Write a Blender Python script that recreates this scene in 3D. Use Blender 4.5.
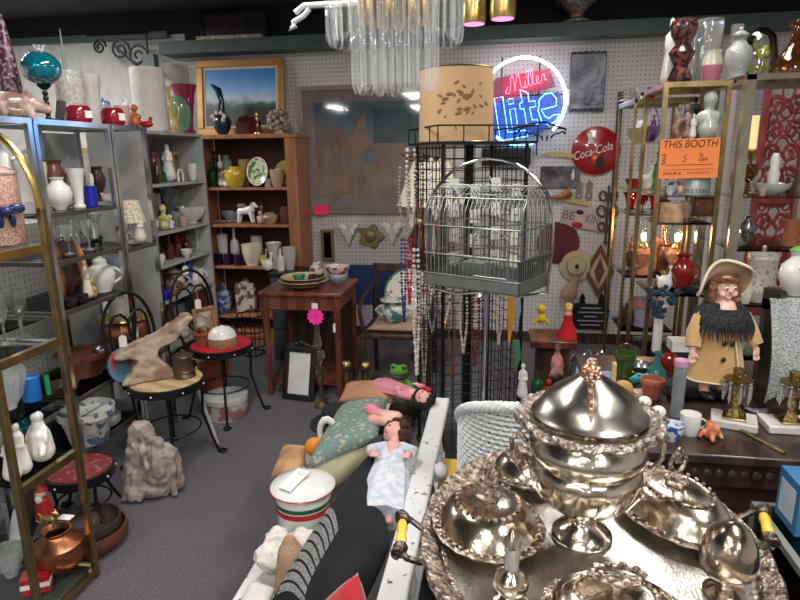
import bpy, bmesh, math, random
from math import sin, cos, pi, radians, atan2, sqrt
from mathutils import Matrix, Vector
random.seed(7)
SC = bpy.context.scene
for o in list(bpy.data.objects): bpy.data.objects.remove(o)
COL = SC.collection

# ------------------------------------------------------------------ camera
FPX = 600.0; YAW = radians(9.5); PIT = radians(13.5); ROL = radians(0.8); CH = 1.55
cd = bpy.data.cameras.new('camera'); cam = bpy.data.objects.new('camera', cd); COL.objects.link(cam)
cd.sensor_width = 36; cd.lens = 36 * FPX / 800; cd.clip_start = .02
cam.matrix_world = (Matrix.Translation((0, 0, CH)) @ Matrix.Rotation(YAW, 4, 'Z') @ Matrix.Rotation(pi/2 - PIT, 4, 'X')
                    @ Matrix.Rotation(-ROL, 4, 'Z'))
SC.camera = cam
# ------------------------------------------------------------------ world, lights, exposure
w = bpy.data.worlds.new('world'); SC.world = w; w.use_nodes = True
w.node_tree.nodes['Background'].inputs[0].default_value = (.80, .86, 1, 1)
w.node_tree.nodes['Background'].inputs[1].default_value = .10
SC.view_settings.view_transform = 'Standard'; SC.view_settings.look = 'None'
SC.view_settings.gamma = 1; SC.view_settings.exposure = 0.17; SC.view_settings.use_curve_mapping = False
SC.cycles.transparent_max_bounces = 24
FIX = [(-1.0, 1.9, 30), (0.95, .75, 34), (-.35, -0.7, 40), (1.3, -1.9, 34), (-1.7, -2.2, 34), (.75, 3.1, 20), (-3.6, 3.4, 60), (-3.9, -4.6, 40), (-2.0, -5.2, 40), (.4, -5.0, 40)]   # ceiling troffers x, y, watts; strongest one is fill added for the left wall
for i, (x, y, p) in enumerate(FIX):
    ld = bpy.data.lights.new('fluorescent_light', 'AREA'); ld.shape = 'RECTANGLE'; ld.size = .3; ld.size_y = 1.1
    ld.energy = p; ld.color = (1, .97, .93)
    lo = bpy.data.objects.new('fluorescent_light', ld); lo.location = (x, y, 2.685); COL.objects.link(lo)

# ------------------------------------------------------------------ geometry of the view -> world helpers
def ray(px, py):
    a = (px-400)/FPX; b = -(py-300)/FPX; c, s = cos(ROL), sin(ROL)
    a, b = a*c+b*s, -a*s+b*c
    y = cos(PIT)+sin(PIT)*b; z = -sin(PIT)+cos(PIT)*b
    return (a*cos(YAW)-y*sin(YAW), a*sin(YAW)+y*cos(YAW), z)
def atz(px, py, z):
    r = ray(px, py); t = (z-CH)/r[2]; return Vector((r[0]*t, r[1]*t, z))
def aty(px, py, Y):
    r = ray(px, py); t = Y/r[1]; return Vector((r[0]*t, Y, CH+r[2]*t))
def atx(px, py, X):
    r = ray(px, py); t = X/r[0]; return Vector((X, r[1]*t, CH+r[2]*t))
def depth(p):
    X, Y, Z = p[0], p[1], p[2]-CH
    return (-X*sin(YAW)+Y*cos(YAW))*cos(PIT)-Z*sin(PIT)
def pxof(p):
    X, Y, z = p[0], p[1], p[2]-CH
    x = X*cos(YAW)+Y*sin(YAW); y = -X*sin(YAW)+Y*cos(YAW)
    f = y*cos(PIT)-z*sin(PIT); u = y*sin(PIT)+z*cos(PIT); a, b = x/f, u/f
    return 400+(a*cos(ROL)-b*sin(ROL))*FPX
CT1_ = -1
def on(px, axis, v, z):
    "the point of a shelf row (x = v or y = v, height z) seen at column px"
    lo, hi = (-3.2, 3.2) if axis == 'y' else (.6, 5.2)
    f = (lambda t: Vector((t, v, z))) if axis == 'y' else (lambda t: Vector((v, t, z)))
    for _ in range(40):
        m = (lo+hi)/2
        if pxof(f(m)) < px: lo = m
        else: hi = m
    return f((lo+hi)/2)

# ------------------------------------------------------------------ materials
MC = {}
def mat(key, col=(.5, .5, .5), r=.5, m=0, var=.12, sc=12, bump=0, bs=60, tr=0, ior=1.45, em=0, emc=None, alpha=1, col2=None, coat=0, sheen=0, kind='noise', thr=(.4, .6)):
    if key in MC: return MC[key]
    M = bpy.data.materials.new(key); M.use_nodes = True; nt = M.node_tree; N = nt.nodes; L = nt.links
    b = N['Principled BSDF']; b.inputs['Roughness'].default_value = r; b.inputs['Metallic'].default_value = m
    b.inputs['Transmission Weight'].default_value = tr; b.inputs['IOR'].default_value = ior; b.inputs['Alpha'].default_value = alpha
    b.inputs['Coat Weight'].default_value = coat; b.inputs['Sheen Weight'].default_value = sheen
    if em: b.inputs['Emission Color'].default_value = (*(emc or col), 1); b.inputs['Emission Strength'].default_value = em
    tc = N.new('ShaderNodeTexCoord')
    if kind == 'noise':
        t = N.new('ShaderNodeTexNoise'); t.inputs['Scale'].default_value = sc; t.inputs['Detail'].default_value = 5; out = t.outputs[0]
    elif kind == 'voronoi':
        t = N.new('ShaderNodeTexVoronoi'); t.inputs['Scale'].default_value = sc; out = t.outputs['Distance']
    elif kind == 'wave':
        t = N.new('ShaderNodeTexWave'); t.inputs['Scale'].default_value = sc; t.inputs['Distortion'].default_value = 6; t.inputs['Detail'].default_value = 3; out = t.outputs[1] if len(t.outputs) > 1 else t.outputs[0]
    L.new(tc.outputs['Object'], t.inputs['Vector'])
    cr = N.new('ShaderNodeValToRGB'); L.new(out, cr.inputs[0])
    e = cr.color_ramp.elements
    c2 = col2 or tuple(min(1, c*(1+var)) for c in col); c1 = col if col2 else tuple(c*(1-var) for c in col)
    e[0].position, e[1].position = (thr if col2 else (.3, .7)); e[0].color = (*c1, 1); e[1].color = (*c2, 1)
    L.new(cr.outputs[0], b.inputs['Base Color'])
    if bump:
        n2 = N.new('ShaderNodeTexNoise'); n2.inputs['Scale'].default_value = bs; n2.inputs['Detail'].default_value = 3
        L.new(tc.outputs['Object'], n2.inputs['Vector'])
        bp = N.new('ShaderNodeBump'); bp.inputs['Strength'].default_value = bump; bp.inputs['Distance'].default_value = .01
        L.new(n2.outputs[0], bp.inputs['Height']); L.new(bp.outputs[0], b.inputs['Normal'])
    MC[key] = M; return M
def ceramic(key, c, c2=None, sc=30, thr=(.45, .55), r=.22): return mat('ceramic '+key, c, r, var=.05, col2=c2, sc=sc, thr=thr, coat=.3)
def glassm(key, c, r=.04): return mat('glass '+key, c, r, tr=.92, var=.03)
def pegboard():
    M = bpy.data.materials.new('pegboard'); M.use_nodes = True; nt = M.node_tree; N = nt.nodes; L = nt.links; b = N['Principled BSDF']
    b.inputs['Roughness'].default_value = .55
    tc = N.new('ShaderNodeTexCoord'); sp = N.new('ShaderNodeSeparateXYZ'); L.new(tc.outputs['Object'], sp.inputs[0])
    def mth(op, a, bb=None):
        n = N.new('ShaderNodeMath'); n.operation = op
        for i, v in enumerate((a, bb)):
            if v is None: continue
            if isinstance(v, (int, float)): n.inputs[i].default_value = v
            else: L.new(v, n.inputs[i])
        return n.outputs[0]
    h = mth('ADD', sp.outputs[0], sp.outputs[1])
    q = []
    for s in (h, sp.outputs[2]):
        f = mth('SUBTRACT', mth('FRACT', mth('MULTIPLY', s, 30.0)), .5); q.append(mth('MULTIPLY', f, f))
    d = mth('LESS_THAN', mth('ADD', q[0], q[1]), .020)
    nz = N.new('ShaderNodeTexNoise'); nz.inputs['Scale'].default_value = 3; L.new(tc.outputs['Object'], nz.inputs['Vector'])
    cr = N.new('ShaderNodeValToRGB'); e = cr.color_ramp.elements; e[0].color = (.52, .49, .49, 1); e[1].color = (.66, .63, .62, 1); e[0].position = .3; e[1].position = .7
    L.new(nz.outputs[0], cr.inputs[0])
    mx = N.new('ShaderNodeMixRGB'); L.new(d, mx.inputs[0]); L.new(cr.outputs[0], mx.inputs[1]); mx.inputs[2].default_value = (.10, .09, .09, 1)
    L.new(mx.outputs[0], b.inputs['Base Color']); return M
def pane(key, tint=(.9, .95, .93), gl=.10):
    if key in MC: return MC[key]
    M = bpy.data.materials.new(key); M.use_nodes = True; nt = M.node_tree; N = nt.nodes; L = nt.links
    for n in list(N):
        if n.type == 'BSDF_PRINCIPLED': N.remove(n)
    tb = N.new('ShaderNodeBsdfTransparent'); tb.inputs[0].default_value = (*tint, 1)
    g = N.new('ShaderNodeBsdfGlossy'); g.inputs['Roughness'].default_value = .05
    lw = N.new('ShaderNodeLayerWeight'); lw.inputs[0].default_value = gl
    mx = N.new('ShaderNodeMixShader'); L.new(lw.outputs['Fresnel'], mx.inputs[0]); L.new(tb.outputs[0], mx.inputs[1]); L.new(g.outputs[0], mx.inputs[2])
    L.new(mx.outputs[0], [n for n in N if n.type == 'OUTPUT_MATERIAL'][0].inputs[0]); MC[key] = M; return M

def rodglass():
    M = mat('chandelier glass', (.86, .90, .93), .04, coat=1); N = M.node_tree.nodes; L = M.node_tree.links
    lw = N.new('ShaderNodeLayerWeight'); lw.inputs[0].default_value = .42; a = N.new('ShaderNodeMath'); a.operation = 'MULTIPLY_ADD'; a.inputs[1].default_value = .55; a.inputs[2].default_value = .035
    pw = N.new('ShaderNodeMath'); pw.operation = 'POWER'; pw.inputs[1].default_value = 1.6; L.new(lw.outputs['Facing'], pw.inputs[0]); L.new(pw.outputs[0], a.inputs[0]); L.new(a.outputs[0], N['Principled BSDF'].inputs['Alpha']); return M
WHITE = ceramic('white', (.72, .70, .66)); CREAM = ceramic('cream', (.70, .62, .48)); GREYC = ceramic('pale grey', (.5, .5, .5))
SILVER = mat('tarnished silver', (.38, .29, .20), .20, 1, col2=(.72, .66, .57), sc=11, thr=(.32, .62), bump=.12, bs=45)
SILVERORN = mat('embossed silver', (.17, .12, .085), .34, 1, col2=(.62, .53, .45), sc=75, thr=(.38, .62), bump=.7, bs=120)
SILVERFLAT = mat('engraved silver', (.34, .33, .29), .28, 1, col2=(.64, .62, .56), sc=22, thr=(.35, .65), bump=.12, bs=190)
COPPERY = mat('rose gold plate', (.55, .29, .18), .3, 1, col2=(.86, .62, .48), sc=60, bump=.7, bs=120)
CHROME = mat('chrome', (.62, .66, .68), .15, 1); BRASS = mat('brass', (.62, .44, .16), .25, 1, var=.2, sc=8)
BRASSD = mat('aged brass', (.36, .27, .12), .35, 1, var=.3, sc=14); BRONZE = mat('bronze silver metal', (.40, .37, .28), .25, 1, var=.2)
BLACKM = mat('black iron', (.012, .012, .013), .45, .4); BLACK = mat('black paint', (.015, .015, .017), .4)
COPPER = mat('copper', (.45, .18, .09), .35, 1, var=.3, sc=10); WOODR = mat('red brown wood', (.11, .030, .016), .35, kind='wave', sc=3, col2=(.17, .050, .025), coat=.3)
WOODM = mat('brown maple wood', (.30, .125, .055), .45, kind='wave', sc=2.5, col2=(.36, .155, .07)); WOODD = mat('dark wood', (.035, .02, .015), .45, col2=(.07, .035, .02), kind='wave', sc=3)
WOODL = mat('light worn wood', (.42, .28, .15), .6, col2=(.55, .40, .24), kind='wave', sc=4)
PANE = pane('clear glass pane'); CLEAR = glassm('clear', (.93, .96, .96)); PAPER = mat('white paper', (.75, .73, .70), .8, var=.04)
SKIN = mat('doll skin', (.72, .42, .32), .45, var=.05); BLACKCL = mat('black cloth', (.007, .007, .009), .92, var=.3, bump=.3, bs=200)
REDG = glassm('red', (.5, .01, .02)); GREENG = glassm('green', (.15, .5, .12)); BLUEG = glassm('teal', (.0, .25, .36)); AMBERG = glassm('amber', (.30, .12, .03)); PURPG = glassm('violet', (.30, .10, .3))

# ------------------------------------------------------------------ objects
def tag(o, label=None, cat=None, group=None, kind=None):
    if label: o['label'] = label
    if cat: o['category'] = cat
    if group: o['group'] = group
    if kind: o['kind'] = kind
    return o
def thing(name, label, cat, loc=(0, 0, 0), rz=0, group=None):
    o = bpy.data.objects.new(name, None); o.empty_display_size = .05; COL.objects.link(o); o.location = loc; o.rotation_euler = (0, 0, rz)
    return tag(o, label, cat, group)
def T(x=0, y=0, z=0): return Matrix.Translation((x, y, z))
def R(a, ax='Z'): return Matrix.Rotation(radians(a), 4, ax)
def S(x, y=None, z=None):
    return Matrix.Diagonal((x, x if y is None else y, x if z is None else z, 1))
class MB:
    def __init__(s): s.v = []; s.f = []; s.mi = []; s.cur = 0; s.X = Matrix.Identity(4)
    def add(s, vs, fs, X=None):
        X = s.X @ X if X is not None else s.X; n = len(s.v)
        s.v += [X @ Vector(v) for v in vs]; s.f += [tuple(i+n for i in f) for f in fs]; s.mi += [s.cur]*len(fs); return s
    def mt(s, i): s.cur = i; return s
    def box(s, c, d, X=None):
        a, b, e = d[0]/2, d[1]/2, d[2]/2; M = T(*c) @ (X if X is not None else Matrix.Identity(4))
        vs = [(x, y, z) for x in (-a, a) for y in (-b, b) for z in (-e, e)]
        return s.add(vs, [(0, 1, 3, 2), (4, 6, 7, 5), (0, 4, 5, 1), (2, 3, 7, 6), (0, 2, 6, 4), (1, 5, 7, 3)], M)
    def bx(s, x0, x1, y0, y1, z0, z1): return s.box(((x0+x1)/2, (y0+y1)/2, (z0+z1)/2), (x1-x0, y1-y0, z1-z0))
    def lathe(s, prof, n=20, c=(0, 0, 0), sx=1, sy=1, X=None, lobe=None, cap=True):
        vs = []; fs = []
        for (r, z) in prof:
            for k in range(n):
                a = 2*pi*k/n; q = r*(lobe(a, r, z) if lobe else 1); vs.append((q*cos(a)*sx, q*sin(a)*sy, z))
        for i in range(len(prof)-1):
            for k in range(n):
                a, b = i*n+k, i*n+(k+1) % n; fs.append((a, b, b+n, a+n))
        if cap and prof[0][0] > 1e-5: fs.append(tuple(range(n))[::-1])
        if cap and prof[-1][0] > 1e-5: fs.append(tuple(range((len(prof)-1)*n, len(prof)*n)))
        return s.add(vs, fs, T(*c) @ (X if X is not None else Matrix.Identity(4)))
    def sph(s, c, r, n=12, X=None):
        if isinstance(r, (int, float)): r = (r, r, r)
        m = max(4, n*2//3); pr = [(sin(pi*i/m), -cos(pi*i/m)) for i in range(m+1)]
        pr[0] = (0, -1); pr[-1] = (0, 1)
        return s.lathe([(a, b) for a, b in pr], n, c, 1, 1, (X if X is not None else Matrix.Identity(4)) @ S(*r))
    def tube(s, pts, r, n=6, closed=False, cap=True):
        pts = [Vector(p) for p in pts]; m = len(pts); vs = []; fs = []
        rr = r if isinstance(r, (list, tuple)) else [r]*m
        up = None
        for i, p in enumerate(pts):
            a = pts[(i-1) % m] if (closed or i > 0) else p; b = pts[(i+1) % m] if (closed or i < m-1) else p
            t = (b-a); t = t.normalized() if t.length > 1e-9 else Vector((0, 0, 1))
            if up is None: up = Vector((0, 0, 1)) if abs(t.z) < .9 else Vector((1, 0, 0))
            x = t.cross(up); x = x.normalized() if x.length > 1e-6 else t.orthogonal().normalized()
            y = x.cross(t).normalized(); up = y if True else up
            for k in range(n):
                q = 2*pi*k/n; vs.append(p + x*(cos(q)*rr[i]) + y*(sin(q)*rr[i]))
        for i in range(m if closed else m-1):
            j = (i+1) % m
            for k in range(n):
                k2 = (k+1) % n; fs.append((i*n+k, i*n+k2, j*n+k2, j*n+k))
        if not closed and cap: fs.append(tuple(range(n))[::-1]); fs.append(tuple(range((m-1)*n, m*n)))
        return s.add(vs, fs)
    def cyl(s, a, b, r, n=10): return s.tube([a, b], r, n)
    def prism(s, pts, d, X=None):
        "outline in the XZ plane given thickness d along Y"
        n = len(pts); vs = [(x, -d/2, z) for x, z in pts]+[(x, d/2, z) for x, z in pts]
        fs = [tuple(range(n)), tuple(range(2*n-1, n-1, -1))]+[(i, i+n, (i+1) % n+n, (i+1) % n) for i in range(n)]
        return s.add(vs, fs, X)
    def ring(s, c, R_, r, ax='z', n=24, k=5, sx=1, sy=1):
        P = []
        for i in range(n):
            a = 2*pi*i/n; u, v = R_*cos(a)*sx, R_*sin(a)*sy
            P.append(Vector(c)+Vector({'z': (u, v, 0), 'y': (u, 0, v), 'x': (0, u, v)}[ax]))
        return s.tube(P, r, k, closed=True)
    def build(s, name, mats, parent=None, loc=None, rz=0, smooth=True, bev=0, sub=0, label=None):
        me = bpy.data.meshes.new(name); me.from_pydata([tuple(v) for v in s.v], [], s.f)
        if not isinstance(mats, (list, tuple)): mats = [mats]
        for m in mats: me.materials.append(m)
        me.polygons.foreach_set('material_index', s.mi)
        bm = bmesh.new(); bm.from_mesh(me); bmesh.ops.recalc_face_normals(bm, faces=bm.faces); bm.to_mesh(me); bm.free()
        if smooth:
            me.polygons.foreach_set('use_smooth', [True]*len(me.polygons))
            try: me.set_sharp_from_angle(angle=radians(40))
            except Exception: pass
        o = bpy.data.objects.new(name, me); COL.objects.link(o)
        if parent: o.parent = parent
        if loc is not None: o.location = loc
        if rz: o.rotation_euler = (0, 0, rz)
        if bev: b = o.modifiers.new('b', 'BEVEL'); b.width = bev; b.segments = 2; b.limit_method = 'ANGLE'
        if sub: b = o.modifiers.new('s', 'SUBSURF'); b.levels = b.render_levels = sub
        if label: o['label'] = label
        return o
def blob(name, caps, vox, m, parent=None, smooth=3, loc=None, rz=0):
    "capsules (p0, p1, r0, r1) or ellipsoids (c, (rx, ry, rz)) fused into one continuous surface"
    b = MB()
    for c in caps:
        if len(c) == 2: b.sph(c[0], c[1], 14)
        else:
            p, q, r0, r1 = c; p = Vector(p); q = Vector(q); L = (q-p).length or 1e-4
            pr = [(r0*sin(t*pi/8), -r0*cos(t*pi/8)) for t in range(5)]+[(r1*cos(t*pi/8), L+r1*sin(t*pi/8)) for t in range(5)]
            pr[0] = (0, -r0); pr[-1] = (0, L+r1)
            b.lathe(pr, 12, p, 1, 1, (q-p).to_track_quat('Z', 'Y').to_matrix().to_4x4())
    o = b.build(name, m, parent, loc, rz)
    r = o.modifiers.new('r', 'REMESH'); r.mode = 'VOXEL'; r.voxel_size = vox; r.use_smooth_shade = True
    if smooth: q = o.modifiers.new('sm', 'SMOOTH'); q.factor = .5; q.iterations = smooth
    return o
def copy_tree(o, parent=None):
    c = o.copy(); COL.objects.link(c); c.parent = parent
    for ch in o.children: copy_tree(ch, c)
    return c
def struct(name, mb, m, **k):
    o = mb.build(name, m, smooth=False, **k); o['kind'] = 'structure'; return o
def text(s, size, m, parent, X, ext=.001, shear=0, outline=0, name='lettering', align='CENTER', sx=1):
    cu = bpy.data.curves.new(name, 'FONT'); cu.body = s; cu.size = size; cu.extrude = ext; cu.shear = shear; cu.align_x = align; cu.align_y = 'CENTER'
    if outline: cu.fill_mode = 'NONE'; cu.extrude = 0; cu.bevel_depth = outline; cu.bevel_resolution = 1
    t = bpy.data.objects.new('t', cu); COL.objects.link(t); dg = bpy.context.evaluated_depsgraph_get()
    me = bpy.data.meshes.new_from_object(t.evaluated_get(dg)); bpy.data.objects.remove(t)
    me.transform(X @ S(sx, 1, 1)); me.materials.clear(); me.materials.append(m)
    o = bpy.data.objects.new(name, me); COL.objects.link(o); o.parent = parent; return o
FACE = R(90, 'X')         # text plane upright, readable from -Y

PR = dict(
 vase=[(.5, 0), (.5, .03), (.42, .07), (.7, .28), (1, .55), (.9, .72), (.5, .85), (.42, .91), (.62, 1)],
 flare=[(.62, 0), (.64, .04), (.45, .1), (.5, .3), (.62, .55), (.75, .8), (1, 1)],
 trumpet=[(.7, 0), (.7, .04), (.25, .1), (.22, .35), (.4, .7), (1, 1)],
 round=[(.4, 0), (.42, .04), (.8, .2), (1, .45), (.9, .68), (.5, .83), (.42, .9), (.55, 1)],
 jar=[(.6, 0), (.62, .03), (.9, .3), (1, .6), (.85, .82), (.5, .9), (.5, 1)],
 cyl=[(.95, 0), (1, .03), (1, .94), (.97, 1)],
 canister=[(.9, 0), (.95, .04), (.95, .2), (.98, .22), (.95, .24), (.95, .88), (1, .9), (1, .97), (.95, 1)],
 cup=[(.6, 0), (.6, .05), (.8, .2), (.95, .6), (1, 1)],
 bowl=[(.4, 0), (.4, .08), (.7, .3), (.92, .7), (1, 1)],
 bottle=[(.95, 0), (1, .04), (1, .5), (.85, .6), (.35, .7), (.3, .92), (.4, .93), (.4, 1)],
 decanter=[(.95, 0), (1, .05), (.8, .3), (.4, .5), (.25, .62), (.22, .9), (.34, .93), (.34, 1)],
 goblet=[(.8, 0), (.78, .03), (.14, .08), (.12, .4), (.5, .5), (.9, .7), (.95, .85), (.85, 1)],
 pot=[(.65, 0), (.8, .5), (.92, .78), (1, .8), (1, 1)],
 barrel=[(.8, 0), (.95, .2), (1, .5), (.95, .8), (.8, 1)],
 urn=[(.6, 0), (.6, .05), (.3, .12), (.35, .2), (.8, .4), (1, .65), (.7, .82), (.6, .9), (.8, 1)],
 teapot=[(.5, 0), (.55, .05), (.85, .25), (1, .5), (.85, .75), (.5, .88), (.45, .9)],
 candlestick=[(1, 0), (.95, .06), (.4, .12), (.25, .2), (.4, .3), (.22, .4), (.2, .6), (.38, .7), (.25, .8), (.5, .86), (.5, 1)],
 cone=[(1, 0), (.96, .1), (.6, .6), (.25, .92), (.1, 1)],
 egg=[(.4, 0), (.85, .2), (1, .45), (.85, .75), (.45, .95), (.02, 1)],
 tin=[(1, 0), (1, .8), (1.03, .8), (1.03, 1)],
 shade=[(1, 0), (.7, 1)],
)
OPEN = {'vase', 'flare', 'trumpet', 'round', 'jar', 'cup', 'bowl', 'bottle', 'decanter', 'goblet', 'pot', 'urn', 'cyl'}
def pot(kind, h, w, m, name, label, cat, loc, group=None, ex='', rz=0, m2=None, n=20, sy=1, lobe=None):
    "a turned vessel with optional h(andle) H(two handles) s(pout) l(id) f(lowers)"
    r = w/2; pr = [(a*r, b*h) for a, b in PR[kind]]
    if kind in OPEN and 'l' not in ex:
        er, ez = pr[-1]; t = min(.004, er*.2); pr += [(er-t, ez)]
        for a, b in reversed(PR[kind]):
            if b < .96 and b > (.55 if kind != 'bowl' else .1) and a*r > 2*t: pr += [(a*r-t, b*h)]
        pr += [(0, pr[-1][1])]
    b = MB().lathe(pr, n, sy=sy, lobe=lobe)
    if not ex:
        o = b.build(name, m); o.location = loc; o.rotation_euler[2] = rz; return tag(o, label, cat, group)
    t = thing(name, label, cat, loc, rz, group); b.build('body', m, t); m2 = m2 or m
    def rad(z):
        for (a0, b0), (a1, b1) in zip(PR[kind], PR[kind][1:]):
            if b0 <= z <= b1: return r*(a0+(a1-a0)*(z-b0)/max(1e-6, b1-b0))
        return r
    for s in ([1] if 'h' in ex else [])+([1, -1] if 'H' in ex else []):
        z0, z1 = .25, .8; x0, x1 = rad(z0), rad(z1); d = .45*w
        P = [(s*(x0*.92+(x1-x0)*k/6*.98+d*sin(pi*k/6)*.8), 0, h*(z0+(z1-z0)*k/6)) for k in range(7)]
        MB().tube(P, w*.055, 6).build('handle', m2, t)
    if 's' in ex: MB().tube([(-rad(.4)*.9, 0, h*.4), (-r*1.25, 0, h*.5), (-r*1.5, 0, h*.85)], [w*.1, w*.07, w*.045], 8).build('spout', m2, t)
    if 'l' in ex:
        q = rad(.999)*1.05; ld = MB().lathe([(q, h), (q, h*1.03), (q*.6, h*1.1), (q*.15, h*1.13)], 16).build('lid', m2, t)
        MB().sph((0, 0, h*1.16), w*.08, 8).build('knob', m2, ld)
    if 'f' in ex:
        f = MB()
        for k in range(9):
            a = k*2.4; d = r*.9*sqrt(k/9); f.sph((d*cos(a), d*sin(a), h+.35*w*(1-(k/9)**2)), w*.2, 6)
        f.build('flowers', m2, t)
    return t
def keep(p, pl, r):
    "keep a base point over the shelf it stands on"
    r = min(r, .03)
    if p.z > 1.84: return p
    if pl[0] == 'x':
        R_ = [(1.85, 4.11)] if p.z > 1.7 else [(3.425, 4.105)] if (p.y > 3.3 and pl[1] < -2.05) else [(1.50, 1.76)] if pl[1] > -1.9 else [(1.855, 2.24), (2.30, 2.75), (2.81, 3.07)]
        a, b = min(R_, key=lambda q: max(q[0]-p.y, p.y-q[1], 0)); a += r; b -= r
        p.y = (a+b)/2 if a > b else min(max(p.y, a), b)
    elif pl[1] > 4.6:
        p.x = min(max(p.x, -2.415+r), -1.63-r)
    elif p.x > .6 and 2.79 < pl[1] < 3.75:
        R_ = [(.68, .935)] if pl[1] > 3.3 else ([(1.02, 1.42)] if p.x > .975 else [(.715, .94)])
        a, b = R_[0][0]+r, R_[0][1]-r; p.x = (a+b)/2 if a > b else min(max(p.x, a), b)
    return p
def it(kind, px, pl, z, wpx, hpx, m, name, label, cat, ex='', **k):
    p = on(px, pl[0], pl[1], z); d = depth(p)/FPX; p = keep(p, pl, wpx*d/2) if z != CT1_ and z > .2 else p; return pot(kind, hpx*d*1.0, wpx*d, m, name, label, cat, p, ex=ex, **k)

def figure(px, pl, z, wpx, hpx, m, name, label, cat, style='stand', group=None, rz=0, m2=None):
    p = on(px, pl[0], pl[1], z) if pl else px; d = depth(p)/FPX; h = hpx*d; w = wpx*d; p = keep(p, pl, w/2) if pl else p
    v = max(h/34, .0022)
    if style == 'stand':   # robed figure
        c = [((0, 0, h*.04), (0, 0, h*.45), w*.42, w*.26), ((0, 0, h*.45), (0, 0, h*.7), w*.24, w*.22), ((0, 0, h*.72), (0, 0, h*.78), w*.09, w*.09),
             ((0, -h*.01, h*.88), (w*.16, w*.17, h*.1)), ((w*.22, 0, h*.7), (w*.32, -w*.1, h*.48), w*.09, w*.07), ((-w*.22, 0, h*.7), (-w*.3, -w*.12, h*.5), w*.09, w*.07),
             ((w*.32, -w*.1, h*.48), (w*.08, -w*.28, h*.5), w*.07, w*.05), ((0, -w*.15, h*.87), (w*.03, w*.04, h*.02))]
    elif style == 'animal':
        L = w
        c = [((-L*.25, 0, h*.5), (L*.22, 0, h*.52), h*.17, h*.2), ((L*.25, 0, h*.6), (L*.34, 0, h*.8), h*.12, h*.11), ((L*.36, 0, h*.83), (L*.48, 0, h*.74), h*.13, h*.07)]
        for sx in (-.27, .24):
            for sy in (-1, 1): c += [((L*sx, sy*h*.1, h*.4), (L*sx, sy*h*.11, h*.05), h*.08, h*.055)]
        c += [((L*.3, h*.09, h*.9), (L*.28, h*.12, h*.98), h*.04, h*.02), ((L*.3, -h*.09, h*.9), (L*.28, -h*.12, h*.98), h*.04, h*.02), ((-L*.35, 0, h*.6), (-L*.47, 0, h*.75), h*.05, h*.03)]
    elif style == 'bird':
        c = [((0, 0, h*.32), (w*.42, w*.3, h*.3)), ((w*.2, 0, h*.45), (w*.3, 0, h*.8), w*.13, w*.09), ((w*.3, 0, h*.87), (w*.13, w*.11, h*.11)), ((w*.36, 0, h*.86), (w*.49, 0, h*.83), w*.05, w*.015),
             ((-w*.25, 0, h*.4), (-w*.46, 0, h*.6), w*.16, w*.05)]
    elif style == 'pair':
        c = []
        for s in (-1, 1):
            c += [((s*w*.22, 0, h*.06), (s*w*.18, 0, h*.6), w*.22, w*.14), ((s*w*.15, 0, h*.84), (w*.12, w*.12, h*.12)), ((s*w*.25, 0, h*.6), (0, -w*.15, h*.45), w*.07, w*.06)]
    elif style == 'bust':
        c = [((0, 0, h*.05), (0, 0, h*.15), w*.4, w*.36), ((0, 0, h*.3), (w*.5, w*.3, h*.22)), ((0, 0, h*.45), (0, 0, h*.6), w*.16, w*.15), ((0, 0, h*.78), (w*.25, w*.27, h*.21)), ((0, -w*.27, h*.76), (w*.05, w*.06, h*.04))]
    elif style == 'seat':
        c = [((0, 0, h*.05), (0, 0, h*.4), w*.4, w*.34), ((0, 0, h*.4), (0, 0, h*.68), w*.28, w*.2), ((0, 0, h*.86), (w*.2, w*.2, h*.13)), ((-w*.2, -w*.1, h*.3), (-w*.4, -w*.35, h*.1), w*.14, w*.1), ((w*.2, -w*.1, h*.3), (w*.35, -w*.4, h*.1), w*.14, w*.1),
             ((w*.25, 0, h*.6), (w*.38, -w*.2, h*.35), w*.08, w*.06), ((-w*.25, 0, h*.6), (-w*.38, -w*.2, h*.35), w*.08, w*.06)]
    zmin = min((min(q[0][2]-q[2], q[1][2]-q[3]) if len(q) == 4 else q[0][2]-q[1][2]) for q in c)
    o = blob(name, c, v, m); o.location = p+Vector((0, 0, -zmin)); o.rotation_euler[2] = rz
    o.data.transform(T(0, 0, 0)); return tag(o, label, cat, group)

def picture(center, w, h, mf, mp, name, label, cat, normal=0, tilt=0, fw=.03, d=.02, mat_w=0, mm=None, base=False, group=None, glass=False):
    "framed picture: center of its back plane; normal 0 faces -Y, 90 faces +X; tilt leans it back"
    t = thing(name, label, cat, center, 0, group); t.rotation_euler = (radians(-tilt), 0, radians(normal))
    z0 = 0 if base else -h/2
    f = MB()
    for (x0, x1, a, b) in ((-w/2, w/2, h-fw, h), (-w/2, w/2, 0, fw), (-w/2, -w/2+fw, fw, h-fw), (w/2-fw, w/2, fw, h-fw)): f.bx(x0, x1, -d, 0, z0+a, z0+b)
    f.build('frame', mf, t, bev=min(.004, fw*.2), smooth=False)
    if mat_w:
        g = MB(); q = fw; e = fw+mat_w
        for (x0, x1, a, b) in ((-w/2+q, w/2-q, h-e, h-q), (-w/2+q, w/2-q, q, e), (-w/2+q, -w/2+e, e, h-e), (w/2-e, w/2-q, e, h-e)): g.bx(x0, x1, -d*.5, -.002, z0+a, z0+b)
        g.build('mount', mm, t, smooth=False)
    e = fw+mat_w
    MB().bx(-w/2+e, w/2-e, -d*.35, -.001, z0+e, z0+h-e).build('picture', mp, t, smooth=False)
    if glass: MB().bx(-w/2+fw, w/2-fw, -d*.8, -d*.7, z0+fw, z0+h-fw).build('glass', pane('picture glass', (.97, .97, .97), .35), t, smooth=False)
    return t
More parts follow.
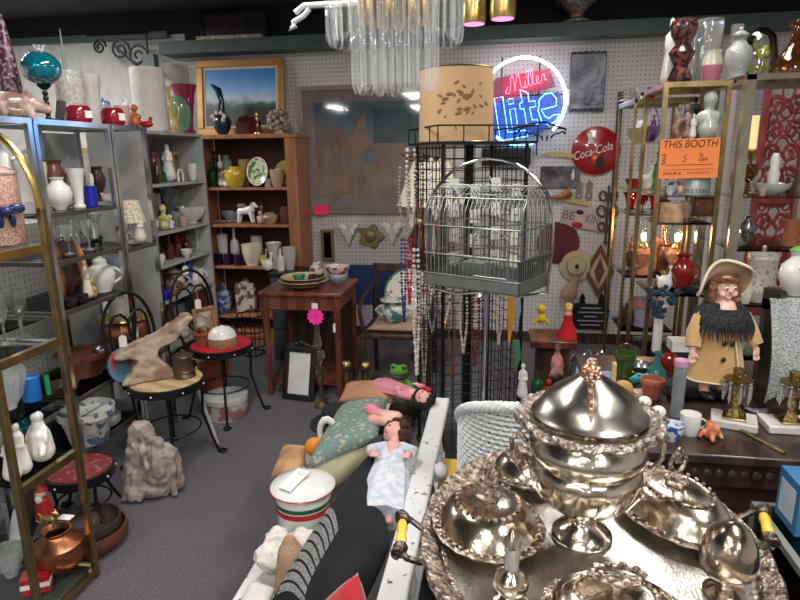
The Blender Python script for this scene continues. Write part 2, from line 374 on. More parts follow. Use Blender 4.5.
def rack(name, label, x0, x1, y0, y1, z0, ztop, zs, pm, sm=None, r=.011, cat='shelf', rail=True, back=None, top=True, th=.008, sq=True, lip=None):
    t = thing(name, label, cat, ((x0+x1)/2, (y0+y1)/2, z0)); ox, oy = (x0+x1)/2, (y0+y1)/2; sm = sm or PANE
    for x in (x0, x1):
        for y in (y0, y1):
            b = MB(); X, Y = x-ox, y-oy
            if sq: b.bx(X-r, X+r, Y-r, Y+r, 0, ztop-z0-.001)
            else: b.cyl((X, Y, 0), (X, Y, ztop-z0-.001), r)
            b.build('post', pm, t, smooth=not sq)
    for z in zs:
        s = MB().bx(x0-ox+r, x1-ox-r, y0-oy+r, y1-oy-r, z-z0-th, z-z0-.0005).build('shelf', sm, t, smooth=False)
        if lip:
            b = MB(); zz = z-z0
            for (a, c, e, f) in ((x1-ox-r, x1-ox+r*.3, y0-oy+r, y1-oy-r), (x0-ox-r*.3, x0-ox+r, y0-oy+r, y1-oy-r)): b.bx(a, c, e, f, zz-.02, zz)
            for (e, f) in ((y0-oy-r*.3, y0-oy+r), (y1-oy-r, y1-oy+r*.3)): b.bx(x0-ox+r, x1-ox-r, e, f, zz-.02, zz)
            b.build('shelf_edge', lip, t, smooth=False)
    if top:
        b = MB(); zz = ztop-z0
        for x in (x0-ox, x1-ox): b.bx(x-r*1.3, x+r*1.3, y0-oy-r, y1-oy+r, zz-.022, zz)
        for y in (y0-oy, y1-oy): b.bx(x0-ox+r*1.3, x1-ox-r*1.3, y-r, y+r, zz-.022, zz)
        b.build('top_frame', pm, t, smooth=False)
        MB().bx(x0-ox+r*1.4, x1-ox-r*1.4, y0-oy+r*1.1, y1-oy-r*1.1, zz-.009, zz-.001).build('top_pane', sm, t, smooth=False)
    if back: MB().bx(x0-ox-r*.5, x0-ox+r*.2, y0-oy+r, y1-oy-r, .05, ztop-z0-.03).build('back_panel', back, t, smooth=False)
    return t
# ------------------------------------------------------------------ room shell
WX0, WX1, WY0, WY1, WZ = -5.2, 2.9, -6.6, 5.0, 2.75
CARPET = mat('carpet', (.050, .043, .051), .95, col2=(.110, .096, .112), sc=130, thr=(.38, .62), bump=.6, bs=250, sheen=.2)
WALLD = mat('dark upper wall', (.02, .018, .02), .8); CEILM = mat('dark ceiling', (.075, .075, .08), .85); GREENT = mat('green trim', (.07, .115, .10), .5)
WALLP = mat('pale wall', (.58, .58, .56), .7); PEG = pegboard()
struct('floor', MB().bx(WX0, WX1, WY0, WY1, -.05, 0), CARPET)
struct('ceiling', MB().bx(WX0, WX1, WY0, WY1, WZ, WZ+.05), CEILM)
struct('wall_back', MB().bx(-2.62, WX1, WY1, WY1+.05, 0, 2.42).mt(1).bx(-2.62, WX1, WY1, WY1+.05, 2.42, WZ).bx(WX0, -2.62, WY1, WY1+.05, 2.56, WZ).mt(2).bx(WX0, -2.62, WY1, WY1+.05, 0, 2.56), [PEG, WALLD, WALLP])
struct('wall_left', MB().bx(WX0-.05, WX0, WY0, WY1+.05, 0, WZ), WALLP)
struct('wall_partition', MB().bx(-2.545, -2.525, 1.0, 3.38, 0, 1.22), PEG)
struct('wall_right', MB().bx(WX1, WX1+.05, WY0, WY1+.05, 0, WZ), WALLP)
struct('wall_front', MB().bx(WX0, WX1, WY0-.05, WY0, 0, WZ), mat('far wall paint', (.42, .38, .34), .7))
struct('trim_back', MB().bx(-2.75, WX1-.001, WY1-.20, WY1-.001, 2.375, 2.47), GREENT)
struct('trim_left', MB().bx(WX0+.001, -2.751, WY1-.05, WY1-.001, 2.53, 2.58), GREENT)
struct('trim_corner', MB().bx(-2.86, -2.76, WY1-.27, WY1-.201, 0, 2.37), mat('corner post paint', (.12, .16, .15), .5))
struct('trim_ceiling', MB().bx(WX0, WX1, 3.55, 3.67, WZ-.10, WZ-.001).bx(-1.5, -1.38, 3.67, 4.99, WZ-.10, WZ-.001), mat('ceiling beam', (.022, .022, .025), .7))
struct('baseboard_back', MB().bx(WX0, WX1, WY1-.015, WY1-.001, .001, .09), WOODD)
LAMPM = mat('lamp diffuser', (1, 1, 1), .5, em=3.0, emc=(1, .98, .95)); FIXM = mat('white lamp housing', (.6, .6, .6), .4)
for x, y, p in FIX:
    t = thing('ceiling_light', 'long white fluorescent ceiling light above the aisle, outside the frame', 'ceiling light', (x, y, WZ), 0, 'fluorescent ceiling lights')
    MB().bx(-.19, .19, -.6, .6, -.045, -.001).build('housing', FIXM, t, smooth=False); MB().bx(-.16, .16, -.57, .57, -.055, -.046).build('diffuser', LAMPM, t, smooth=False)

# ------------------------------------------------------------------ brass etagere, near left
BX0, BX1, BY0, BY1 = -1.90, -1.49, 1.49, 1.77
t = thing('brass_etagere', 'brass etagere with arched top and glass shelves at the left edge', 'shelf', ((BX0+BX1)/2, (BY0+BY1)/2, 0))
ox, oy = (BX0+BX1)/2, (BY0+BY1)/2
for x in (BX0, BX1):
    for y in (BY0, BY1):
        MB().box((x-ox, y-oy, .70), (.022, .022, 1.40)).build('post', BRASSD, t, bev=.003, smooth=False)
for y in (BY0, BY1):
    P = [(x-ox, y-oy, z) for x, z in [(BX1+(BX0-BX1)*(1-cos(pi*k/14))/2, 1.40+.26*sin(pi*k/14)) for k in range(15)]]
    MB().tube(P, .012, 8).build('arch', BRASS, t)
MB().bx(BX0-ox, BX1-ox, -.155, -.135, .02, .045).bx(BX0-ox, BX1-ox, .135, .155, .02, .045).bx(BX1-ox-.01, BX1-ox+.012, -.13, .13, .02, .045).bx(BX0-ox-.01, BX0-ox+.012, -.13, .13, .02, .045).build('base_rail', BRASSD, t, smooth=False)
BZ = [.06, .54, .75, .96, 1.285]
for z in BZ:
    MB().bx(BX0-ox+.012, BX1-ox-.012, BY0-oy+.012, BY1-oy-.012, z-.009, z-.001).build('shelf', PANE, t, smooth=False)
    if z in (.96, 1.285, .54):
        MB().bx(BX1-ox-.010, BX1-ox+.011, BY0-oy+.012, BY1-oy-.012, z-.028, z-.001).build('shelf_edge', BRASS if z > 1.2 else BRASSD, t, smooth=False)
bp = ('x', -1.59)
PINKP = ceramic('pink mottled', (.42, .22, .18), (.60, .42, .36), 130); 
t = it('cyl', 17, ('x', -1.62), 1.286, 44, 66, PINKP, 'canister', 'pink mottled canister with a blue bow motif on the brass etagere', 'canister', ex='l')
h = .0; p = atx(10, 205, -1.62)
b = MB(); b.X = S(1.7); b.sph((0, -.012, 0), (.012, .012, .01), 8)
for s in (-1, 1): b.sph((s*.018, -.008, .004), (.016, .008, .010), 8); b.sph((s*.010, -.006, -.016), (.006, .005, .016), 6)
rr = .044*depth(p)/FPX*500
o = b.build('bow', mat('navy glaze', (.02, .025, .10), .25), t, loc=(.062, -.035, .11), rz=1.0)
it('trumpet', 4, ('x', -1.80), 1.286, 30, 100, WHITE, 'vase', 'tall white vase behind the pink canister at left edge', 'vase')
for i, (px, w_, h_) in enumerate([(6, 15, 52), (22, 15, 50), (38, 15, 48)]):
    it('goblet', px, ('x', -1.60), .961, w_, h_, mat('smoke glass', (.62, .62, .58), .05, tr=.85), 'wine_glass', 'clear stemmed wine glass on the brass etagere, %s of three' % ['nearest', 'middle', 'farthest'][i], 'glass', group='stemmed glasses on the brass etagere')
for i, px in enumerate([0, 14]):
    it('goblet', px, ('x', -1.74), .961, 14, 56, CLEAR, 'wine_glass', 'clear wine glass in the back row of the etagere, %s one' % ['nearer', 'farther'][i], 'glass', group='stemmed glasses on the brass etagere')
it('tin', 26, ('x', -1.84), .961, 16, 84, mat('orange pottery', (.35, .10, .04), .5), 'vase', 'small orange pottery vase behind the wine glasses', 'vase')
CUT = mat('cut crystal', (.9, .94, .94), .08, tr=.75, var=.02, bump=.8, bs=90)
it('bowl', 8, ('x', -1.60), .751, 40, 40, CUT, 'crystal_bowl', 'cut crystal bowl beside the bright blue candle glass', 'bowl', lobe=lambda a, r, z: 1+.05*cos(10*a))
it('cyl', 33, ('x', -1.57), .751, 17, 24, mat('bright blue wax', (.01, .17, .55), .3, em=.0), 'candle', 'bright blue cylinder candle on the brass etagere', 'candle')
it('cyl', 49, ('x', -1.55), .751, 5, 20, mat('green glass edge', (.02, .30, .15), .2), 'tumbler', 'narrow green tumbler beside the brass post', 'glass')
it('vase', 17, ('x', -1.60), .541, 20, 42, mat('red orange art glass', (.55, .03, .01), .12, col2=(.75, .30, .03), sc=12, coat=.5), 'vase', 'red and orange art glass vase on the brass etagere', 'vase')
it('bottle', 31, ('x', -1.66), .541, 20, 44, BLUEG, 'bottle', 'teal glass bottle behind the white figurines', 'bottle')
it('bowl', 44, ('x', -1.64), .541, 22, 15, CUT, 'crystal_dish', 'small crystal dish near the etagere post', 'dish')
for px, wz, hz, st, lb in [(10, 22, 42, 'stand', 'white bisque figurine of a person in a long dress, leftmost'), (24, 22, 50, 'stand', 'tallest white bisque figurine standing by the teal bottle'), (44, 30, 44, 'seat', 'white bisque seated figurine beside a ruffled base')]:
    figure(px, ('x', -1.535), .541, wz, hz, WHITE, 'figurine', lb, 'figurine', st, 'white bisque figurines')
# santa and small things on the low shelf
t = thing('santa_figurine', 'small santa figurine in red coat on the low etagere shelf', 'figurine', on(46, 'x', -1.58, .30))
RED = mat('red glaze', (.36, .012, .015), .4)
MB().bx(BX0-ox, BX1-ox, 0, .001, 0, .001)
blob('coat', [((0, 0, .02), (0, 0, .07), .032, .024)], .004, RED, t); MB().sph((0, -.006, .105), .018, 10).build('head', SKIN, t)
MB().lathe([(.021, .115), (.012, .135), (.004, .15)], 12).sph((0, 0, .155), .007, 6).build('hat', RED, t); blob('beard', [((0, -.018, .09), (.014, .010, .018)), ((0, 0, .004), (.036, .03, .006))], .003, WHITE, t)
st = bpy.data.objects['brass_etagere']; MB().bx(BX0-ox+.012, BX1-ox-.012, BY0-oy+.012, BY1-oy-.012, .291, .299).build('shelf', PANE, st, smooth=False)
it('cone', 20, ('x', -1.60), .30, 18, 30, CUT, 'crystal_bell', 'clear crystal bell left of the santa figurine', 'bell')
figure(50, ('x', -1.53), .30, 24, 20, BRASS, 'brass_figurine', 'little brass animal figurine in front of the santa', 'figurine', 'animal')
MB().box((0, 0, .001), (.05, .03, .002)).build('price_card', PAPER); o = bpy.data.objects['price_card']; o.location = on(66, 'x', -1.515, .30); tag(o, 'white price card lying at the etagere shelf edge', 'card')
o = MB().box((0, 0, .03), (.09, .06, .06)).mt(1).box((0, 0, .031), (.092, .062, .018)).build('gift_box', [RED, PAPER], smooth=False); o.location = on(38, 'x', -1.60, .061); o.rotation_euler[2] = .5; tag(o, 'red box with white band on the bottom of the etagere', 'box')
pot('round', .17, .19, COPPER, 'copper_pot', 'round copper pot on the bottom of the brass etagere', 'pot', on(62, 'x', -1.585, .061), n=28)
it('bowl', 12, ('x', -1.75), .061, 30, 30, CUT, 'glass_bowl', 'dim glass bowl on the etagere floor, behind copper pot', 'bowl')

# ------------------------------------------------------------------ chrome racks along the left wall
CX0, CX1 = -2.30, -1.90
rack('chrome_shelf', 'chrome and glass display rack, nearest of the chrome racks', CX0, CX1, 1.84, 2.255, 0, 1.72, [.48, .9, 1.33], CHROME)
rack('chrome_shelf', 'middle chrome display rack holding the white teapot', CX0, CX1, 2.285, 2.765, 0, 1.72, [.22, .48, .895, 1.12, 1.33], CHROME, lip=mat('dark shelf edge', (.06, .05, .045), .4))
rack('chrome_shelf', 'last chrome display rack with the lace lamp on its glass shelf', CX0, CX1, 2.795, 3.08, 0, 1.72, [.48, 1.10], CHROME, back=mat('grey panel', (.36, .37, .37), .5), lip=mat('dark shelf edge', (.06, .05, .045)))
cf, cb = ('x', -1.985), ('x', -2.17)
CT = 1.7205
it('cone', 17, ('x', -2.16), CT, 24, 100, mat('purple lace glass', (.10, .02, .06), .3, col2=(.35, .28, .30), sc=60, thr=(.5, .56)), 'vase', 'tall purple and white flecked cone vase, top left corner', 'vase')
b = blob('pig_figurine', [((-.02, 0, .055), (.085, .05, .05)), ((.05, 0, .06), (.105, 0, .04), .035, .02), ((.04, .02, .09), (.03, .03, .115), .014, .005), ((.04, -.02, .09), (.03, -.03, .115), .014, .005), ((-.06, .025, .04), (-.06, .03, .012), .02, .016), ((-.06, -.025, .04), (-.06, -.03, .012), .02, .016), ((.03, .025, .04), (.04, .03, .012), .02, .016), ((.03, -.025, .04), (.04, -.03, .012), .02, .016)], .005, mat('pink brown glaze', (.22, .13, .10), .3, col2=(.50, .36, .30), sc=14, coat=.5))
b.location = on(20, 'x', -1.955, CT); b.rotation_euler[2] = .9; tag(b, 'glazed pink brown pig figurine lying on the chrome rack top', 'figurine')
# teal globe on twisted stem
p = on(49, 'x', -1.97, CT); d = depth(p)/FPX
t = thing('globe_lamp', 'teal glass globe bowl on a dark twisted stem', 'lamp', p)
b = MB().lathe([(.034, 0), (.034, .006), (.012, .014), (.010, .02)], 16)
for k in range(5): b.sph((0, 0, .032+k*.021), (.012, .012, .013), 10)
b.lathe([(.01, .13), (.024, .142), (.03, .15)], 16); b.build('stem', mat('dark bronze', (.03, .035, .03), .3, .8), t)
g = [(0.004, .148)]+[(.080*sin(pi*k/12), .148+.07-.07*cos(pi*k/12)) for k in range(1, 12)]+[(.022, .286), (.02, .282)]
MB().lathe(g, 28).build('globe', mat('teal glass', (.0, .20, .27), .06, tr=.45, var=.05, coat=.6), t)
b = MB()
for k in range(8): a = k*.8; b.tube([(.01*cos(a), .01*sin(a), .282), (.022*cos(a), .022*sin(a), .315)], [.005, .001], 5)
b.build('crown', CUT, t)
o = MB().box((0, 0, .055), (.012, .05, .11), R(14, 'Y')).build('grey_photograph', mat('grey frame', (.11, .10, .10), .5), smooth=False); o.location = on(62, 'x', -2.10, CT+.001); tag(o, 'small dark grey frame leaning behind the teal globe lamp', 'frame')
it('cyl', 75, cb, CT, 26, 52, ceramic('cream lattice', (.52, .50, .42), (.68, .66, .58), 60), 'vase', 'cream lattice textured square vase on the chrome rack top', 'vase')
it('pot', 95, cb, CT, 20, 50, WHITE, 'vase', 'plain tall white vase beside the cream lattice vase', 'vase')
it('cone', 73, ('x', -2.25), CT, 6, 92, mat('pale green glass', (.3, .4, .36), .2), 'spire', 'thin pale green glass spire rising behind the cream vase', 'ornament')
for px, w_, h_, lb in [(80, 24, 17, 'round red jar candle with white label, nearer one'), (114, 22, 17, 'round red jar candle with white label, farther one')]:
    p = on(px, 'x', cf[1], CT); d = depth(p)/FPX; t = thing('candle', lb, 'candle', p, 0, 'red jar candles')
    MB().lathe([(.8*w_/2*d, 0), (w_/2*d, .2*h_*d), (w_/2*d, .75*h_*d), (.8*w_/2*d, h_*d), (.7*w_/2*d, h_*d), (.7*w_/2*d, .85*h_*d), (0, .85*h_*d)], 20).build('jar', mat('red candle wax', (.26, .008, .02), .15, coat=.6), t)
    MB().lathe([(w_/2*d*1.03, .35*h_*d), (w_/2*d*1.03, .7*h_*d)], 20).build('label_band', PAPER, t) if 0 else MB().box((w_*.5*d, -.012, .5*h_*d), (.004, .035, .4*h_*d), R(-35)).build('sticker', PAPER, t, smooth=False)
it('goblet', 106, cb, CT, 16, 24, ceramic('blue white', (.62, .63, .68), (.10, .14, .34), 14), 'lamp', 'small blue and white ceramic lamp above the red candles', 'lamp', ex='l')
p = on(129, 'x', -2.06, CT); t = pot('round', .085, .10, WHITE, 'pitcher', 'white swan shaped pitcher with tall curved neck', 'pitcher', p, ex='h', rz=.5)
MB().tube([(0, 0, .07), (-.012, 0, .11), (.004, 0, .14), (-.02, 0, .165)], [.028, .018, .014, .006], 10).build('neck', WHITE, t)
it('cup', 124, cf, CT, 14, 20, ceramic('dusty pink', (.5, .33, .28)), 'cup', 'dusty pink cup on the chrome rack top', 'cup')
figure(136, cf, CT, 14, 18, mat('orange brown glaze', (.42, .10, .03), .3), 'figurine', 'tiny orange brown figurine beside the pink cup', 'figurine', 'bust')
figure(147, ('x', -1.94), CT, 16, 11, RED, 'bird_figurine', 'tiny red bird figurine at the end of the chrome rack', 'figurine', 'bird')

# shelf 1.33
z = 1.331
t = it('canister', 28, ('x', -2.0), z, 26, 52, WHITE, 'canister', 'tall white canister partly behind the brass arch', 'canister', ex='l')
figure(15, ('x', -2.0), z, 22, 76, WHITE, 'statuette', 'tall white statuette at the left edge behind the brass arch', 'figurine', 'stand')
it('round', 61, cf, z, 25, 32, WHITE, 'vase', 'round white glass vase on the chrome rack shelf', 'vase')
it('flare', 80, cf, z, 19, 38, WHITE, 'vase', 'flared white vase between round vase and blue figurine', 'vase', sy=.9)
it('urn', 58, cb, z, 24, 45, mat('brown stoneware', (.16, .055, .03), .3), 'jug', 'brown stoneware jug standing behind the round white vase', 'jug', ex='h', rz=2.6)
it('tin', 92, cf, z, 12, 20, mat('cobalt glass', (.01, .012, .35), .12, coat=.5), 'box', 'cobalt blue glass box with a white figure', 'box')
figure(94, ('x', -2.08), z, 10, 36, WHITE, 'figurine', 'white dancer figurine behind the cobalt blue box', 'figurine', 'stand')
figure(105, cf, z, 18, 18, WHITE, 'swan_figurine', 'white swan figurine at the end of the rack shelf', 'figurine', 'bird')
# glass shelf 1.12
z = 1.121
for i, px in enumerate([70, 80, 90]):
    it('goblet', px, cf if i != 1 else ('x', -2.05), z, 12, 30, CLEAR, 'goblet', 'clear glass goblet above the teapot, %s of three' % ['left', 'middle', 'right'][i], 'glass', group='goblets above the teapot')
figure(102, ('x', -2.0), z, 14, 13, BLACKM, 'figurine', 'small black iron figurine on the glass shelf', 'figurine', 'animal')
# shelf .895
z = .8955
t = thing('agate_plate', 'large oval orange brown agate plate standing on edge', 'plate', on(72, 'x', -2.02, z+.006), .72)
MB().sph((0, 0, .15), (.085, .010, .15), 32).build('plate', mat('agate bands', (.03, .012, .01), .15, col2=(.55, .20, .05), kind='wave', sc=1.6, thr=(.25, .7), coat=.6), t)
MB().box((0, 0, -.001), (.10, .05, .008)).build('plate_stand', BLACK, t, smooth=False)
figure(89, ('x', -1.96), z, 12, 38, CREAM, 'figurine', 'cream lady figurine between agate plate and teapot', 'figurine', 'stand')
t = it('jar', 105, ('x', -2.0), z, 26, 30, WHITE, 'teapot', 'white ribbed teapot with big loop handle', 'teapot', ex='lhs', rz=.5, lobe=lambda a, r, z: 1+.02*cos(16*a))
for i, (px, w_) in enumerate([(72, 12), (84, 10)]):
    it('cup', px, ('x', -1.93), z, w_, 9, mat('dark glaze', (.03, .025, .03), .2), 'cup', 'small dark glazed cup in front of the agate plate, %s' % ['nearer', 'farther'][i], 'cup', group='dark cups')
o = MB().box((0, 0, .014), (.002, .026, .028)).build('price_tag', PAPER); o.location = on(60, 'x', -1.925, z); tag(o, 'small white square price tag at the shelf edge', 'tag')
# lace lamp
z = 1.101; p = on(133, 'x', -2.0, z); t = thing('table_lamp', 'small clear glass lamp with scalloped cream lace shade', 'lamp', p)
MB().lathe([(.035, 0), (.035, .01), (.014, .03), (.03, .06), (.014, .10), (.008, .13)], 18).build('lamp_base', CLEAR, t)
LACE = mat('cream lace', (.45, .38, .25), .9, col2=(.72, .64, .48), sc=90, thr=(.45, .55))
MB().lathe([(.078, .115), (.075, .14), (.052, .235), (.050, .235), (.072, .14), (.075, .115)], 40, lobe=lambda a, r, z: 1+(.03*cos(12*a) if z < .12 else 0)).build('lamp_shade', LACE, t)
figure(121, ('x', -1.94), z, 14, 36, CREAM, 'swan_figurine', 'slender cream swan with curved neck left of the lace lamp', 'figurine', 'bird')
figure(141, ('x', -1.94), z, 15, 24, ceramic('lace cream', (.62, .55, .42)), 'figurine', 'cream lace doll figurine below the lamp shade', 'figurine', 'stand')
# wall pictures behind
p = aty(116, 168, 4.95); picture(p, .46, .66, mat('tan wood frame', (.42, .26, .13), .5), mat('pale print', (.5, .49, .45), .6), 'framed_print', 'pale print in a wide tan wooden frame behind the rack', 'picture', 0, 0, .06)
p = aty(62, 168, 4.95); picture(p, .66, .34, mat('gilt frame', (.40, .28, .10), .4, .3), mat('silver mirror', (.6, .6, .6), .08, 1), 'wall_mirror', 'gilt framed mirror seen behind the white vases', 'mirror', 0, 0, .04)
# lower shelves of the chrome racks
pot('pot', .12, .26, WOODR, 'wooden_tub', 'reddish wooden tub on the lower chrome shelf', 'tub', on(85, 'x', -2.09, .481), n=28)
p = on(128, 'x', -2.09, .481); t = thing('copper_pot', 'big copper pot with wide brass rim behind the chairs', 'pot', p)
MB().lathe([(.10, 0), (.125, .06), (.13, .14), (.115, .18), (.10, .19), (.095, .16), (0, .16)], 32).build('body', COPPER, t); MB().lathe([(.115, .19), (.145, .20), (.14, .212), (.10, .20)], 32).build('rim', BRASS, t)
for k in range(3):
    o = MB().lathe([(.06, 0), (.11, .012), (.115, .018), (.06, .008), (0, .007)], 32).build('plate', WHITE); o.location = on(97, 'x', -2.02, .222+k*.0125); tag(o, 'white enamel plate in a stack on the low shelf, %s' % ['bottom', 'middle', 'top'][k], 'plate', 'stacked enamel plates')
BWP = ceramic('blue leaf white', (.60, .58, .53), (.10, .16, .25), 18, (.55, .6))
p = Vector((-1.96, 2.52, 0)); t = pot('pot', .17, .26, BWP, 'wash_basin', 'white footed basin with blue leaf pattern on the floor', 'basin', (-2.02, 2.46, .0005) if 0 else (-1.95, 2.41, .2212), n=32)
pot('round', .14, .11, ceramic('pale green', (.5, .54, .40), (.3, .36, .2), 12), 'pitcher', 'small pale green pitcher on the floor under the chair', 'pitcher', (-1.90, 2.70, 0), ex='h', rz=.8)

# ------------------------------------------------------------------ white shelf unit
UX0, UX1, UY0, UY1, UT = -2.48, -2.10, 3.40, 4.13, 1.72
WS = mat('white shelf paint', (.40, .39, .385), .5)
t = thing('white_shelf_unit', 'open white shelf unit crowded with figurines beside the bookcase', 'shelf', (-2.29, 3.765, 0))
MB().bx(-.19, -.18, -.365, .365, 0, UT-.001).build('back_panel', WS, t, smooth=False)
for y0, y1 in ((-.365, -.347), (.347, .365)): MB().bx(-.18, .19, y0, y1, 0, UT-.02).build('side_panel', WS, t, smooth=False)
for z in (.34, .66, .89, 1.10, 1.40, UT): MB().bx(-.18, .19, -.345 if z < UT else -.365, .345 if z < UT else .365, z-.019, z-.0005).build('shelf', WS, t, smooth=False)
u = ('x', -2.20); ub = ('x', -2.34); z = UT
o = it('cyl', 153, ('x', -2.19), z, 32, 60, mat('ribbed white bisque', (.66, .63, .58), .6, bump=1, bs=25, var=.06), 'vase', 'very large white vase with wrapped texture on the white unit', 'vase')
it('decanter', 172, ('x', -2.15), z, 16, 44, ceramic('yellow floral', (.62, .46, .20), (.5, .25, .12), 22, (.55, .6)), 'pitcher', 'slim yellow pitcher with painted flowers', 'pitcher', ex='h')
it('jar', 184, u, z, 20, 42, mat('green art glass', (.12, .25, .15), .15, coat=.5), 'vase', 'green glass vase between yellow pitcher and magenta vase', 'vase')
it('flare', 199, ('x', -2.18), z, 25, 45, mat('magenta glass', (.26, .015, .07), .12, coat=.6), 'vase', 'magenta flared vase at the end of the white unit', 'vase')
z = 1.401
it('bottle', 163, u, z, 8, 16, GREENG, 'bottle', 'small green bottle on top shelf of white unit', 'bottle')
it('jar', 156, u, z, 12, 30, WOODR, 'vase', 'dark red wood vase at the near end of the white unit', 'vase')
figure(170, u, z, 16, 32, WHITE, 'horse_figurine', 'white rearing horse figurine with green base', 'figurine', 'stand')
o = MB().tube([(0, -.03, 0), (0, -.03, .05), (0, -.015, .078), (0, .015, .078), (0, .03, .05), (0, .03, 0)], .008, 8).build('arch_ornament', WHITE); o.location = on(181, 'x', -2.16, z); tag(o, 'white arch ornament in front of the small gilt frame', 'ornament')
picture(on(184, 'x', -2.27, z+.0008), .17, .20, mat('gilt frame', (.40, .28, .10)), mat('dark teal portrait', (.04, .08, .08), .5, col2=(.25, .14, .08), sc=8), 'framed_picture', 'small dark picture in gilt frame on the white unit', 'picture', 60, 6, .025, base=True)
z = 1.101
it('goblet', 158, u, z, 12, 36, CLEAR, 'goblet', 'tall clear goblet behind the yellow flower figurine', 'glass')
it('cyl', 170, ub, z, 12, 36, CLEAR, 'tumbler', 'clear glass tumbler at back of the white unit', 'glass')
it('bowl', 154, ('x', -2.14), z, 12, 12, WHITE, 'cup', 'tiny white cup at the near corner of the white unit', 'cup')
figure(165, ('x', -2.14), z, 14, 22, ceramic('yellow flower', (.45, .42, .05), (.6, .55, .4), 30), 'figurine', 'yellow flower girl figurine on the white unit', 'figurine', 'bust')
it('cup', 177, u, z, 12, 14, ceramic('grey green', (.22, .24, .18)), 'cup', 'grey green cup right of the yellow figurine', 'cup')
t = it('bowl', 192, u, z, 28, 16, ceramic('white leaf', (.62, .60, .57)), 'leaf_bowl', 'white ruffled leaf bowl under a glass handle', 'bowl', lobe=lambda a, r, z: 1+.09*cos(7*a)*min(1, r*12))
it('trumpet', 184, ub, z, 18, 32, CUT, 'crystal_vase', 'crystal trumpet vase behind the white leaf bowl', 'vase')
it('trumpet', 190, ub, z, 12, 24, CUT, 'crystal_vase', 'shorter crystal trumpet vase near the unit end', 'vase')
z = .891
RB = mat('dark red glass', (.07, .012, .012), .12, coat=.6)
for i, px in enumerate([170, 178, 187]):
    it('bottle', px, u, z, 9, 24-2*i, RB, 'bottle', 'dark red bottle on the fourth shelf of white unit, %s of three' % ['left', 'middle', 'right'][i], 'bottle', group='dark red bottles')
it('cup', 160, ('x', -2.15), z, 12, 10, WHITE, 'cup', 'white cup left of the dark red bottles', 'cup')
t = thing('fan_dish', 'clear glass fan shaped dish with green leaf below it', 'dish', on(198, 'x', -2.2, z))
b = MB()
for k in range(9): a = pi*(k+.5)/9; b.tube([(0, 0, .01), (0, -.07*cos(a), .01+.085*sin(a))], [.004, .010], 6)
b.build('fan', CUT, t); MB().sph((0, 0, .006), (.03, .05, .006), 12).build('leaf', mat('green leaf glaze', (.03, .16, .07), .3), t)
it('bowl', 187, ('x', -2.12), z, 12, 8, WHITE, 'dish', 'little white dish in front of the fan dish', 'dish')
z = .661
it('jar', 168, ub, z, 18, 26, mat('tan pottery', (.28, .18, .11), .5), 'jar', 'tan pottery jar on the lower white shelf', 'jar')
it('teapot', 176, u, z, 20, 20, ceramic('white brown', (.55, .48, .40), (.2, .08, .05), 18), 'teapot', 'white and brown teapot on the lower white shelf', 'teapot', ex='lhs', rz=.6)
BLU = mat('blue glaze', (.02, .12, .38), .25)
figure(190, u, z, 16, 24, BLU, 'dog_figurine', 'blue dog figurine sitting on the lower white shelf', 'figurine', 'seat')
it('jar', 165, ('x', -2.13), z, 12, 12, mat('cobalt glass', (.01, .012, .35)), 'jar', 'small cobalt jar at the near shelf end', 'jar')
o = MB().box((0, 0, .008), (.03, .07, .016)).build('box', RED, bev=.003); o.location = on(177, 'x', -2.13, z); tag(o, 'flat red box in front of the blue dog', 'box')
it('cup', 205, u, z, 12, 14, WHITE, 'mug', 'white mug at the far end of the lower shelf', 'mug', ex='h')
z = .341
o = MB().sph((0, 0, .155), (.012, .145, .150), 32).build('round_tray', mat('brown lacquer', (.10, .035, .02), .3)); o.location = on(204, 'x', -2.13, z+.0)+Vector((0, 0, 0)); o.rotation_euler = (0, 0, 0); tag(o, 'round brown tray standing on edge on the bottom shelf', 'tray')
it('jar', 178, ub, z, 20, 30, GREYC, 'jar', 'grey jar in shadow on the bottom white shelf', 'jar')
figure(184, ('x', -2.14), z, 14, 22, WHITE, 'figurine', 'white figurine on the bottom shelf beside the tray', 'figurine', 'bust')

# ------------------------------------------------------------------ brown bookcase
KX0, KX1, KY0, KY1, KT = -2.455, -1.59, 4.65, 4.97, 1.735
t = thing('bookcase', 'tall brown wooden bookcase against the pegboard wall', 'bookcase', ((KX0+KX1)/2, (KY0+KY1)/2, 0)); hx = (KX1-KX0)/2; hy = .16
INNER = mat('dark red brown back', (.07, .022, .014), .6)
MB().bx(-hx+.036, hx-.036, hy-.012, hy, .02, KT-.03).build('back_panel', INNER, t, smooth=False)
for s in (-1, 1): MB().bx(*sorted((s*hx, s*(hx-.035))), -hy, hy-.013, 0, KT-.035).build('side_panel', WOODM, t, smooth=False); MB().bx(*sorted((s*(hx-.036), s*(hx-.09))), -hy, -hy+.02, .09, KT-.036).build('face_stile', WOODM, t, smooth=False)
MB().bx(-hx-.01, hx+.01, -hy-.01, hy, KT-.034, KT).build('top_board', WOODM, t, bev=.004, smooth=False)
MB().bx(-hx+.036, hx-.036, -hy+.005, hy-.013, .09, .11).bx(-hx+.036, hx-.036, -hy+.005, -hy+.02, 0, .089).build('plinth', WOODM, t, smooth=False)
for z in (.24, .67, 1.02, 1.32): MB().bx(-hx+.036, hx-.036, -hy+.021, hy-.013, z-.022, z-.0005).build('shelf', WOODM, t, smooth=False)
k = ('y', 4.74); kb = ('y', 4.87)
SKYP = None
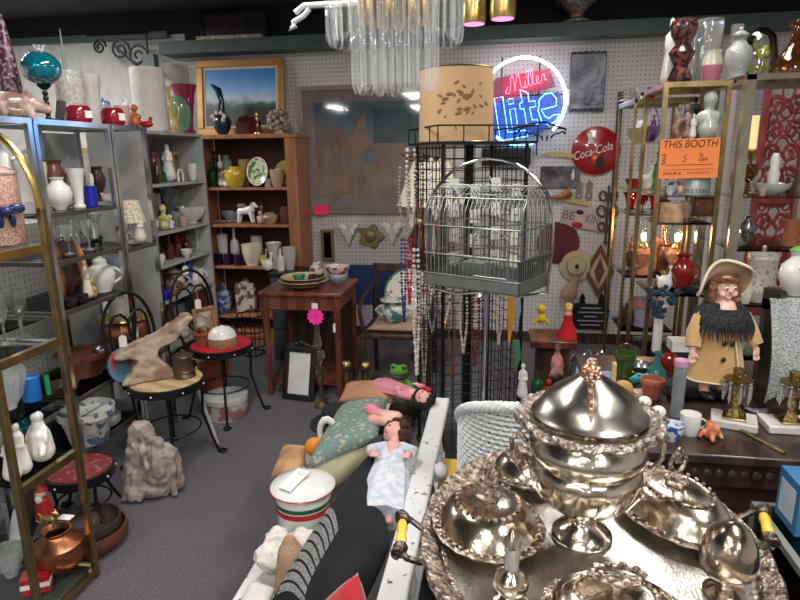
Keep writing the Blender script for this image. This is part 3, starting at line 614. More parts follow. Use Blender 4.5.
def landscape():
    M = bpy.data.materials.new('landscape painting'); M.use_nodes = True; N = M.node_tree.nodes; L = M.node_tree.links; b = N['Principled BSDF']; b.inputs['Roughness'].default_value = .4
    tc = N.new('ShaderNodeTexCoord'); sp = N.new('ShaderNodeSeparateXYZ'); L.new(tc.outputs['Object'], sp.inputs[0]); nz = N.new('ShaderNodeTexNoise'); nz.inputs['Scale'].default_value = 9; L.new(tc.outputs['Object'], nz.inputs['Vector'])
    a = N.new('ShaderNodeMath'); a.operation = 'MULTIPLY_ADD'; L.new(nz.outputs[0], a.inputs[0]); a.inputs[1].default_value = .12; L.new(sp.outputs[2], a.inputs[2])
    cr = N.new('ShaderNodeValToRGB'); L.new(a.outputs[0], cr.inputs[0]); e = cr.color_ramp.elements
    e[0].position = .0; e[0].color = (.05, .015, .012, 1); e[1].position = .62; e[1].color = (.04, .18, .55, 1)
    for p, c in ((.20, (.03, .02, .02)), (.27, (.015, .03, .02)), (.31, (.07, .13, .15)), (.35, (.50, .58, .66)), (.42, (.20, .42, .72)), (.52, (.06, .25, .62))): q = e.new(p); q.color = (*c, 1)
    L.new(cr.outputs[0], b.inputs['Base Color']); return M
picture(Vector((-2.13, 4.89, KT+.001)), .76, .60, mat('orange gilt frame', (.42, .22, .07), .4, .3), landscape(), 'landscape_painting', 'landscape painting with blue sky in a gilt frame on the bookcase', 'painting', 0, 7, .055, .03, base=True, mat_w=.02, mm=mat('cream liner', (.6, .52, .38), .6))
z = KT+.0005
p = on(223, 'y', 4.72, z); t = thing('swan_vase', 'dark blue green glass vase with long bent neck and pale flowers', 'vase', p)
DG = mat('dark blue glass', (.01, .03, .045), .1, coat=.6)
MB().lathe([(.035, 0), (.065, .05), (.075, .1), (.055, .15), (.03, .18)], 20).build('body', DG, t); MB().tube([(0, 0, .17), (.01, 0, .26), (-.01, 0, .34), (-.07, 0, .39)], [.03, .022, .028, .006], 10).build('neck', DG, t)
b = MB(); [b.sph((.05*cos(q*1.1), -.055, .14+.03*sin(q*2.1)), .018, 6) for q in range(7)]; b.build('flowers', CREAM, t)
t = thing('jewelry_chest', 'dark red glass chest in front of the landscape painting', 'box', on(249, 'y', 4.73, z)); MB().bx(-.09, .09, -.045, .045, 0, .10).build('body', RB, t, bev=.006); MB().lathe([(.09, .1), (.075, .13), (.02, .145)], 4, X=R(45)@S(1, .5, 1)).build('lid', RB, t, smooth=False)
o = it('candlestick', 258, ('y', 4.70), z, 9, 20, BRASS, 'candle_holder', 'small brass candle holder beside the shell flower ball', 'candle holder')
p = on(279, 'y', 4.73, z); b = MB()
for q in range(40):
    a = q*2.4; zz = 1-2*(q+.5)/40; rr = sqrt(1-zz*zz); c = Vector((rr*cos(a), rr*sin(a), zz)); b.sph(c*.075+Vector((0, 0, .10)), (.026, .026, .022), 6)
o = b.lathe([(.04, 0), (.03, .03)], 12).build('shell_ball', mat('shell brown cream', (.20, .12, .08), .5, col2=(.55, .45, .36), sc=25)); o.location = p; tag(o, 'brown and cream shell covered ball on the bookcase top', 'ornament')
z = 1.3205
it('bottle', 213, k, z, 9, 26, GREENG, 'bottle', 'green bottle at left on the top bookcase shelf', 'bottle')
figure(222, k, z, 9, 30, mat('black white glaze', (.05, .05, .05), .3, col2=(.6, .6, .55), sc=12), 'figurine', 'tall black and white figurine left of the yellow pitcher', 'figurine', 'stand')
figure(208, kb, z, 9, 34, BLACKM, 'figurine', 'dark slender figurine at the back of the top bookcase shelf', 'figurine', 'stand')
YEL = mat('yellow glaze', (.58, .38, .03), .2, coat=.4)
it('jar', 236, ('y', 4.73), z, 22, 20, YEL, 'pitcher', 'round bright yellow pitcher on the bookcase', 'pitcher', ex='h', rz=pi)
def std_plate(p, rw, rh, m, lb, rim=None, name='plate', tilt=12):
    t = thing(name, lb, 'plate', p); X = T(0, 0, rh+.006) @ R(-tilt, 'X') @ R(90, 'X')
    MB().lathe([(0, 0), (rw*.6, 0), (rw, .012), (rw, .016), (rw*.6, .004), (0, .004)], 32, sy=rh/rw, X=X).build('plate_face', m, t)
    if rim: MB().lathe([(rw*.93, .0115), (rw*1.005, .014), (rw*1.005, .018), (rw*.93, .0155)], 32, sy=rh/rw, X=X, cap=False).build('rim', rim, t)
    MB().box((0, .0, .003), (.06, .06, .006)).build('plate_stand', BLACKM, t, smooth=False); return t
std_plate(on(259, 'y', 4.72, z), .088, .115, ceramic('green floral', (.60, .60, .50), (.08, .20, .05), 26, (.5, .55)), 'oval white plate with green leaf pattern on a stand', WHITE)
std_plate(on(285, 'y', 4.84, z), .075, .10, ceramic('ochre', (.42, .28, .05), (.55, .40, .10), 18), 'ochre yellow plate standing behind the beige cup')
it('cup', 278, ('y', 4.72), z, 15, 17, ceramic('beige', (.42, .28, .20)), 'planter', 'beige cup shaped planter in front of the ochre plate', 'planter')
figure(290, ('y', 4.71), z, 6, 7, GREYC, 'figurine', 'tiny grey figurine at right end of the top bookcase shelf', 'figurine', 'bust')
z = 1.0205
t = thing('dog_figurine', 'white and brown dog figurine standing on the bookcase', 'figurine', on(247, 'y', 4.74, z))
c = [((-.05, 0, .10), (.04, 0, .11), .032, .036), ((.05, 0, .13), (.065, 0, .155), .025, .024), ((.07, -.005, .155), (.10, -.01, .14), .024, .014)]
for sx in (-.055, .045):
    for sy in (-.02, .02): c.append(((sx, sy, .08), (sx+(.012 if sx > 0 else -.012), sy, .012), .016, .011))
blob('body', c, .006, WHITE, t); blob('saddle_patch', [((-.035, 0, .145), (.045, .03, .022))], .006, mat('grey brown fur', (.16, .12, .10), .6), t); MB().sph((.06, -.022, .16), (.008, .006, .02), 6).sph((.105, -.01, .142), .007, 6).build('ears_nose', WOODR, t)
it('jar', 270, k, z, 18, 11, mat('brown glazed pot', (.30, .15, .08), .3, col2=(.45, .30, .18), sc=14), 'pot', 'squat tan brown pot right of the dog figurine', 'pot')
it('barrel', 287, k, z, 13, 17, mat('red brown basket', (.13, .04, .025), .7, bump=.8, bs=70), 'basket', 'dark red woven basket at the shelf end', 'basket')
figure(284, kb, z, 8, 26, GREENG, 'figurine', 'dark green glass bird behind the red basket', 'figurine', 'bird')
b = MB()
for q in range(5): b.tube([(-.12+.04*q, 0, .008), (-.09+.04*q, -.01, .012+.004*q), (-.05+.04*q, .01, .02)], .004, 5)
o = b.build('driftwood', mat('grey driftwood', (.3, .26, .24), .8)); o.location = on(224, 'y', 4.74, z+.0); tag(o, 'small spiky grey driftwood piece left of the dog figurine', 'driftwood')
z = .6705
PUR = mat('deep purple glass', (.02, .008, .03), .15)
for i, (px, w_) in enumerate([(219, 9), (229, 9), (240, 13)]): it('tin', px, k, z, w_, 11, PUR, 'box', 'dark purple square glass box, %s of three' % ['left', 'middle', 'right'][i], 'box', group='purple glass boxes')
it('cup', 224, kb, z, 11, 28, WHITE, 'tumbler', 'white tumbler behind the purple boxes', 'glass'); it('bottle', 236, kb, z, 9, 34, WHITE, 'bottle', 'slim white bottle rising behind the purple boxes', 'bottle')
it('cup', 253, k, z, 20, 21, CREAM, 'planter', 'cream flared planter on the bookcase', 'planter', lobe=lambda a, r, z: 1+.08*cos(4*a)*min(1, z*8))
z = .2405
it('jar', 225, k, z, 15, 26, ceramic('blue and white floral', (.45, .50, .60), (.05, .09, .28), 22), 'ginger_jar', 'blue and white ginger jar on the bottom bookcase shelf', 'jar', ex='l')
p = on(247, 'y', 4.80, z); TOI = ceramic('toile brown cream', (.55, .48, .42), (.16, .08, .07), 16, (.5, .54)); out = [(-.085, 0), (.085, 0), (.09, .2), (.08, .27), (.05, .25), (0, .30), (-.05, .25), (-.08, .27), (-.09, .2)]
o = MB().prism(out, .05).build('toile_letter_holder', TOI, bev=.006); o.location = p; tag(o, 'cream and brown toile pattern scalloped box on the bottom shelf', 'box')

# dark cabinet between bookcase and washstand
t = thing('grey_cabinet', 'dark grey painted cabinet between bookcase and washstand', 'cabinet', (-1.60, 4.42, 0)); DKG = mat('dark grey green paint', (.055, .065, .065), .6)
MB().bx(-.12, .20, -.15, .15, 0, .67).build('body', DKG, t, bev=.006); MB().bx(-.135, .215, -.165, .165, .671, .695).build('top_board', BLACK, t, bev=.004)
for z0 in (.05, .26, .47): MB().bx(-.10, .18, -.162, -.152, z0, z0+.18).build('drawer', DKG, t, bev=.004)
z = .6955
figure(268, ('y', 4.36), z, 14, 20, WHITE, 'duck_figurine', 'white duck figurine on the dark grey cabinet', 'figurine', 'bird')
it('bottle', 281, ('y', 4.38), z, 8, 22, mat('white enamel red', (.6, .55, .5), .4), 'bottle', 'small white bottle with red cap on the grey cabinet', 'bottle', ex='l', m2=RED)
it('cup', 290, ('y', 4.45), z, 14, 22, ceramic('cream grey', (.45, .42, .38)), 'cup', 'tall cream cup behind the red capped bottle', 'cup')
it('flare', 275, ('y', 4.47), z, 16, 26, GREYC, 'vase', 'grey vase at the back of the dark grey cabinet', 'vase')
# ------------------------------------------------------------------ things on the back wall
WY = 4.985
def wall_at(px, py): return aty(px, py, WY)
p0, p1 = wall_at(298, 87), wall_at(305, 213)
def big_print():
    M = bpy.data.materials.new('faded print'); M.use_nodes = True; N = M.node_tree.nodes; L = M.node_tree.links; b = N['Principled BSDF']; b.inputs['Roughness'].default_value = .5
    tc = N.new('ShaderNodeTexCoord'); nz = N.new('ShaderNodeTexNoise'); nz.inputs['Scale'].default_value = 2.2; nz.inputs['Detail'].default_value = 3; L.new(tc.outputs['Object'], nz.inputs['Vector'])
    sp = N.new('ShaderNodeSeparateXYZ'); L.new(tc.outputs['Object'], sp.inputs[0]); a = N.new('ShaderNodeMath'); a.operation = 'MULTIPLY_ADD'; L.new(sp.outputs[2], a.inputs[0]); a.inputs[1].default_value = .8
    L.new(nz.outputs[0], a.inputs[2]); cr = N.new('ShaderNodeValToRGB'); L.new(a.outputs[0], cr.inputs[0]); e = cr.color_ramp.elements
    e[0].position = .15; e[0].color = (.30, .23, .19, 1); e[1].position = .85; e[1].color = (.10, .17, .21, 1)
    for p, c in ((.35, (.40, .30, .22)), (.47, (.34, .20, .13)), (.56, (.16, .22, .26)), (.7, (.08, .15, .19))): q = e.new(p); q.color = (*c, 1)
    L.new(cr.outputs[0], b.inputs['Base Color']); return M
cx = (-1.655-.45)/2
picture(Vector((cx, WY, (1.08+2.11)/2)), 1.20, 1.03, mat('taupe frame', (.26, .20, .18), .4), big_print(), 'large_framed_print', 'large faded abstract print under glass on the pegboard wall', 'picture', fw=.035, mat_w=.095, mm=mat('mauve mount', (.36, .29, .29), .7), glass=True, d=.03); q0 = [o for o in bpy.data.objects if o.name.startswith('large_framed_print')][0]
MB().bx(.02, .45, -.013, -.011, .06, .33).build('painted_block', mat('teal ink', (.035, .085, .11), .6, col2=(.07, .15, .18), sc=4), q0, smooth=False); MB().prism([(-.30, -.34), (-.18, -.10), (-.14, .18), (-.05, .30), (-.02, .05), (-.08, -.1), (.05, -.12), (.0, -.18), (-.14, -.22), (-.16, -.36)], .002, T(0, -.0125, 0)).build('painted_shape', mat('peach ink', (.42, .24, .13), .6, col2=(.30, .24, .20), sc=5), q0, smooth=False)
struct('trim_0', MB().bx(-1.29, -.55, WY-.012, WY+.014, .30, .64), mat('blue painted board', (.02, .05, .16), .5))
# hanging tags, plaques
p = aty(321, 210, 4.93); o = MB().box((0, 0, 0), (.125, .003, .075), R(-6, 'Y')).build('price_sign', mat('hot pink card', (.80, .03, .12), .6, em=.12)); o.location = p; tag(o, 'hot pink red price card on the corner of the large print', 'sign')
ORN = mat('brass plaque', (.26, .20, .09), .45, .6, bump=.6, bs=40)
out = [(.10*(1+.18*cos(5*q*2*pi/40))*cos(q*2*pi/40), .09*(1+.18*cos(5*q*2*pi/40))*sin(q*2*pi/40)) for q in range(40)]
o = MB().prism(out, .02).sph((0, -.012, 0), (.05, .015, .05), 12).build('wall_plaque', ORN, bev=.003); o.location = wall_at(371, 236)-Vector((0, .012, 0)); tag(o, 'scrolled brass plaque on the white pegboard', 'plaque')
for px, py, lb in [(349, 232, 'white wing shaped wall pocket left of the brass plaque'), (393, 231, 'white wall pocket right of the brass plaque')]:
    b = MB().lathe([(.01, -.10), (.03, -.05), (.05, .0), (.06, .03)], 12, sy=.5)
    for s in (-1, 1): b.sph((s*.05, -.005, .045), (.045, .014, .03), 10, R(-s*30, 'Y')); b.sph((s*.03, -.01, .01), (.03, .014, .04), 8)
    o = b.build('wall_pocket', WHITE); o.location = wall_at(px, py)-Vector((0, .035, 0)); tag(o, lb, 'wall pocket', 'white wall pockets')
picture(wall_at(328, 245)-Vector((0, .002, 0)), .115, .27, ORN, mat('dark mirror', (.05, .05, .05), .1, 1), 'ornate_mirror', 'small ornate narrow brass mirror above the washstand', 'mirror', fw=.025, d=.02)
# neon sign
NW = mat('white neon tube', (1, 1, 1), .3, em=8, emc=(.80, .86, 1)); NRD = mat('red neon tube', (1, .3, .3), .3, em=7, emc=(1, .10, .16)); NBL = mat('blue neon tube', (.4, .7, 1), .3, em=6.5, emc=(.12, .45, 1))
c0 = wall_at(522, 103); t = thing('neon_sign', 'round neon beer sign with white ring, red script and blue letters', 'sign', c0-Vector((0, .10, 0)))
RNG = .318
MB().tube([(RNG*cos(a), 0, RNG*sin(a)*1.0) for a in [radians(-42+q*6.5) for q in range(41)]], .0105, 8).build('ring_tube', NW, t)
MB().tube([(RNG*cos(a), 0, RNG*sin(a)) for a in [radians(-128+q*5) for q in range(12)]], .011, 8).build('ring_tube', NBL, t)
def script(strokes, r, m, name, X):
    b = MB(); b.X = X
    for s in strokes:
        P = [Vector((x, 0, z)) for x, z in s]; Q = []
        for i in range(len(P)-1):
            a0 = P[max(0, i-1)]; a1 = P[i]; a2 = P[i+1]; a3 = P[min(len(P)-1, i+2)]
            for k_ in range(4):
                u_ = k_/4; Q.append(.5*((2*a1)+(-a0+a2)*u_+(2*a0-5*a1+4*a2-a3)*u_*u_+(-a0+3*a1-3*a2+a3)*u_**3))
        Q.append(P[-1]); b.tube(Q, r, 6)
    return b.build(name, m, t)
script([[(-.6, .35), (-.75, .1), (-.6, .0), (-.45, .5), (-.4, .8), (-.3, .85), (-.32, .3), (-.35, 0)], [(-.33, .1), (-.15, .75), (-.05, .85), (-.05, .4), (-.02, .05), (.1, .1), (.17, .4), (.13, .05), (.22, .05), (.34, .5), (.38, .9), (.30, .9), (.28, .4), (.32, .03), (.42, .1), (.54, .55), (.56, .92), (.48, .9), (.46, .4), (.50, .03), (.6, .08), (.72, .25), (.74, .42), (.66, .42), (.64, .15), (.70, .0), (.82, .1), (.92, .45), (.95, .38), (1.02, .42), (1.0, .1), (1.08, .06)], [(.18, .58), (.19, .60)]],
       .0105, NRD, 'script_lettering', T(.0, -.012, .095) @ R(-16, 'Y') @ S(.172, 1, .125))
def neon_outline(P, m, name, X, r=.0105): b = MB(); b.X = X; b.tube([Vector((x, 0, z)) for x, z in P], r, 6, closed=True); return b.build(name, m, t)
XL = T(.078, -.012, -.10) @ R(-10, 'Y') @ S(.232, 1, .27)
Lh = [(-1.14, .66), (-.86, .66), (-.86, -.33), (-.30, -.36), (-.24, -.54), (-1.14, -.52)]
neon_outline(Lh, NBL, 'letter_outline', XL); 
neon_outline([(-.70, .28), (-.52, .28), (-.52, -.20), (-.70, -.20)], NBL, 'letter_outline', XL, .008); neon_outline([(-.70, .56), (-.54, .56), (-.54, .42), (-.70, .42)], NBL, 'letter_outline', XL, .008)
neon_outline([(-.28, .75), (-.05, .62), (-.05, .38), (.14, .38), (.14, .22), (-.05, .22), (-.03, -.12), (.14, -.14), (.14, -.26), (-.22, -.24), (-.24, .22), (-.36, .24), (-.36, .38), (-.27, .40)], NBL, 'letter_outline', XL)
neon_outline([(.30+.0, .10), (.78, .12), (.82, .30), (.70, .48), (.48, .50), (.28, .38), (.20, .08), (.26, -.2), (.46, -.34), (.72, -.28), (.84, -.12), (.66, -.10), (.50, -.18), (.38, -.08)], NBL, 'letter_outline', XL)
b = MB()
for q in (-.16, .12): b.cyl((q, .04, -.40), (q, .04, .33), .006, 6)
for q in (-.2, .05): b.cyl((-.30, .04, q), (.30, .04, q), .006, 6)
b.bx(-.30, .08, .045, .098, -.47, -.34).build('sign_frame', BLACKM, t)
b = MB(); b.X = T(0, .02, 0) @ R(-12, 'Y'); b.prism([(-.28, .04), (.26, .05), (.24, .19), (-.16, .22), (-.28, .12)], .004); b.build('glow_panel', mat('red glow acrylic', (.40, .05, .12), .3, alpha=.6), t); b = MB(); b.X = T(0, .02, 0) @ R(-10, 'Y'); b.prism([(-.30, -.25), (.10, -.25), (.29, -.14), (.28, .02), (-.30, .03)], .004); b.build('glow_panel', mat('blue glow acrylic', (.05, .10, .36), .3, alpha=.6), t)  # neon glow put into the colour of translucent panels behind the tubes
t2 = MB().tube([(-.16, 0, 0), (-.08, 0, .07), (.05, 0, .09), (.22, 0, .03), (.2, .0, .0)], .008, 6)
for q in range(9): t2.box((-.12+q*.04, -.005, -.01+.02*sin(q)), (.012, .02, .04), R(q*37, 'Y'))
o = t2.build('iron_letters', BLACKM); o.location = wall_at(535, 135)-Vector((0, .17, 0)); tag(o, 'black iron scroll trinket hanging below the neon sign', 'ornament')
# relief tile
t = thing('relief_panel', 'grey embossed metal panel with scalloped edges right of the neon sign', 'panel', wall_at(587, 82)-Vector((0, .004, 0)))
MB().bx(-.13, .13, -.03, 0, -.20, .20).build('plate', mat('embossed pewter', (.10, .10, .12), .45, .7, bump=1.0, bs=14, col2=(.18, .18, .21), sc=8), t, bev=.006); b = MB()
for q in range(6): b.sph((-.11+.044*q, -.015, -.205), (.022, .012, .012), 8); b.sph((-.11+.044*q, -.015, .205), (.022, .012, .012+.004*(q in (2, 3))), 8)
b.build('border', mat('pewter border', (.12, .12, .14), .4, .7), t)
o = MB().box((0, 0, 0), (.07, .003, .12)).build('price_tag', PAPER); o.location = wall_at(568, 98)-Vector((0, .03, 0)); tag(o, 'white price tag between neon sign and grey metal panel', 'tag')
# red button sign
t = thing('round_sign', 'round red metal button sign with white script lettering', 'sign', wall_at(596, 151)-Vector((0, .004, 0)))
MB().lathe([(.185, 0), (.18, .015), (.12, .035), (0, .045)], 40, X=R(90, 'X')).build('disc', mat('red enamel sign', (.33, .008, .015), .25, coat=.5), t)
text('Coca-Cola', .088, mat('white enamel lettering', (.7, .66, .62), .4), t, T(-.035, -.053, -.004) @ R(-16, 'Y') @ FACE, .002, .35, sx=.78)
b = MB(); b.X = T(.03, -.047, -.085) @ R(8, 'Y'); b.prism([(-.03, -.05), (.03, -.05), (.035, 0), (.02, .02), (.012, .05), (-.012, .05), (-.02, .02), (-.035, 0)], .006); b.build('bottle_emblem', BLACK, t)
b = MB(); b.X = T(-.055, -.040, .095) @ R(-10, 'Y'); b.prism([(-.025, -.04), (.025, -.04), (.012, 0), (.02, .04), (-.02, .04), (-.01, 0)], .006); b.build('emblem', mat('white enamel lettering'), t)
# plates and small wall goods
def board(px, py, w, h, m, name, label, cat, tilt=0, d=.012, off=.001, bev=.004):
    o = MB().bx(-w/2, w/2, -d, 0, -h/2, h/2).build(name, m, bev=bev, smooth=False); o.location = wall_at(px, py)-Vector((0, off, 0)); o.rotation_euler[1] = radians(tilt); return tag(o, label, cat)
t = thing('photo_plate', 'dark photo plate with a tiny white figure, left of round sign', 'sign', wall_at(561, 177)-Vector((0, .002, 0)), 0)
MB().bx(-.16, .145, -.01, 0, -.085, .085).build('plate', mat('dark photo', (.02, .02, .03), .3, col2=(.16, .15, .18), sc=9), t, bev=.012, smooth=False); MB().sph((.09, -.012, .01), (.012, .004, .035), 8).sph((.09, -.012, .05), (.008, .004, .01), 6).build('white_figure', WHITE, t)
t = thing('licence_plate', 'novelty plate with a portrait between the words', 'sign', wall_at(583, 218)-Vector((0, .002, 0))); t.rotation_euler[1] = radians(10)
MB().bx(-.17, .17, -.008, 0, -.085, .085).build('plate', mat('pale plate', (.42, .36, .36), .4), t, bev=.008, smooth=False)
DKT = mat('dark blue grey lettering', (.10, .10, .15), .5); text('BE', .10, DKT, t, T(-.115, -.009, 0) @ FACE, .002); text('KING', .10, DKT, t, T(.095, -.009, 0) @ FACE, .002, sx=.62)
b = MB().sph((-.035, -.009, .0), (.026, .004, .045), 10); b.mt(1).sph((-.035, -.010, .04), (.03, .005, .02), 10); b.mt(2).sph((-.035, -.009, -.06), (.045, .004, .025), 10); b.build('portrait', [SKIN, BLACK, RED], t)
FANM = mat('straw yellow', (.5, .38, .16), .7, bump=.4)
for px, py, a, lb in [(560, 158, 4, 'yellow folding fan hanging above the photo plate'), (572, 204, 8, 'yellow folding fan hanging above the novelty plate')]:
    o = MB().prism([(-.17, .01), (-.1, .04), (0, .05), (.1, .035), (.17, .0), (0, .01)], .006).build('paper_fan', FANM); o.location = wall_at(px, py)-Vector((0, .018, 0)); o.rotation_euler[1] = radians(a); tag(o, lb, 'fan', 'yellow fans on the wall')
for px, lb in [(579, 'left carved grey wooden key holder under the red sign'), (589, 'right carved grey wooden key holder under the red sign')]:
    o = MB().prism([(-.02, -.07), (.02, -.07), (.026, -.04), (.018, 0), (.024, .05), (0, .08), (-.024, .05), (-.018, 0), (-.026, -.04)], .016).mt(1).sph((0, -.01, -.045), .010, 8).build('key_holder', [mat('grey wood', (.20, .16, .15), .6), WHITE], bev=.002); o.location = wall_at(px, 190)-Vector((0, .01, 0)); tag(o, lb, 'key holder', 'key holders')
b = MB(); IR = mat('brown iron scroll', (.10, .06, .05), .5, .3)
for s in (-1, 1):
    for zc, rr in ((.12, .05), (.0, .06), (-.12, .045)): b.tube([(s*(.012+rr*(1-q/22)*(1-cos(q*.45))*.8), 0, zc+rr*(1-q/22)*sin(q*.45)) for q in range(20)], .009, 6)
b.cyl((0, 0, -.24), (0, 0, .21), .01, 6); b.sph((0, 0, -.24), .016, 8); o = b.build('scroll_ornament', IR); o.location = wall_at(607, 212)-Vector((0, .015, 0)); tag(o, 'tall brown iron scroll ornament below the round red sign', 'ornament')
o = MB().lathe([(.17, 0), (.16, .012), (0, .012)], 36, X=R(90, 'X')).build('round_plaque', mat('burgundy leather', (.10, .012, .02), .5)); o.location = wall_at(558, 243)-Vector((0, .002, 0)); tag(o, 'large burgundy round plaque behind the birdcage', 'plaque')
o = MB().lathe([(.135, 0), (.13, .01), (.08, .015), (.07, .05), (.02, .06), (0, .06)], 32, X=R(90, 'X')).mt(1).sph((0, -.062, 0), .018, 8).build('straw_hat', [mat('pale straw', (.52, .42, .27), .8, bump=.8, bs=60), BLACK]); o.location = wall_at(576, 265)-Vector((0, .003, 0)); tag(o, 'pale straw hat with dark center hanging on the wall', 'hat')
o = MB().tube([(-.15, 0, .02), (-.06, 0, -.01), (.06, 0, .0), (.13, 0, .04)], [.006, .01, .02, .04], 10).build('horn', WOODM); o.location = wall_at(553, 196)-Vector((0, .05, 0)); tag(o, 'brown horn with wide bell above the novelty plate', 'horn')
b = MB().lathe([(.05, -.08), (.07, -.04), (.05, .02), (.02, .08), (.03, .12)], 14, sy=.6).build('gourd', mat('tan gourd', (.42, .27, .15), .5)); b.location = wall_at(570, 288)-Vector((0, .05, 0)); b.rotation_euler[1] = .4; tag(b, 'tan gourd shaped wall ornament below the straw hat', 'ornament')
dp = [(-.12, 0), (0, .22), (.12, 0), (0, -.22)]; t = thing('diamond_plaque', 'diamond shaped wooden plaque with pale inlay', 'plaque', wall_at(599, 271)-Vector((0, .008, 0)))
MB().prism(dp, .014).build('board', WOODD if 0 else mat('brown plaque', (.14, .06, .035), .5), t); MB().prism([(x*.68, z*.68) for x, z in dp], .004, T(0, -.009, 0)).build('inlay', WOODL, t); b = MB(); b.prism([(x*.34, z*.5) for x, z in dp], .004, T(0, -.013, 0)).build('carving', mat('brown plaque'), t)
t = thing('black_plaque', 'black shaped wall plaque with lines of small white writing', 'plaque', wall_at(590, 316)-Vector((0, .01, 0)))
MB().prism([(-.15, .07), (-.13, .11), (.13, .10), (.15, .05), (.14, -.08), (.08, -.11), (-.1, -.11), (-.15, -.06)], .016).build('board', BLACK, t, bev=.003); b = MB()
for q, (wz) in enumerate([.16, .2, .10, .21, .16]): b.bx(-wz/2, wz/2, -.0105, -.0085, .068-.036*q, .076-.036*q)
b.build('writing_lines', GREYC, t, smooth=False); b = MB()
for s in (-.07, .08): b.prism([(s-.03, .1), (s+.03, .1), (s+.015, .14), (s+.025, .15), (s, .20), (s-.025, .15), (s-.015, .14)], .01)
b.build('finial', BLACKM, t)
struct('trim_1', MB().bx(.86, .90, WY-.012, WY+.014, .1, 2.0), WOODD)
# ledge goods, ceiling goods
t = pot('urn', .34, .36, SILVERORN, 'silver_urn', 'ornate silver urn standing on the green ledge', 'urn', (wall_at(575, 20).x, 4.88, 2.4705), ex='', n=28)
picture(Vector((wall_at(237, 20).x, 4.93, 2.4705)), .58, .235, mat('black lacquer', (.01, .01, .01), .25), mat('black print', (.015, .012, .02), .3, col2=(.05, .03, .05)), 'black_picture', 'long black framed picture with silver base on the ledge', 'picture', base=True)
o = MB().bx(-.29, .27, -.012, .012, 0, .03).build('silver_strip', SILVERORN); o.location = (wall_at(237, 20).x, 4.84, 2.4705); tag(o, 'silver ornamental strip in front of the black picture on the ledge', 'ornament')
b = MB(); BRK = mat('black iron'); c = aty(120, 50, 4.76); b.X = R(-90); b.tube([(0, -.28, .12), (0, .26, .12)], .012, 6)
for yc, zc, r_ in ((-.18, .03, .06), (0, .0, .085), (.15, -.05, .09)):
    b.tube([(0, yc+r_*(1-q/26)*cos(q*.5), zc+r_*(1-q/26)*sin(q*.5)) for q in range(22)], .011, 6)
b.tube([(0, .24, .12), (0, .24, -.16), (0, .12, -.12), (0, -.05, .04)], .010, 6); o = b.build('scroll_bracket', BRK); o.location = c; tag(o, 'black cast iron scroll bracket high on the wall left of the bookcase', 'bracket')
for px, py, Y, lb in [(503, 6, 2.5, 'right brass spotlight with pink glow under the ceiling'), (474, 12, 2.62, 'left brass spotlight with pink glow under the ceiling')]:
    p = aty(px, py, Y); t = thing('spotlight', lb, 'spotlight', p, 0, 'brass spotlights'); MB().lathe([(.045, -.045), (.05, -.02), (.046, .06), (.02, .08)], 24).build('lamp_shade', BRASS, t); MB().lathe([(.042, -.046), (0, -.040)], 20).build('bulb', mat('pink bulb', (1, .3, .6), .4, em=1.6, emc=(1, .25, .55)), t); MB().cyl((0, 0, .08), (0, 0, WZ-p.z), .007).build('stem', BRASS, t)
p = aty(318, 5, 2.1); t = thing('hook_arm', 'white metal arm with a hook end hanging from the ceiling, top centre', 'hook', p); MB().tube([(.14, 0, 0), (-.05, 0, 0), (-.08, 0, -.02)], .010, 8).tube([(-.03, 0, -.01), (-.05, 0, -.03), (-.09, 0, -.05), (-.10, 0, -.07), (-.08, 0, -.06)], .009, 8).build('arm', FIXM, t); MB().cyl((.14, 0, 0), (.14, 0, WZ-p.z), .008).build('rod', FIXM, t)

# ------------------------------------------------------------------ chandelier
cc = Vector((-.285, 1.68, 0)); t = thing('chandelier', 'two tier chandelier of long clear glass prisms with gold core', 'chandelier', (cc.x, cc.y, 1.70))
z0 = 1.70
GL = rodglass()
pr = MB().lathe([(.006, 0), (.0125, .014), (.0138, .024), (.0138, .25), (.009, .262)], 10).build('crystal_prism', GL, t)
first = True
for (R_, zz, n) in ((.168, .135, 28), (.104, .015, 20), (.050, .010, 7)):
    for q in range(n):
        o = pr if first else pr.copy()
        if not first: COL.objects.link(o); o.parent = t
        first = False; a = 2*pi*q/n; o.location = (R_*cos(a), R_*sin(a), zz); o.rotation_euler[2] = a
b = MB()
for R_, zz in ((.168, .40), (.104, .28), (.05, .274)): b.ring((0, 0, zz), R_, .006, n=36)
for q in range(6): a = q*pi/3; b.tube([(0, 0, .40), (.168*cos(a), .168*sin(a), .40)], .005, 6); b.cyl((.104*cos(a), .104*sin(a), .28), (.104*cos(a), .104*sin(a), .40), .003, 5)
b.cyl((0, 0, .27), (0, 0, WZ-z0-.01), .012); b.build('frame', BRASS, t)
b = MB()
for q in range(8): a = q*pi/4; b.lathe([(.014, .19), (.022, .22), (.014, .27), (.020, .31), (.014, .39)], 10, c=(.078*cos(a), .078*sin(a), -.0))
b.lathe([(.03, .29), (.045, .31), (.03, .35), (.05, .38), (.02, .40)], 16).build('gold_core', BRASS, t)

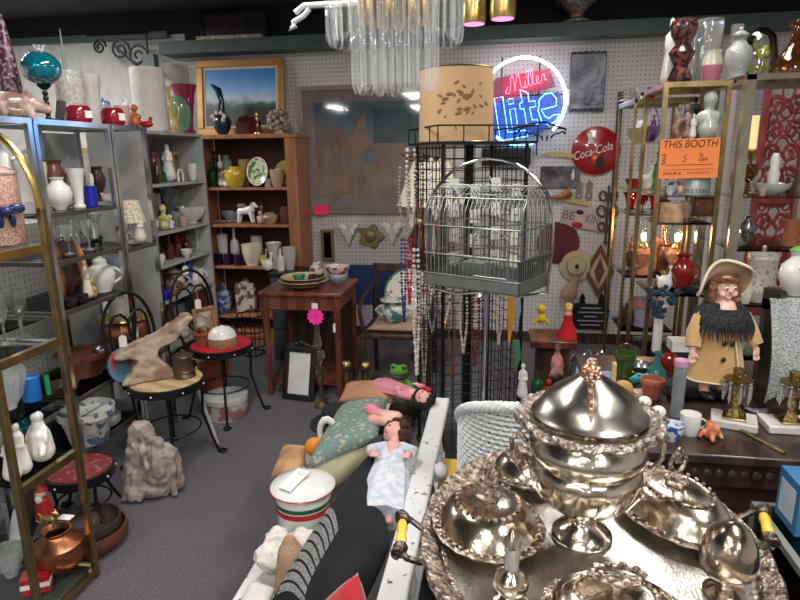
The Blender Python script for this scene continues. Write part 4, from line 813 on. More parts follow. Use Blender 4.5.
# ------------------------------------------------------------------ washstand, its goods, frame on the floor
WXc, WYc = -1.245, 3.80; t = thing('washstand', 'red brown wooden washstand with open front below the bookcase', 'table', (WXc, WYc, 0)); zt = .715
MB().bx(-.275, .275, -.25, .25, zt-.025, zt).build('tabletop', WOODR, t, bev=.005)
for x in (-.24, .235):
    for y in (-.215, .215): MB().lathe([(.016, 0), (.020, .08), (.017, .2), (.024, .5), (.024, zt-.026)], 8, c=(x, y, 0)).build('leg', WOODR, t)
MB().bx(-.245, .245, -.228, -.205, zt-.12, zt-.026).bx(-.245, .245, .205, .228, zt-.12, zt-.026).bx(-.25, -.23, -.2, .2, zt-.12, zt-.026).bx(.23, .25, -.2, .2, zt-.12, zt-.026).build('apron', WOODR, t, bev=.003)
b = MB().bx(-.22, .215, .21, .222, .10, zt-.13); b.build('back_board', WOODD, t, smooth=False); MB().bx(-.22, .215, -.21, .205, .085, .10).build('lower_shelf', WOODR, t, smooth=False)
MB().prism([(-.012, 0), (.012, 0), (.02, -.1), (.0, -.16), (-.02, -.1)], .012, T(-.275+.005, -.2, zt-.03)@R(90)).build('side_drop', WOODR, t)
b = MB(); st = []
for q in range(24): r_ = .058 if q % 2 else .047; st.append((r_*cos(q*pi/12)*1.0, r_*sin(q*pi/12)))
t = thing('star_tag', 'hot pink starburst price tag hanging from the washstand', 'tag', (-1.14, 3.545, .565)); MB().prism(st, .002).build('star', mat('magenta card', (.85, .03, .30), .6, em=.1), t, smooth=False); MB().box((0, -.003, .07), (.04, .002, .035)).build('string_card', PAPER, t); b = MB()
for q, s in enumerate((-.012, .004, .018)): b.tube([(-.015+.01*q, -.002, s), (.0, -.002, s+.008), (.02, -.002, s)], .0016, 4)
b.build('handwriting', mat('purple ink', (.25, .01, .2), .6), t)
zt += .0005
YW = mat('yellow ware', (.42, .33, .16), .35, col2=(.50, .40, .20), coat=.3)
p = on(304, 'y', 3.72, zt)
for q, (w_, lb) in enumerate([(.165, 'largest striped yellow ware bowl at the bottom of the stack'), (.15, 'upper yellow ware bowl of the stack on washstand')]):
    tt = thing('yellow_bowl', lb, 'bowl', p+Vector((0, 0, .022*q)), 0, 'yellow ware bowls'); MB().lathe([(w_*.4, 0), (w_*.8, .025), (w_, .052), (w_*.97, .054), (w_*.77, .032), (w_*.4, .012), (0, .01)], 36).build('body', YW, tt)
    MB().lathe([(w_*.93, .040), (w_*1.003, .0515), (w_*1.003, .048), (w_*.94, .037)], 36, cap=False).build('stripe', WOODD, tt)
pb_ = p+Vector((0, 0, .0365))
t = pot('bowl', .045, .085, mat('teal glaze', (.03, .22, .16), .25), 'teal_bowl', 'small teal glazed bowl inside the yellow bowls', 'bowl', pb_+Vector((-.03, .0, 0)))
b = MB(); random.seed(3)
for q in range(26): b.sph((random.uniform(-.045, .055), random.uniform(-.04, .04), .012+random.random()*.03), .014, 6)
o = b.build('glass_grapes', mat('dark glass grapes', (.03, .015, .03), .1, coat=.6)); o.location = pb_+Vector((.075, -.0, 0)); tag(o, 'bunch of dark glass grapes lying in the yellow bowls', 'grapes')
FLW = ceramic('red floral white', (.60, .52, .50), (.30, .05, .05), 26, (.54, .58))
pot('jar', .12, .10, FLW, 'ginger_jar', 'white and red floral ginger jar at the back of the washstand', 'jar', on(317, 'y', 3.97, zt), ex='l'); bpy.data.objects['ginger_jar']
FL2 = on(338, 'y', 3.86, zt)
for q in range(2): pot('bowl', .05, .15-.01*q, ceramic('blue grey', (.30, .36, .45)) if q == 0 else WHITE, 'bowl', ['blue grey bowl under a white one on the washstand', 'white bowl stacked on the blue grey bowl'][q], 'bowl', FL2+Vector((0, 0, .021*q)), 'small stacked bowls')
pot('bowl', .07, .17, FLW, 'floral_bowl', 'red floral bowl on top of the small bowl stack', 'bowl', FL2+Vector((0, 0, .052)), n=28)
# oil lamp inside washstand
t = thing('oil_lamp', 'clear glass oil lamp standing inside the washstand', 'lamp', (-1.20, 3.75, .1005)); MB().lathe([(.05, 0), (.045, .01), (.015, .03), (.02, .08), (.05, .12), (.045, .16), (.02, .18)], 20).build('font', CLEAR, t); MB().lathe([(.02, .18), (.035, .22), (.022, .27), (.018, .36)], 16).build('chimney', CLEAR, t); MB().lathe([(.022, .175), (.022, .195)], 14).build('burner', BRASS, t)
pot('candlestick', .26, .10, BRASSD, 'candlestick', 'aged brass candlestick on the floor right of the black frame', 'candlestick', (-1.09, 3.44, 0))
picture(Vector((-1.275, 3.515, .004)), .185, .285, mat('black carved frame', (.012, .01, .01), .35, bump=.8, bs=70), mat('blank page', (.62, .62, .62), .6), 'leaning_picture', 'ornate black picture frame with blank page leaning on the floor', 'frame', normal=-8, tilt=14, base=True, fw=.03, d=.014)
fr = [o for o in bpy.data.objects if o.name.startswith('leaning_picture')][0]; fr.scale = (1.22, 1.22, 1.22)
b = MB()
for q in range(5): b.sph((-.06+.03*q, -.007, .29+.008*(2-abs(q-2))), (.02, .007, .014), 8)
b.build('crest', mat('black carved frame'), fr)
t = thing('wire_stand', 'black wire basket stand on the floor before the bookcase', 'stand', (-1.93, 4.36, 0)); b = MB()
for z, r_ in ((.02, .09), (.10, .135), (.22, .145), (.34, .12)): b.ring((0, 0, z), r_, .006, n=6)
for q in range(12):
    a = q*pi/6; b.tube([(.085*cos(a), .085*sin(a), .02), (.135*cos(a), .135*sin(a), .10), (.145*cos(a), .145*sin(a), .22), (.12*cos(a), .12*sin(a), .34)], .004, 5)
b.build('wire_frame', BLACKM, t)

# ------------------------------------------------------------------ armchair with goods, right of washstand
CHX, CHY = -.66, 3.95; t = thing('armchair', 'dark wooden armchair holding a tan cushion and china', 'chair', (CHX, CHY, 0))
MB().bx(-.24, .24, -.22, .22, .37, .405).build('seat', WOODD, t, bev=.01)
for x in (-.22, .22):
    MB().cyl((x, -.2, 0), (x, -.2, .37), .018).build('leg', WOODD, t); MB().tube([(x, .2, 0), (x, .2, .4), (x, .25, .80)], .018, 8).build('leg', WOODD, t); MB().tube([(x, -.19, .405), (x*1.1, -.2, .56), (x*1.1, -.12, .62), (x*1.08, .1, .63), (x, .23, .66)], .014, 8).build('armrest', WOODD, t)
MB().bx(-.22, .22, .225, .25, .74, .80).bx(-.2, .2, .21, .23, .5, .55).build('backrest', WOODD, t, bev=.006)
def pillow(A, B, C, D, th, m, name, label, cat, n=14, parent=None, pinch=.10, **kw):
    "stuffed square spanned by four corners"
    A, B, C, D = map(Vector, (A, B, C, D)); ctr = (A+B+C+D)/4; nrm = (C-A).cross(D-B).normalized(); vs = []; fs = []
    for s in (1, -1):
        for i in range(n+1):
            for j in range(n+1):
                u_, v_ = i/n, j/n; P = (A*(1-u_)+D*u_)*(1-v_)+(B*(1-u_)+C*u_)*v_
                e = max(0, (1-(2*u_-1)**4))*max(0, (1-(2*v_-1)**4)); q = 1-pinch*((1-(2*u_-1)**2)*abs(2*v_-1)**6+(1-(2*v_-1)**2)*abs(2*u_-1)**6)
                P = ctr+(P-ctr)*q; vs.append(P-ctr+nrm*s*th/2*e**.6)
    N_ = (n+1)**2
    for s in range(2):
        for i in range(n):
            for j in range(n):
                a = s*N_+i*(n+1)+j; f = (a, a+1, a+n+2, a+n+1); fs.append(f if s else f[::-1])
    b = MB().add(vs, fs); o = b.build(name, m); bm = bmesh.new(); bm.from_mesh(o.data); bmesh.ops.remove_doubles(bm, verts=bm.verts, dist=1e-5); bmesh.ops.recalc_face_normals(bm, faces=bm.faces); bm.to_mesh(o.data); bm.free()
    o.data.polygons.foreach_set('use_smooth', [True]*len(o.data.polygons)); o.location = ctr
    if parent: o.parent = parent
    return tag(o, label, cat)
def rectp(c, ux, uy, w, h):
    c = Vector(c); ux = Vector(ux).normalized()*w/2; uy = Vector(uy).normalized()*h/2; return c-ux-uy, c-ux+uy, c+ux+uy, c+ux-uy
pillow(*rectp((CHX-.02, CHY-.04, .430), (1, 0, 0), (0, 1, 0), .36, .32), .05, mat('tan cushion', (.36, .24, .17), .9), 'seat_cushion', 'flat tan cushion on the dark armchair seat', 'cushion')
TC = ceramic('painted tureen', (.60, .58, .52), (.06, .22, .22), 16, (.5, .56))
p = Vector((CHX-.03, CHY-.09, .459)); t = pot('teapot', .15, .17, TC, 'painted_tureen', 'white and teal painted tureen on the tan cushion', 'tureen', p, ex='lH')
std_plate(Vector((CHX+.06, CHY+.12, .409)), .19, .19, ceramic('rose floral', (.62, .60, .54), (.34, .04, .08), 12, (.56, .60)), 'large plate with pink roses and green rim leaning in the chair', mat('green glaze rim', (.05, .14, .05), .3), tilt=14)
for px, lb in [(348, 'left brass ball andiron on the floor before the armchair'), (367, 'right brass ball andiron on the floor before the armchair')]:
    p = on(px, 'y', 3.52, 0); o = MB().lathe([(.05, 0), (.04, .02), (.022, .05), (.03, .12), (.022, .18), (.02, .22)], 14).sph((0, 0, .255), .038, 12).build('andiron', BRASSD); o.location = p; tag(o, lb, 'andiron', 'brass andirons')
p = atz(383, 392, .0)
t = thing('doll_stand', 'pile of dark leather bags on the floor before the armchair', 'bags', (-.64, 3.22, 0)); t.scale = (.85, .85, .9); blob('bag', [((-.12, 0, .1), (.16, .13, .1)), ((.12, .05, .13), (.14, .13, .13)), ((.02, -.08, .06), (.2, .1, .06))], .012, mat('dark leather', (.03, .018, .014), .5), t); t.name = 'leather_bags'
t = thing('frog_plush', 'small green plush frog with a purple ribbon on the leather bags', 'plush toy', (-.55, 3.24, .225))
GRN = mat('green plush', (.10, .30, .04), .9); blob('body', [((0, 0, .06), (.06, .05, .05)), ((0, -.02, .12), (.055, .045, .035)), ((-.03, -.03, .15), (.018, .018, .018)), ((.03, -.03, .15), (.018, .018, .018)), ((.05, -.02, .05), (.09, -.07, .02), .02, .014), ((-.05, -.02, .05), (-.09, -.07, .02), .02, .014)], .006, GRN, t)
MB().sph((-.03, -.048, .152), .008, 6).sph((.03, -.048, .152), .008, 6).build('eye', BLACK, t); MB().ring((0, -.005, .092), .045, .012, n=16).build('ribbon', mat('purple ribbon', (.12, .02, .16), .6), t)
o = MB().box((0, 0, 0), (.05, .003, .075), R(20, 'Y')@R(-30, 'X')).build('price_tag', PAPER); o.location = (-.62, 3.115, .16); tag(o, 'white price tag hanging on the dark leather bags', 'tag')

# ------------------------------------------------------------------ ice cream parlour chairs
def parlour_chair(loc, rz, label, seat_m, back=True, sh=.45, R_=.19):
    t = thing('parlour_chair' if back else 'parlour_stool', label, 'chair' if back else 'stool', loc, rz)
    MB().lathe([(R_-.015, sh-.008), (R_-.012, sh+.006), (R_*.6, sh+.010), (0, sh+.008)], 32).build('seat', seat_m, t)
    b = MB().lathe([(R_-.014, sh-.035), (R_, sh-.035), (R_, sh+.004), (R_-.014, sh+.004)], 32); b.build('seat_band', BLACKM, t)
    b = MB()
    for q in range(8): a = q*pi/4+.4; b.sph(((R_+.001)*cos(a), (R_+.001)*sin(a), sh-.018), .005, 6)
    b.build('rivets', PAPER, t)
    for q in range(4):
        a = pi/4+q*pi/2; c, s = cos(a), sin(a)
        P = [(c*(R_-.02), s*(R_-.02), sh-.03), (c*(R_-.03), s*(R_-.03), sh*.55), (c*(R_+.01), s*(R_+.01), sh*.2), (c*(R_+.035), s*(R_+.035), .012)]
        cx_, cy_ = c*(R_+.055), s*(R_+.055); P += [(cx_+.02*cos(u_+a+pi), cy_+.02*sin(u_+a+pi), .008) for u_ in (0, 1.2, 2.4, 3.6, 4.8, 5.8)]
        MB().tube(P, .0075, 7).build('leg', BLACKM, t)
    b = MB(); b.ring((0, 0, sh*.42), R_*.78, .005, n=28); b.build('brace_ring', BLACKM, t)
    if back:
        MB().tube([(-.13, R_-.04, sh-.03), (-.15, R_+.01, sh+.12)]+[(-.16*cos(pi*q/12), R_+.03+.02*sin(pi*q/12), sh+.22+.22*sin(pi*q/12)) for q in range(13)]+[(.15, R_+.01, sh+.12), (.13, R_-.04, sh-.03)], .009, 8).build('back_hoop', BLACKM, t)
        b = MB()
        for s in (-1, 1): b.tube([(0, R_+.005, sh+.04)]+[(s*(.062-.062*cos(pi*q/9)), R_+.02+.01*sin(pi*q/9), sh+.18+.16*sin(pi*q/9)+.03*(1-q/9)) for q in range(10)][::-1][0:1]+[(s*(.06+.06*cos(q)), R_+.03, sh+.26+.08*sin(q)) for q in (0, .6, 1.2, 1.9, 2.6, 3.1)]+[(0, R_+.02, sh+.20)], .007, 7)
        b.build('heart_scroll', BLACKM, t)
    return t
CHA = (-1.665, 2.66, 0); CHB = (-1.65, 3.26, 0)
parlour_chair(CHA, radians(75), 'black wire parlour chair with wooden seat holding the driftwood slab', WOODL)
parlour_chair(CHB, radians(70), 'black wire parlour chair with red seat under a mosaic dome', mat('red vinyl', (.42, .015, .03), .35))
parlour_chair((-1.77, 2.10, 0), .3, 'low black wire stool with red needlepoint seat by the statue', mat('red needlepoint', (.17, .018, .02), .9, col2=(.22, .10, .07), sc=40, thr=(.55, .6)), False, .25, .14)
o = [q for q in bpy.data.objects if q.name == 'parlour_stool'][0]
for px, py, z, lb in [(106, 112, 1, '')][:0]: pass
z = .4585
# driftwood slab
bk = MB(); P = [(-.16, 0), (.10, 0), (.08, .05), (.02, .12), (.03, .16), (.12, .19), (.22, .30), (.19, .31), (.04, .22), (-.14, .17), (-.18, .14), (-.06, .12), (-.10, .06)]
vs = []
o = MB().prism([(x, q) for x, q in P], .13).build('driftwood_slab', mat('pale bark wood', (.44, .35, .26), .85, col2=(.24, .14, .09), sc=9, thr=(.45, .62), bump=1, bs=30), smooth=False)
m_ = o.modifiers.new('r', 'REMESH'); m_.mode = 'VOXEL'; m_.voxel_size = .009; m_.use_smooth_shade = True; s_ = o.modifiers.new('s', 'SMOOTH'); s_.iterations = 4
tx = bpy.data.textures.new('bark', 'CLOUDS'); tx.noise_scale = .05; dm = o.modifiers.new('d', 'DISPLACE'); dm.texture = tx; dm.strength = .02; dm.texture_coords = 'LOCAL'
o.location = (-1.735, 2.66, z+.004); o.rotation_euler[2] = radians(40); tag(o, 'pale rough driftwood slab standing on the wooden seat', 'driftwood')
p = Vector((-1.585, 2.70, z)); t = thing('metal_tankard', 'brown metal lidded tankard beside the driftwood slab', 'tankard', p)
BRM = mat('brown pewter', (.13, .085, .055), .35, .6); MB().lathe([(.056, 0), (.058, .01), (.05, .02), (.047, .105), (.05, .11)], 24).build('body', BRM, t); MB().lathe([(.052, .111), (.04, .122), (.012, .13), (.012, .142), (0, .146)], 24).build('lid', BRM, t); MB().lathe([(.0515, .03), (.0535, .035), (.051, .04)], 24).build('band', BRM, t)
MB().tube([(.047, .0, .03), (.085, 0, .05), (.085, 0, .09), (.047, 0, .1)], .005, 6).build('handle', BRM, t)
o = MB().box((0, 0, .03), (.004, .03, .055)).build('yellow_tag', mat('yellow card', (.65, .48, .03), .7)); o.location = (-1.515, 2.70, z-.002); o.rotation_euler[2] = .5; tag(o, 'small yellow tag standing right of the metal tankard', 'tag')
t = thing('painted_disc', 'round painted disc in red and blue leaning on the chair back', 'plate', (-1.85, 2.585, z+.003), radians(75)); MB().lathe([(.085, 0), (.085, .01), (0, .012)], 28, X=T(0, 0, .085)@R(78, 'X')).build('disc', mat('painted folk art', (.08, .20, .30), .5, col2=(.40, .07, .06), sc=7, thr=(.5, .54)), t)
# chair B goods
z = .4605
p = Vector((-1.62, 3.22, z)); t = thing('mosaic_dome', 'white dome with brown mosaic band on the red seat', 'ornament', p); MB().lathe([(.085, 0), (.088, .05), (.085, .055)], 24).build('band', mat('mosaic brown', (.08, .04, .03), .3, kind='voronoi', col2=(.30, .16, .09), sc=60, thr=(.1, .4)), t); MB().lathe([(.085, .056), (.075, .085), (.05, .108), (.012, .118)], 24).sph((0, 0, .118), (.015, .015, .006), 8).build('dome', WHITE, t)
pot('pot', .085, .12, mat('terracotta', (.33, .10, .05), .7), 'clay_pot', 'terracotta pot at the back of the red seat', 'pot', (-1.745, 3.22, z), n=22)
t = thing('snow_globe', 'glass domed ornament with gold base in the terracotta pot', 'ornament', (-1.745, 3.22, z+.0665)); MB().lathe([(.035, 0), (.035, .04)], 16).build('base', BRASS, t); MB().sph((0, 0, .075), .038, 14).build('globe', CLEAR, t); figure
picture(Vector((-1.79, 3.36, z+.001)), .15, .19, WOODM, mat('floral picture', (.5, .45, .38), .5, col2=(.2, .10, .05), sc=10), 'wood_frame_picture', 'small wooden framed picture leaning on the rear chair back', 'picture', 60, 10, .022, base=True)
t = thing('hat_box', 'round floral white box on the floor under the rear chair', 'box', (-1.64, 3.24, 0)); MB().lathe([(.125, 0), (.128, .01), (.128, .12)], 32).build('body', ceramic('hat box floral', (.52, .46, .43), (.28, .14, .14), 12, (.5, .56)), t); MB().lathe([(.133, .105), (.133, .135), (.1, .142), (0, .142)], 32).build('lid', GREYC, t)
pot('pot', .22, .20, mat('terracotta'), 'clay_planter', 'terracotta planter on the floor behind the round box', 'planter', (-1.86, 3.55, 0), n=24)
o = MB().cyl((-1.50, 2.82, .02), (-1.60, 2.83, .36), .011).mt(1).sph((-1.60, 2.83, .37), (.02, .02, .026), 10).build('red_knob_stick', [mat('pale stick', (.45, .40, .38), .5), RED]); tag(o, 'pale stick with a red knob leaning beneath the wooden seat', 'stick')
# statue
ST = mat('carved stone', (.24, .19, .17), .8, col2=(.40, .33, .29), sc=22, bump=1, bs=30)
b = blob('stone_statue', [((-.01, 0, .05), (.11, .085, .06)), ((.03, -.01, .1), (.07, -.01, .2), .075, .055), ((-.06, .02, .08), (-.03, .02, .24), .075, .06), ((-.03, .02, .3), (.05, .05, .06)), ((-.005, -.02, .31), (.04, .035, .045)), ((.04, -.03, .27), (.05, -.06, .14), .03, .035), ((-.10, 0, .09), (-.07, 0, .2), .04, .04), ((.1, 0, .05), (.095, 0, .20), .042, .036), ((.10, -.05, .02), (.10, -.04, .20), .02, .018)]+[((-.12+.035*q, -.055-.02*sin(q), .02), (-.06+.018*q, -.045, .27-.012*q), .017, .010) for q in range(6)]+[((-.05, .0, .33), (-.09, .02, .10), .04, .05), ((-.015, -.065, .27), (.0, -.08, .17), .022, .010), ((.0, -.052, .315), (.010, .012, .012))], .0055, ST, None, 2)
dm = b.modifiers.new('d', 'DISPLACE'); tx = bpy.data.textures.new('folds', 'WOOD'); tx.wood_type = 'BANDNOISE'; tx.noise_scale = .06; tx.turbulence = 6; dm.texture = tx; dm.strength = .010; dm.texture_coords = 'LOCAL'
b.location = (-1.585, 2.34, .004); b.rotation_euler[2] = .3; tag(b, 'carved stone statue of a robed bearded person sitting on the carpet', 'statue')
# baskets on the floor right of the etagere
BBR = mat('red brown basketware', (.13, .045, .03), .5, bump=.6, bs=60)
for q, (r_, z_, lb, m_) in enumerate([(.145, 0, 'large red brown bowl basket on the carpet, lower one', BBR), (.125, .035, 'dark bowl basket nested in the red brown one', mat('dark basketware', (.05, .03, .025), .5, bump=.6, bs=60))]):
    o = MB().lathe([(r_*.75, 0), (r_*.97, .03), (r_, .06), (r_*.97, .085), (r_*.93, .085), (r_*.95, .06), (r_*.9, .035), (r_*.7, .008), (0, .008)], 36).build('basket', m_); o.location = (-1.635, 1.945+0*q, z_+.0005+.0*q); tag(o, lb, 'basket', 'nested bowl baskets')
# low dark shoe shine case, round wood
o = MB().bx(-.06, .06, -.10, .10, 0, .07).build('black_case', BLACK, bev=.006); o.location = (-2.0, 1.98, .0); o.rotation_euler[2] = .5; tag(o, 'small black case on the carpet behind the baskets', 'case')
t = thing('round_wood_stool', 'small round light wood topped stand behind the etagere post', 'stool', (-1.98, 2.05, .4805)) if 0 else None
# ------------------------------------------------------------------ black wire display tower
TX, TY = -.15, 2.96; TA = radians(24); t = thing('wire_tower', 'tall black wire grid display tower hung with jewellery', 'display rack', (TX, TY, 0), TA); hw = .20; TT = 1.60
for x in (-hw, hw):
    for y in (-hw, hw): MB().bx(x-.007, x+.007, y-.007, y+.007, .03, TT).build('post', BLACKM, t, smooth=False)
for f, (ax, s) in enumerate((('x', -hw), ('x', hw), ('y', -hw), ('y', hw))):
    b = MB()
    for q in range(1, 8):
        v = -hw+q*.05; b.cyl(*(((s, v, .12), (s, v, TT)) if ax == 'x' else ((v, s, .12), (v, s, TT))), .0022, 4)
    for q in range(30):
        z = .12+q*.0505; b.cyl(*(((s, -hw, z), (s, hw, z)) if ax == 'x' else ((-hw, s, z), (hw, s, z))), .0022, 4)
    b.build('wire_grid', BLACKM, t, smooth=False)
MB().bx(-.215, .215, -.215, .215, 0, .03).build('base', BLACK, t, bev=.004); b = MB(); e = .235
for z in (TT+.005, TT+.075): b.tube([(-e, -e, z), (e, -e, z), (e, e, z), (-e, e, z)], .004, 5, closed=True)
for q in range(5):
    for x, y in ((-e+e*q/2, -e), (-e+e*q/2, e), (-e, -e+e*q/2), (e, -e+e*q/2)): b.cyl((x, y, TT), (x, y, TT+.075), .003, 4)
b.build('gallery_rail', BLACKM, t, smooth=False); MB().bx(-e, e, -e, e, TT-.004, TT+.004).build('top_board', BLACK, t, smooth=False); MB().cyl((0, 0, .03), (0, 0, TT-.005), .02).build('center_pole', BLACKM, t)
b = MB()
for q in range(5): b.tube([(-hw-.012, -hw+.09*q, TT-.06-.02*(q % 2)), (-hw-.09, -hw+.09*q-.02, TT-.05-.02*(q % 2)), (-hw-.10, -hw+.09*q-.02, TT-.035-.02*(q % 2))], .003, 5)
b.build('hooks', BLACKM, t)
# lamp shade on the tower
c = aty(456, 125, 2.93); r_ = .174; t = thing('drum_shade', 'tan paper drum lamp shade with pressed leaf print on the tower', 'lamp shade', (c.x, 2.93, TT+.0045))
hS = .325; SHM = mat('tan paper shade', (.50, .32, .17), .8, var=.05, sc=4); b = MB().lathe([(r_, 0), (r_*.965, hS), (r_*.945, hS), (r_*.98, 0)], 48); b.build('shade', SHM, t); MB().ring((0, 0, .004), r_*.995, .004, n=40).ring((0, 0, hS), r_*.957, .004, n=40).build('wire_rim', BRASSD, t)
LFM = mat('pressed leaf print', (.22, .11, .045), .8); lf = MB(); random.seed(11)
for q in range(34):
    a = radians(-84+random.gauss(0, 15)); zz = .17+random.gauss(0, .045); s_ = random.uniform(.007, .019); rr_ = r_*(1-.035*zz/hS)+.0006
    lf.sph((rr_*cos(a), rr_*sin(a), zz), (s_, .0012, s_*.45), 8, R(math.degrees(a)+90)@R(random.uniform(-70, 70), 'Y'))
lf.build('leaf_spray', LFM, t)
# cream lamp behind the tower
LPX = aty(431, 225, 4.5).x; o = thing('pedestal_table', 'dark pedestal table behind the wire tower', 'table', (LPX, 4.5, 0)); MB().lathe([(.18, 0), (.16, .02), (.03, .06), (.025, .70), (.20, .74), (.20, .76)], 28).build('column', WOODD, o)
t = thing('cream_table_lamp', 'table lamp with wide cream shade on a round brown base behind the tower', 'lamp', (LPX, 4.5, .7605)); t.scale = (1.1, 1.1, 1.2); MB().lathe([(.09, 0), (.15, .08), (.16, .15), (.10, .26), (.03, .32), (.02, .36)], 28).build('lamp_base', mat('brown glaze', (.14, .05, .025), .3), t); MB().lathe([(.23, .36), (.12, .62), (.115, .62), (.225, .36)], 36).build('shade', mat('cream cloth shade', (.70, .64, .50), .8, em=.25, emc=(1, .85, .6)), t)
# necklaces and trinkets
def necklace(px, py, Y, L_, W_, m, label, r=.008, n=34, name='necklace', cat='necklace', pend=None):
    p = aty(px, py, Y); t = thing(name, label, cat, p); b = MB()
    n = int(min(90, max(20, 2*L_/(1.75*r))))
    for q in range(n+1):
        u_ = 2*q/n-1; b.sph((W_*(u_ if abs(u_) < .3 else (.3+.7*sin((abs(u_)-.3)/.7*pi*.8))*(1 if u_ > 0 else -1))*.8, .002*(q % 2), -L_*(1-abs(u_)**1.6)), r*(.85+.3*(q % 3 == 0)), 6)
    b.build('beads', m, t); MB().tube([(-W_*.25, 0, -.0), (0, .0, .02), (W_*.25, 0, 0)], .0015, 4).build('cord', BLACKM, t)
    if pend: MB().sph((0, 0, -L_-.02), (.016, .006, .022), 8).build('pendant', pend, t)
    return t
def cl(k_, c, **k): return mat('bead '+k_, c, .25, coat=.4, **k)
NK = [(404, 168, 2.80, .30, .03, cl('grey', (.25, .24, .25)), 'grey and green strand hanging from the leftmost tower hook'),
      (411, 150, 2.86, .36, .028, cl('pearl', (.55, .52, .46)), 'long pearl necklace hanging on the left side of the tower'),
      (419, 160, 2.74, .26, .022, cl('brown', (.12, .05, .03)), 'brown bead necklace on the upper left tower corner'),
      (403, 240, 2.80, .40, .012, cl('blue', (.03, .02, .16)), 'long violet blue bead strand at the left of the tower'),
      (409, 240, 2.72, .30, .012, cl('red', (.38, .01, .02)), 'bright red bead strand at the left of the tower'),
      (416, 250, 2.78, .62, .016, cl('white shell', (.62, .60, .58)), 'white shell strand falling down the left of the tower'),
      (424, 285, 2.74, .52, .014, cl('silver', (.30, .30, .31), m=.8), 'long twisted silver chain beside the white shell strand'),
      (445, 285, 2.70, .17, .03, cl('ivory', (.60, .52, .38)), 'ivory bead necklace hanging under the birdcage'),
      (464, 290, 2.70, .30, .02, cl('cream', (.5, .42, .34)), 'cream strand hanging right of the ivory beads'),
      (476, 295, 2.70, .34, .018, cl('garnet', (.13, .01, .015)), 'garnet red strand on the front of the tower'),
      (436, 160, 2.72, .26, .035, mat('white feather', (.60, .58, .56), .9), 'fluffy white boa hanging on the upper left of tower')]
for q, (px, py, Y, L_, W_, m, lb) in enumerate(NK): necklace(px, py, Y, L_, W_, m, lb, r=.0095 if q in (1, 5, 10) else .007, n=36, pend=(BRASS if q in (2, 7) else None))
for px, py, Y, h_, w_, m, lb in [(510, 285, 2.72, .30, .03, mat('orange silk', (.65, .26, .03), .6), 'orange and yellow ribbon hanging right of the tower'), (517, 285, 2.78, .24, .025, mat('blue grey silk', (.28, .33, .42), .6), 'blue grey ribbon behind the orange one'), (516, 340, 2.74, .16, .03, mat('green silk', (.05, .16, .10), .6), 'dark green tassel below the ribbons')]:
    p = aty(px, py, Y); o = MB().prism([(-w_*.5, 0), (w_*.5, 0), (w_*.9, -h_*.5), (w_*.4, -h_*.8), (w_*.2, -h_), (-w_*.1, -h_*.85), (-w_*.2, -h_*.5)], .012).build('ribbon', m, bev=.003); o.location = p; tag(o, lb, 'ribbon', 'ribbons on the tower')

# ------------------------------------------------------------------ birdcage and its stand
GV = mat('galvanised wire', (.20, .21, .205), .4, .6); GX, GY = -.045, 2.38; zc = 1.045
t = thing('birdcage', 'silver wire birdcage with arched roof hanging before the tower', 'birdcage', (GX, GY, zc), radians(-28)); L_, D_ = .42, .27
b = MB().bx(-L_/2, L_/2, -D_/2, -D_/2+.006, 0, .045).bx(-L_/2, L_/2, D_/2-.006, D_/2, 0, .045).bx(-L_/2, -L_/2+.006, -D_/2, D_/2, 0, .045).bx(L_/2-.006, L_/2, -D_/2, D_/2, 0, .045).bx(-L_/2, L_/2, -D_/2, D_/2, 0, .005); b.build('base_tray', GV, t, smooth=False)
hb = .24; b = MB()
for q in range(22):
    x = -L_/2+.01+q*(L_-.02)/21
    b.tube([(x, -D_/2+.003, .04), (x, -D_/2+.003, hb)]+[(x, -D_/2*cos(pi*k_/8), hb+.15*sin(pi*k_/8)) for k_ in range(1, 8)]+[(x, D_/2-.003, hb), (x, D_/2-.003, .04)], .0019, 4)
for s in (-1, 1):
    for q in range(1, 14): y = -D_/2+q*D_/14; b.cyl((s*(L_/2-.01), y, .04), (s*(L_/2-.01), y, hb+.15*sqrt(max(0, 1-(2*y/D_)**2))), .0019, 4)
b.build('cage_bars', GV, t, smooth=False); b = MB()
for z in (.05, .13, hb):
    b.tube([(-L_/2, -D_/2, z), (L_/2, -D_/2, z), (L_/2, D_/2, z), (-L_/2, D_/2, z)], .003, 5, closed=True)
for k_ in (2, 4, 6): b.cyl((-L_/2, -D_/2*cos(pi*k_/8), hb+.15*sin(pi*k_/8)), (L_/2, -D_/2*cos(pi*k_/8), hb+.15*sin(pi*k_/8)), .0028, 5)
for s in (-1, 1): b.tube([(s*L_/2, -D_/2*cos(pi*k_/12), hb+.15*sin(pi*k_/12)) for k_ in range(13)], .0035, 5)
b.build('rails', GV, t); b = MB()
b.tube([(.02, -D_/2-.003, .06), (.16, -D_/2-.003, .06), (.16, -D_/2-.003, .19)]+[(.09+.07*cos(pi*k_/8), -D_/2-.003, .19+.05*sin(pi*k_/8)) for k_ in range(1, 9)]+[(.02, -D_/2-.003, .19)], .003, 5, closed=True).build('door', GV, t)
MB().cyl((-L_/2+.01, .02, .10), (L_/2-.01, .02, .10), .006).build('perch', WOODL, t); MB().tube([(-.02, 0, hb+.15), (0, 0, hb+.19), (.02, 0, hb+.15)], .003, 5).build('hanging_loop', GV, t)
MB().bx(-.06, .03, -.10, -.03, .006, .10).build('seed_cup', mat('grey glass', (.25, .27, .26), .3), t, smooth=False)
CAGE = t; t = bpy.data.objects.new('cage_stand', None); COL.objects.link(t); t.parent = CAGE; t.location = (0, 0, -zc); t.rotation_euler = (0, 0, radians(20)); b = MB()
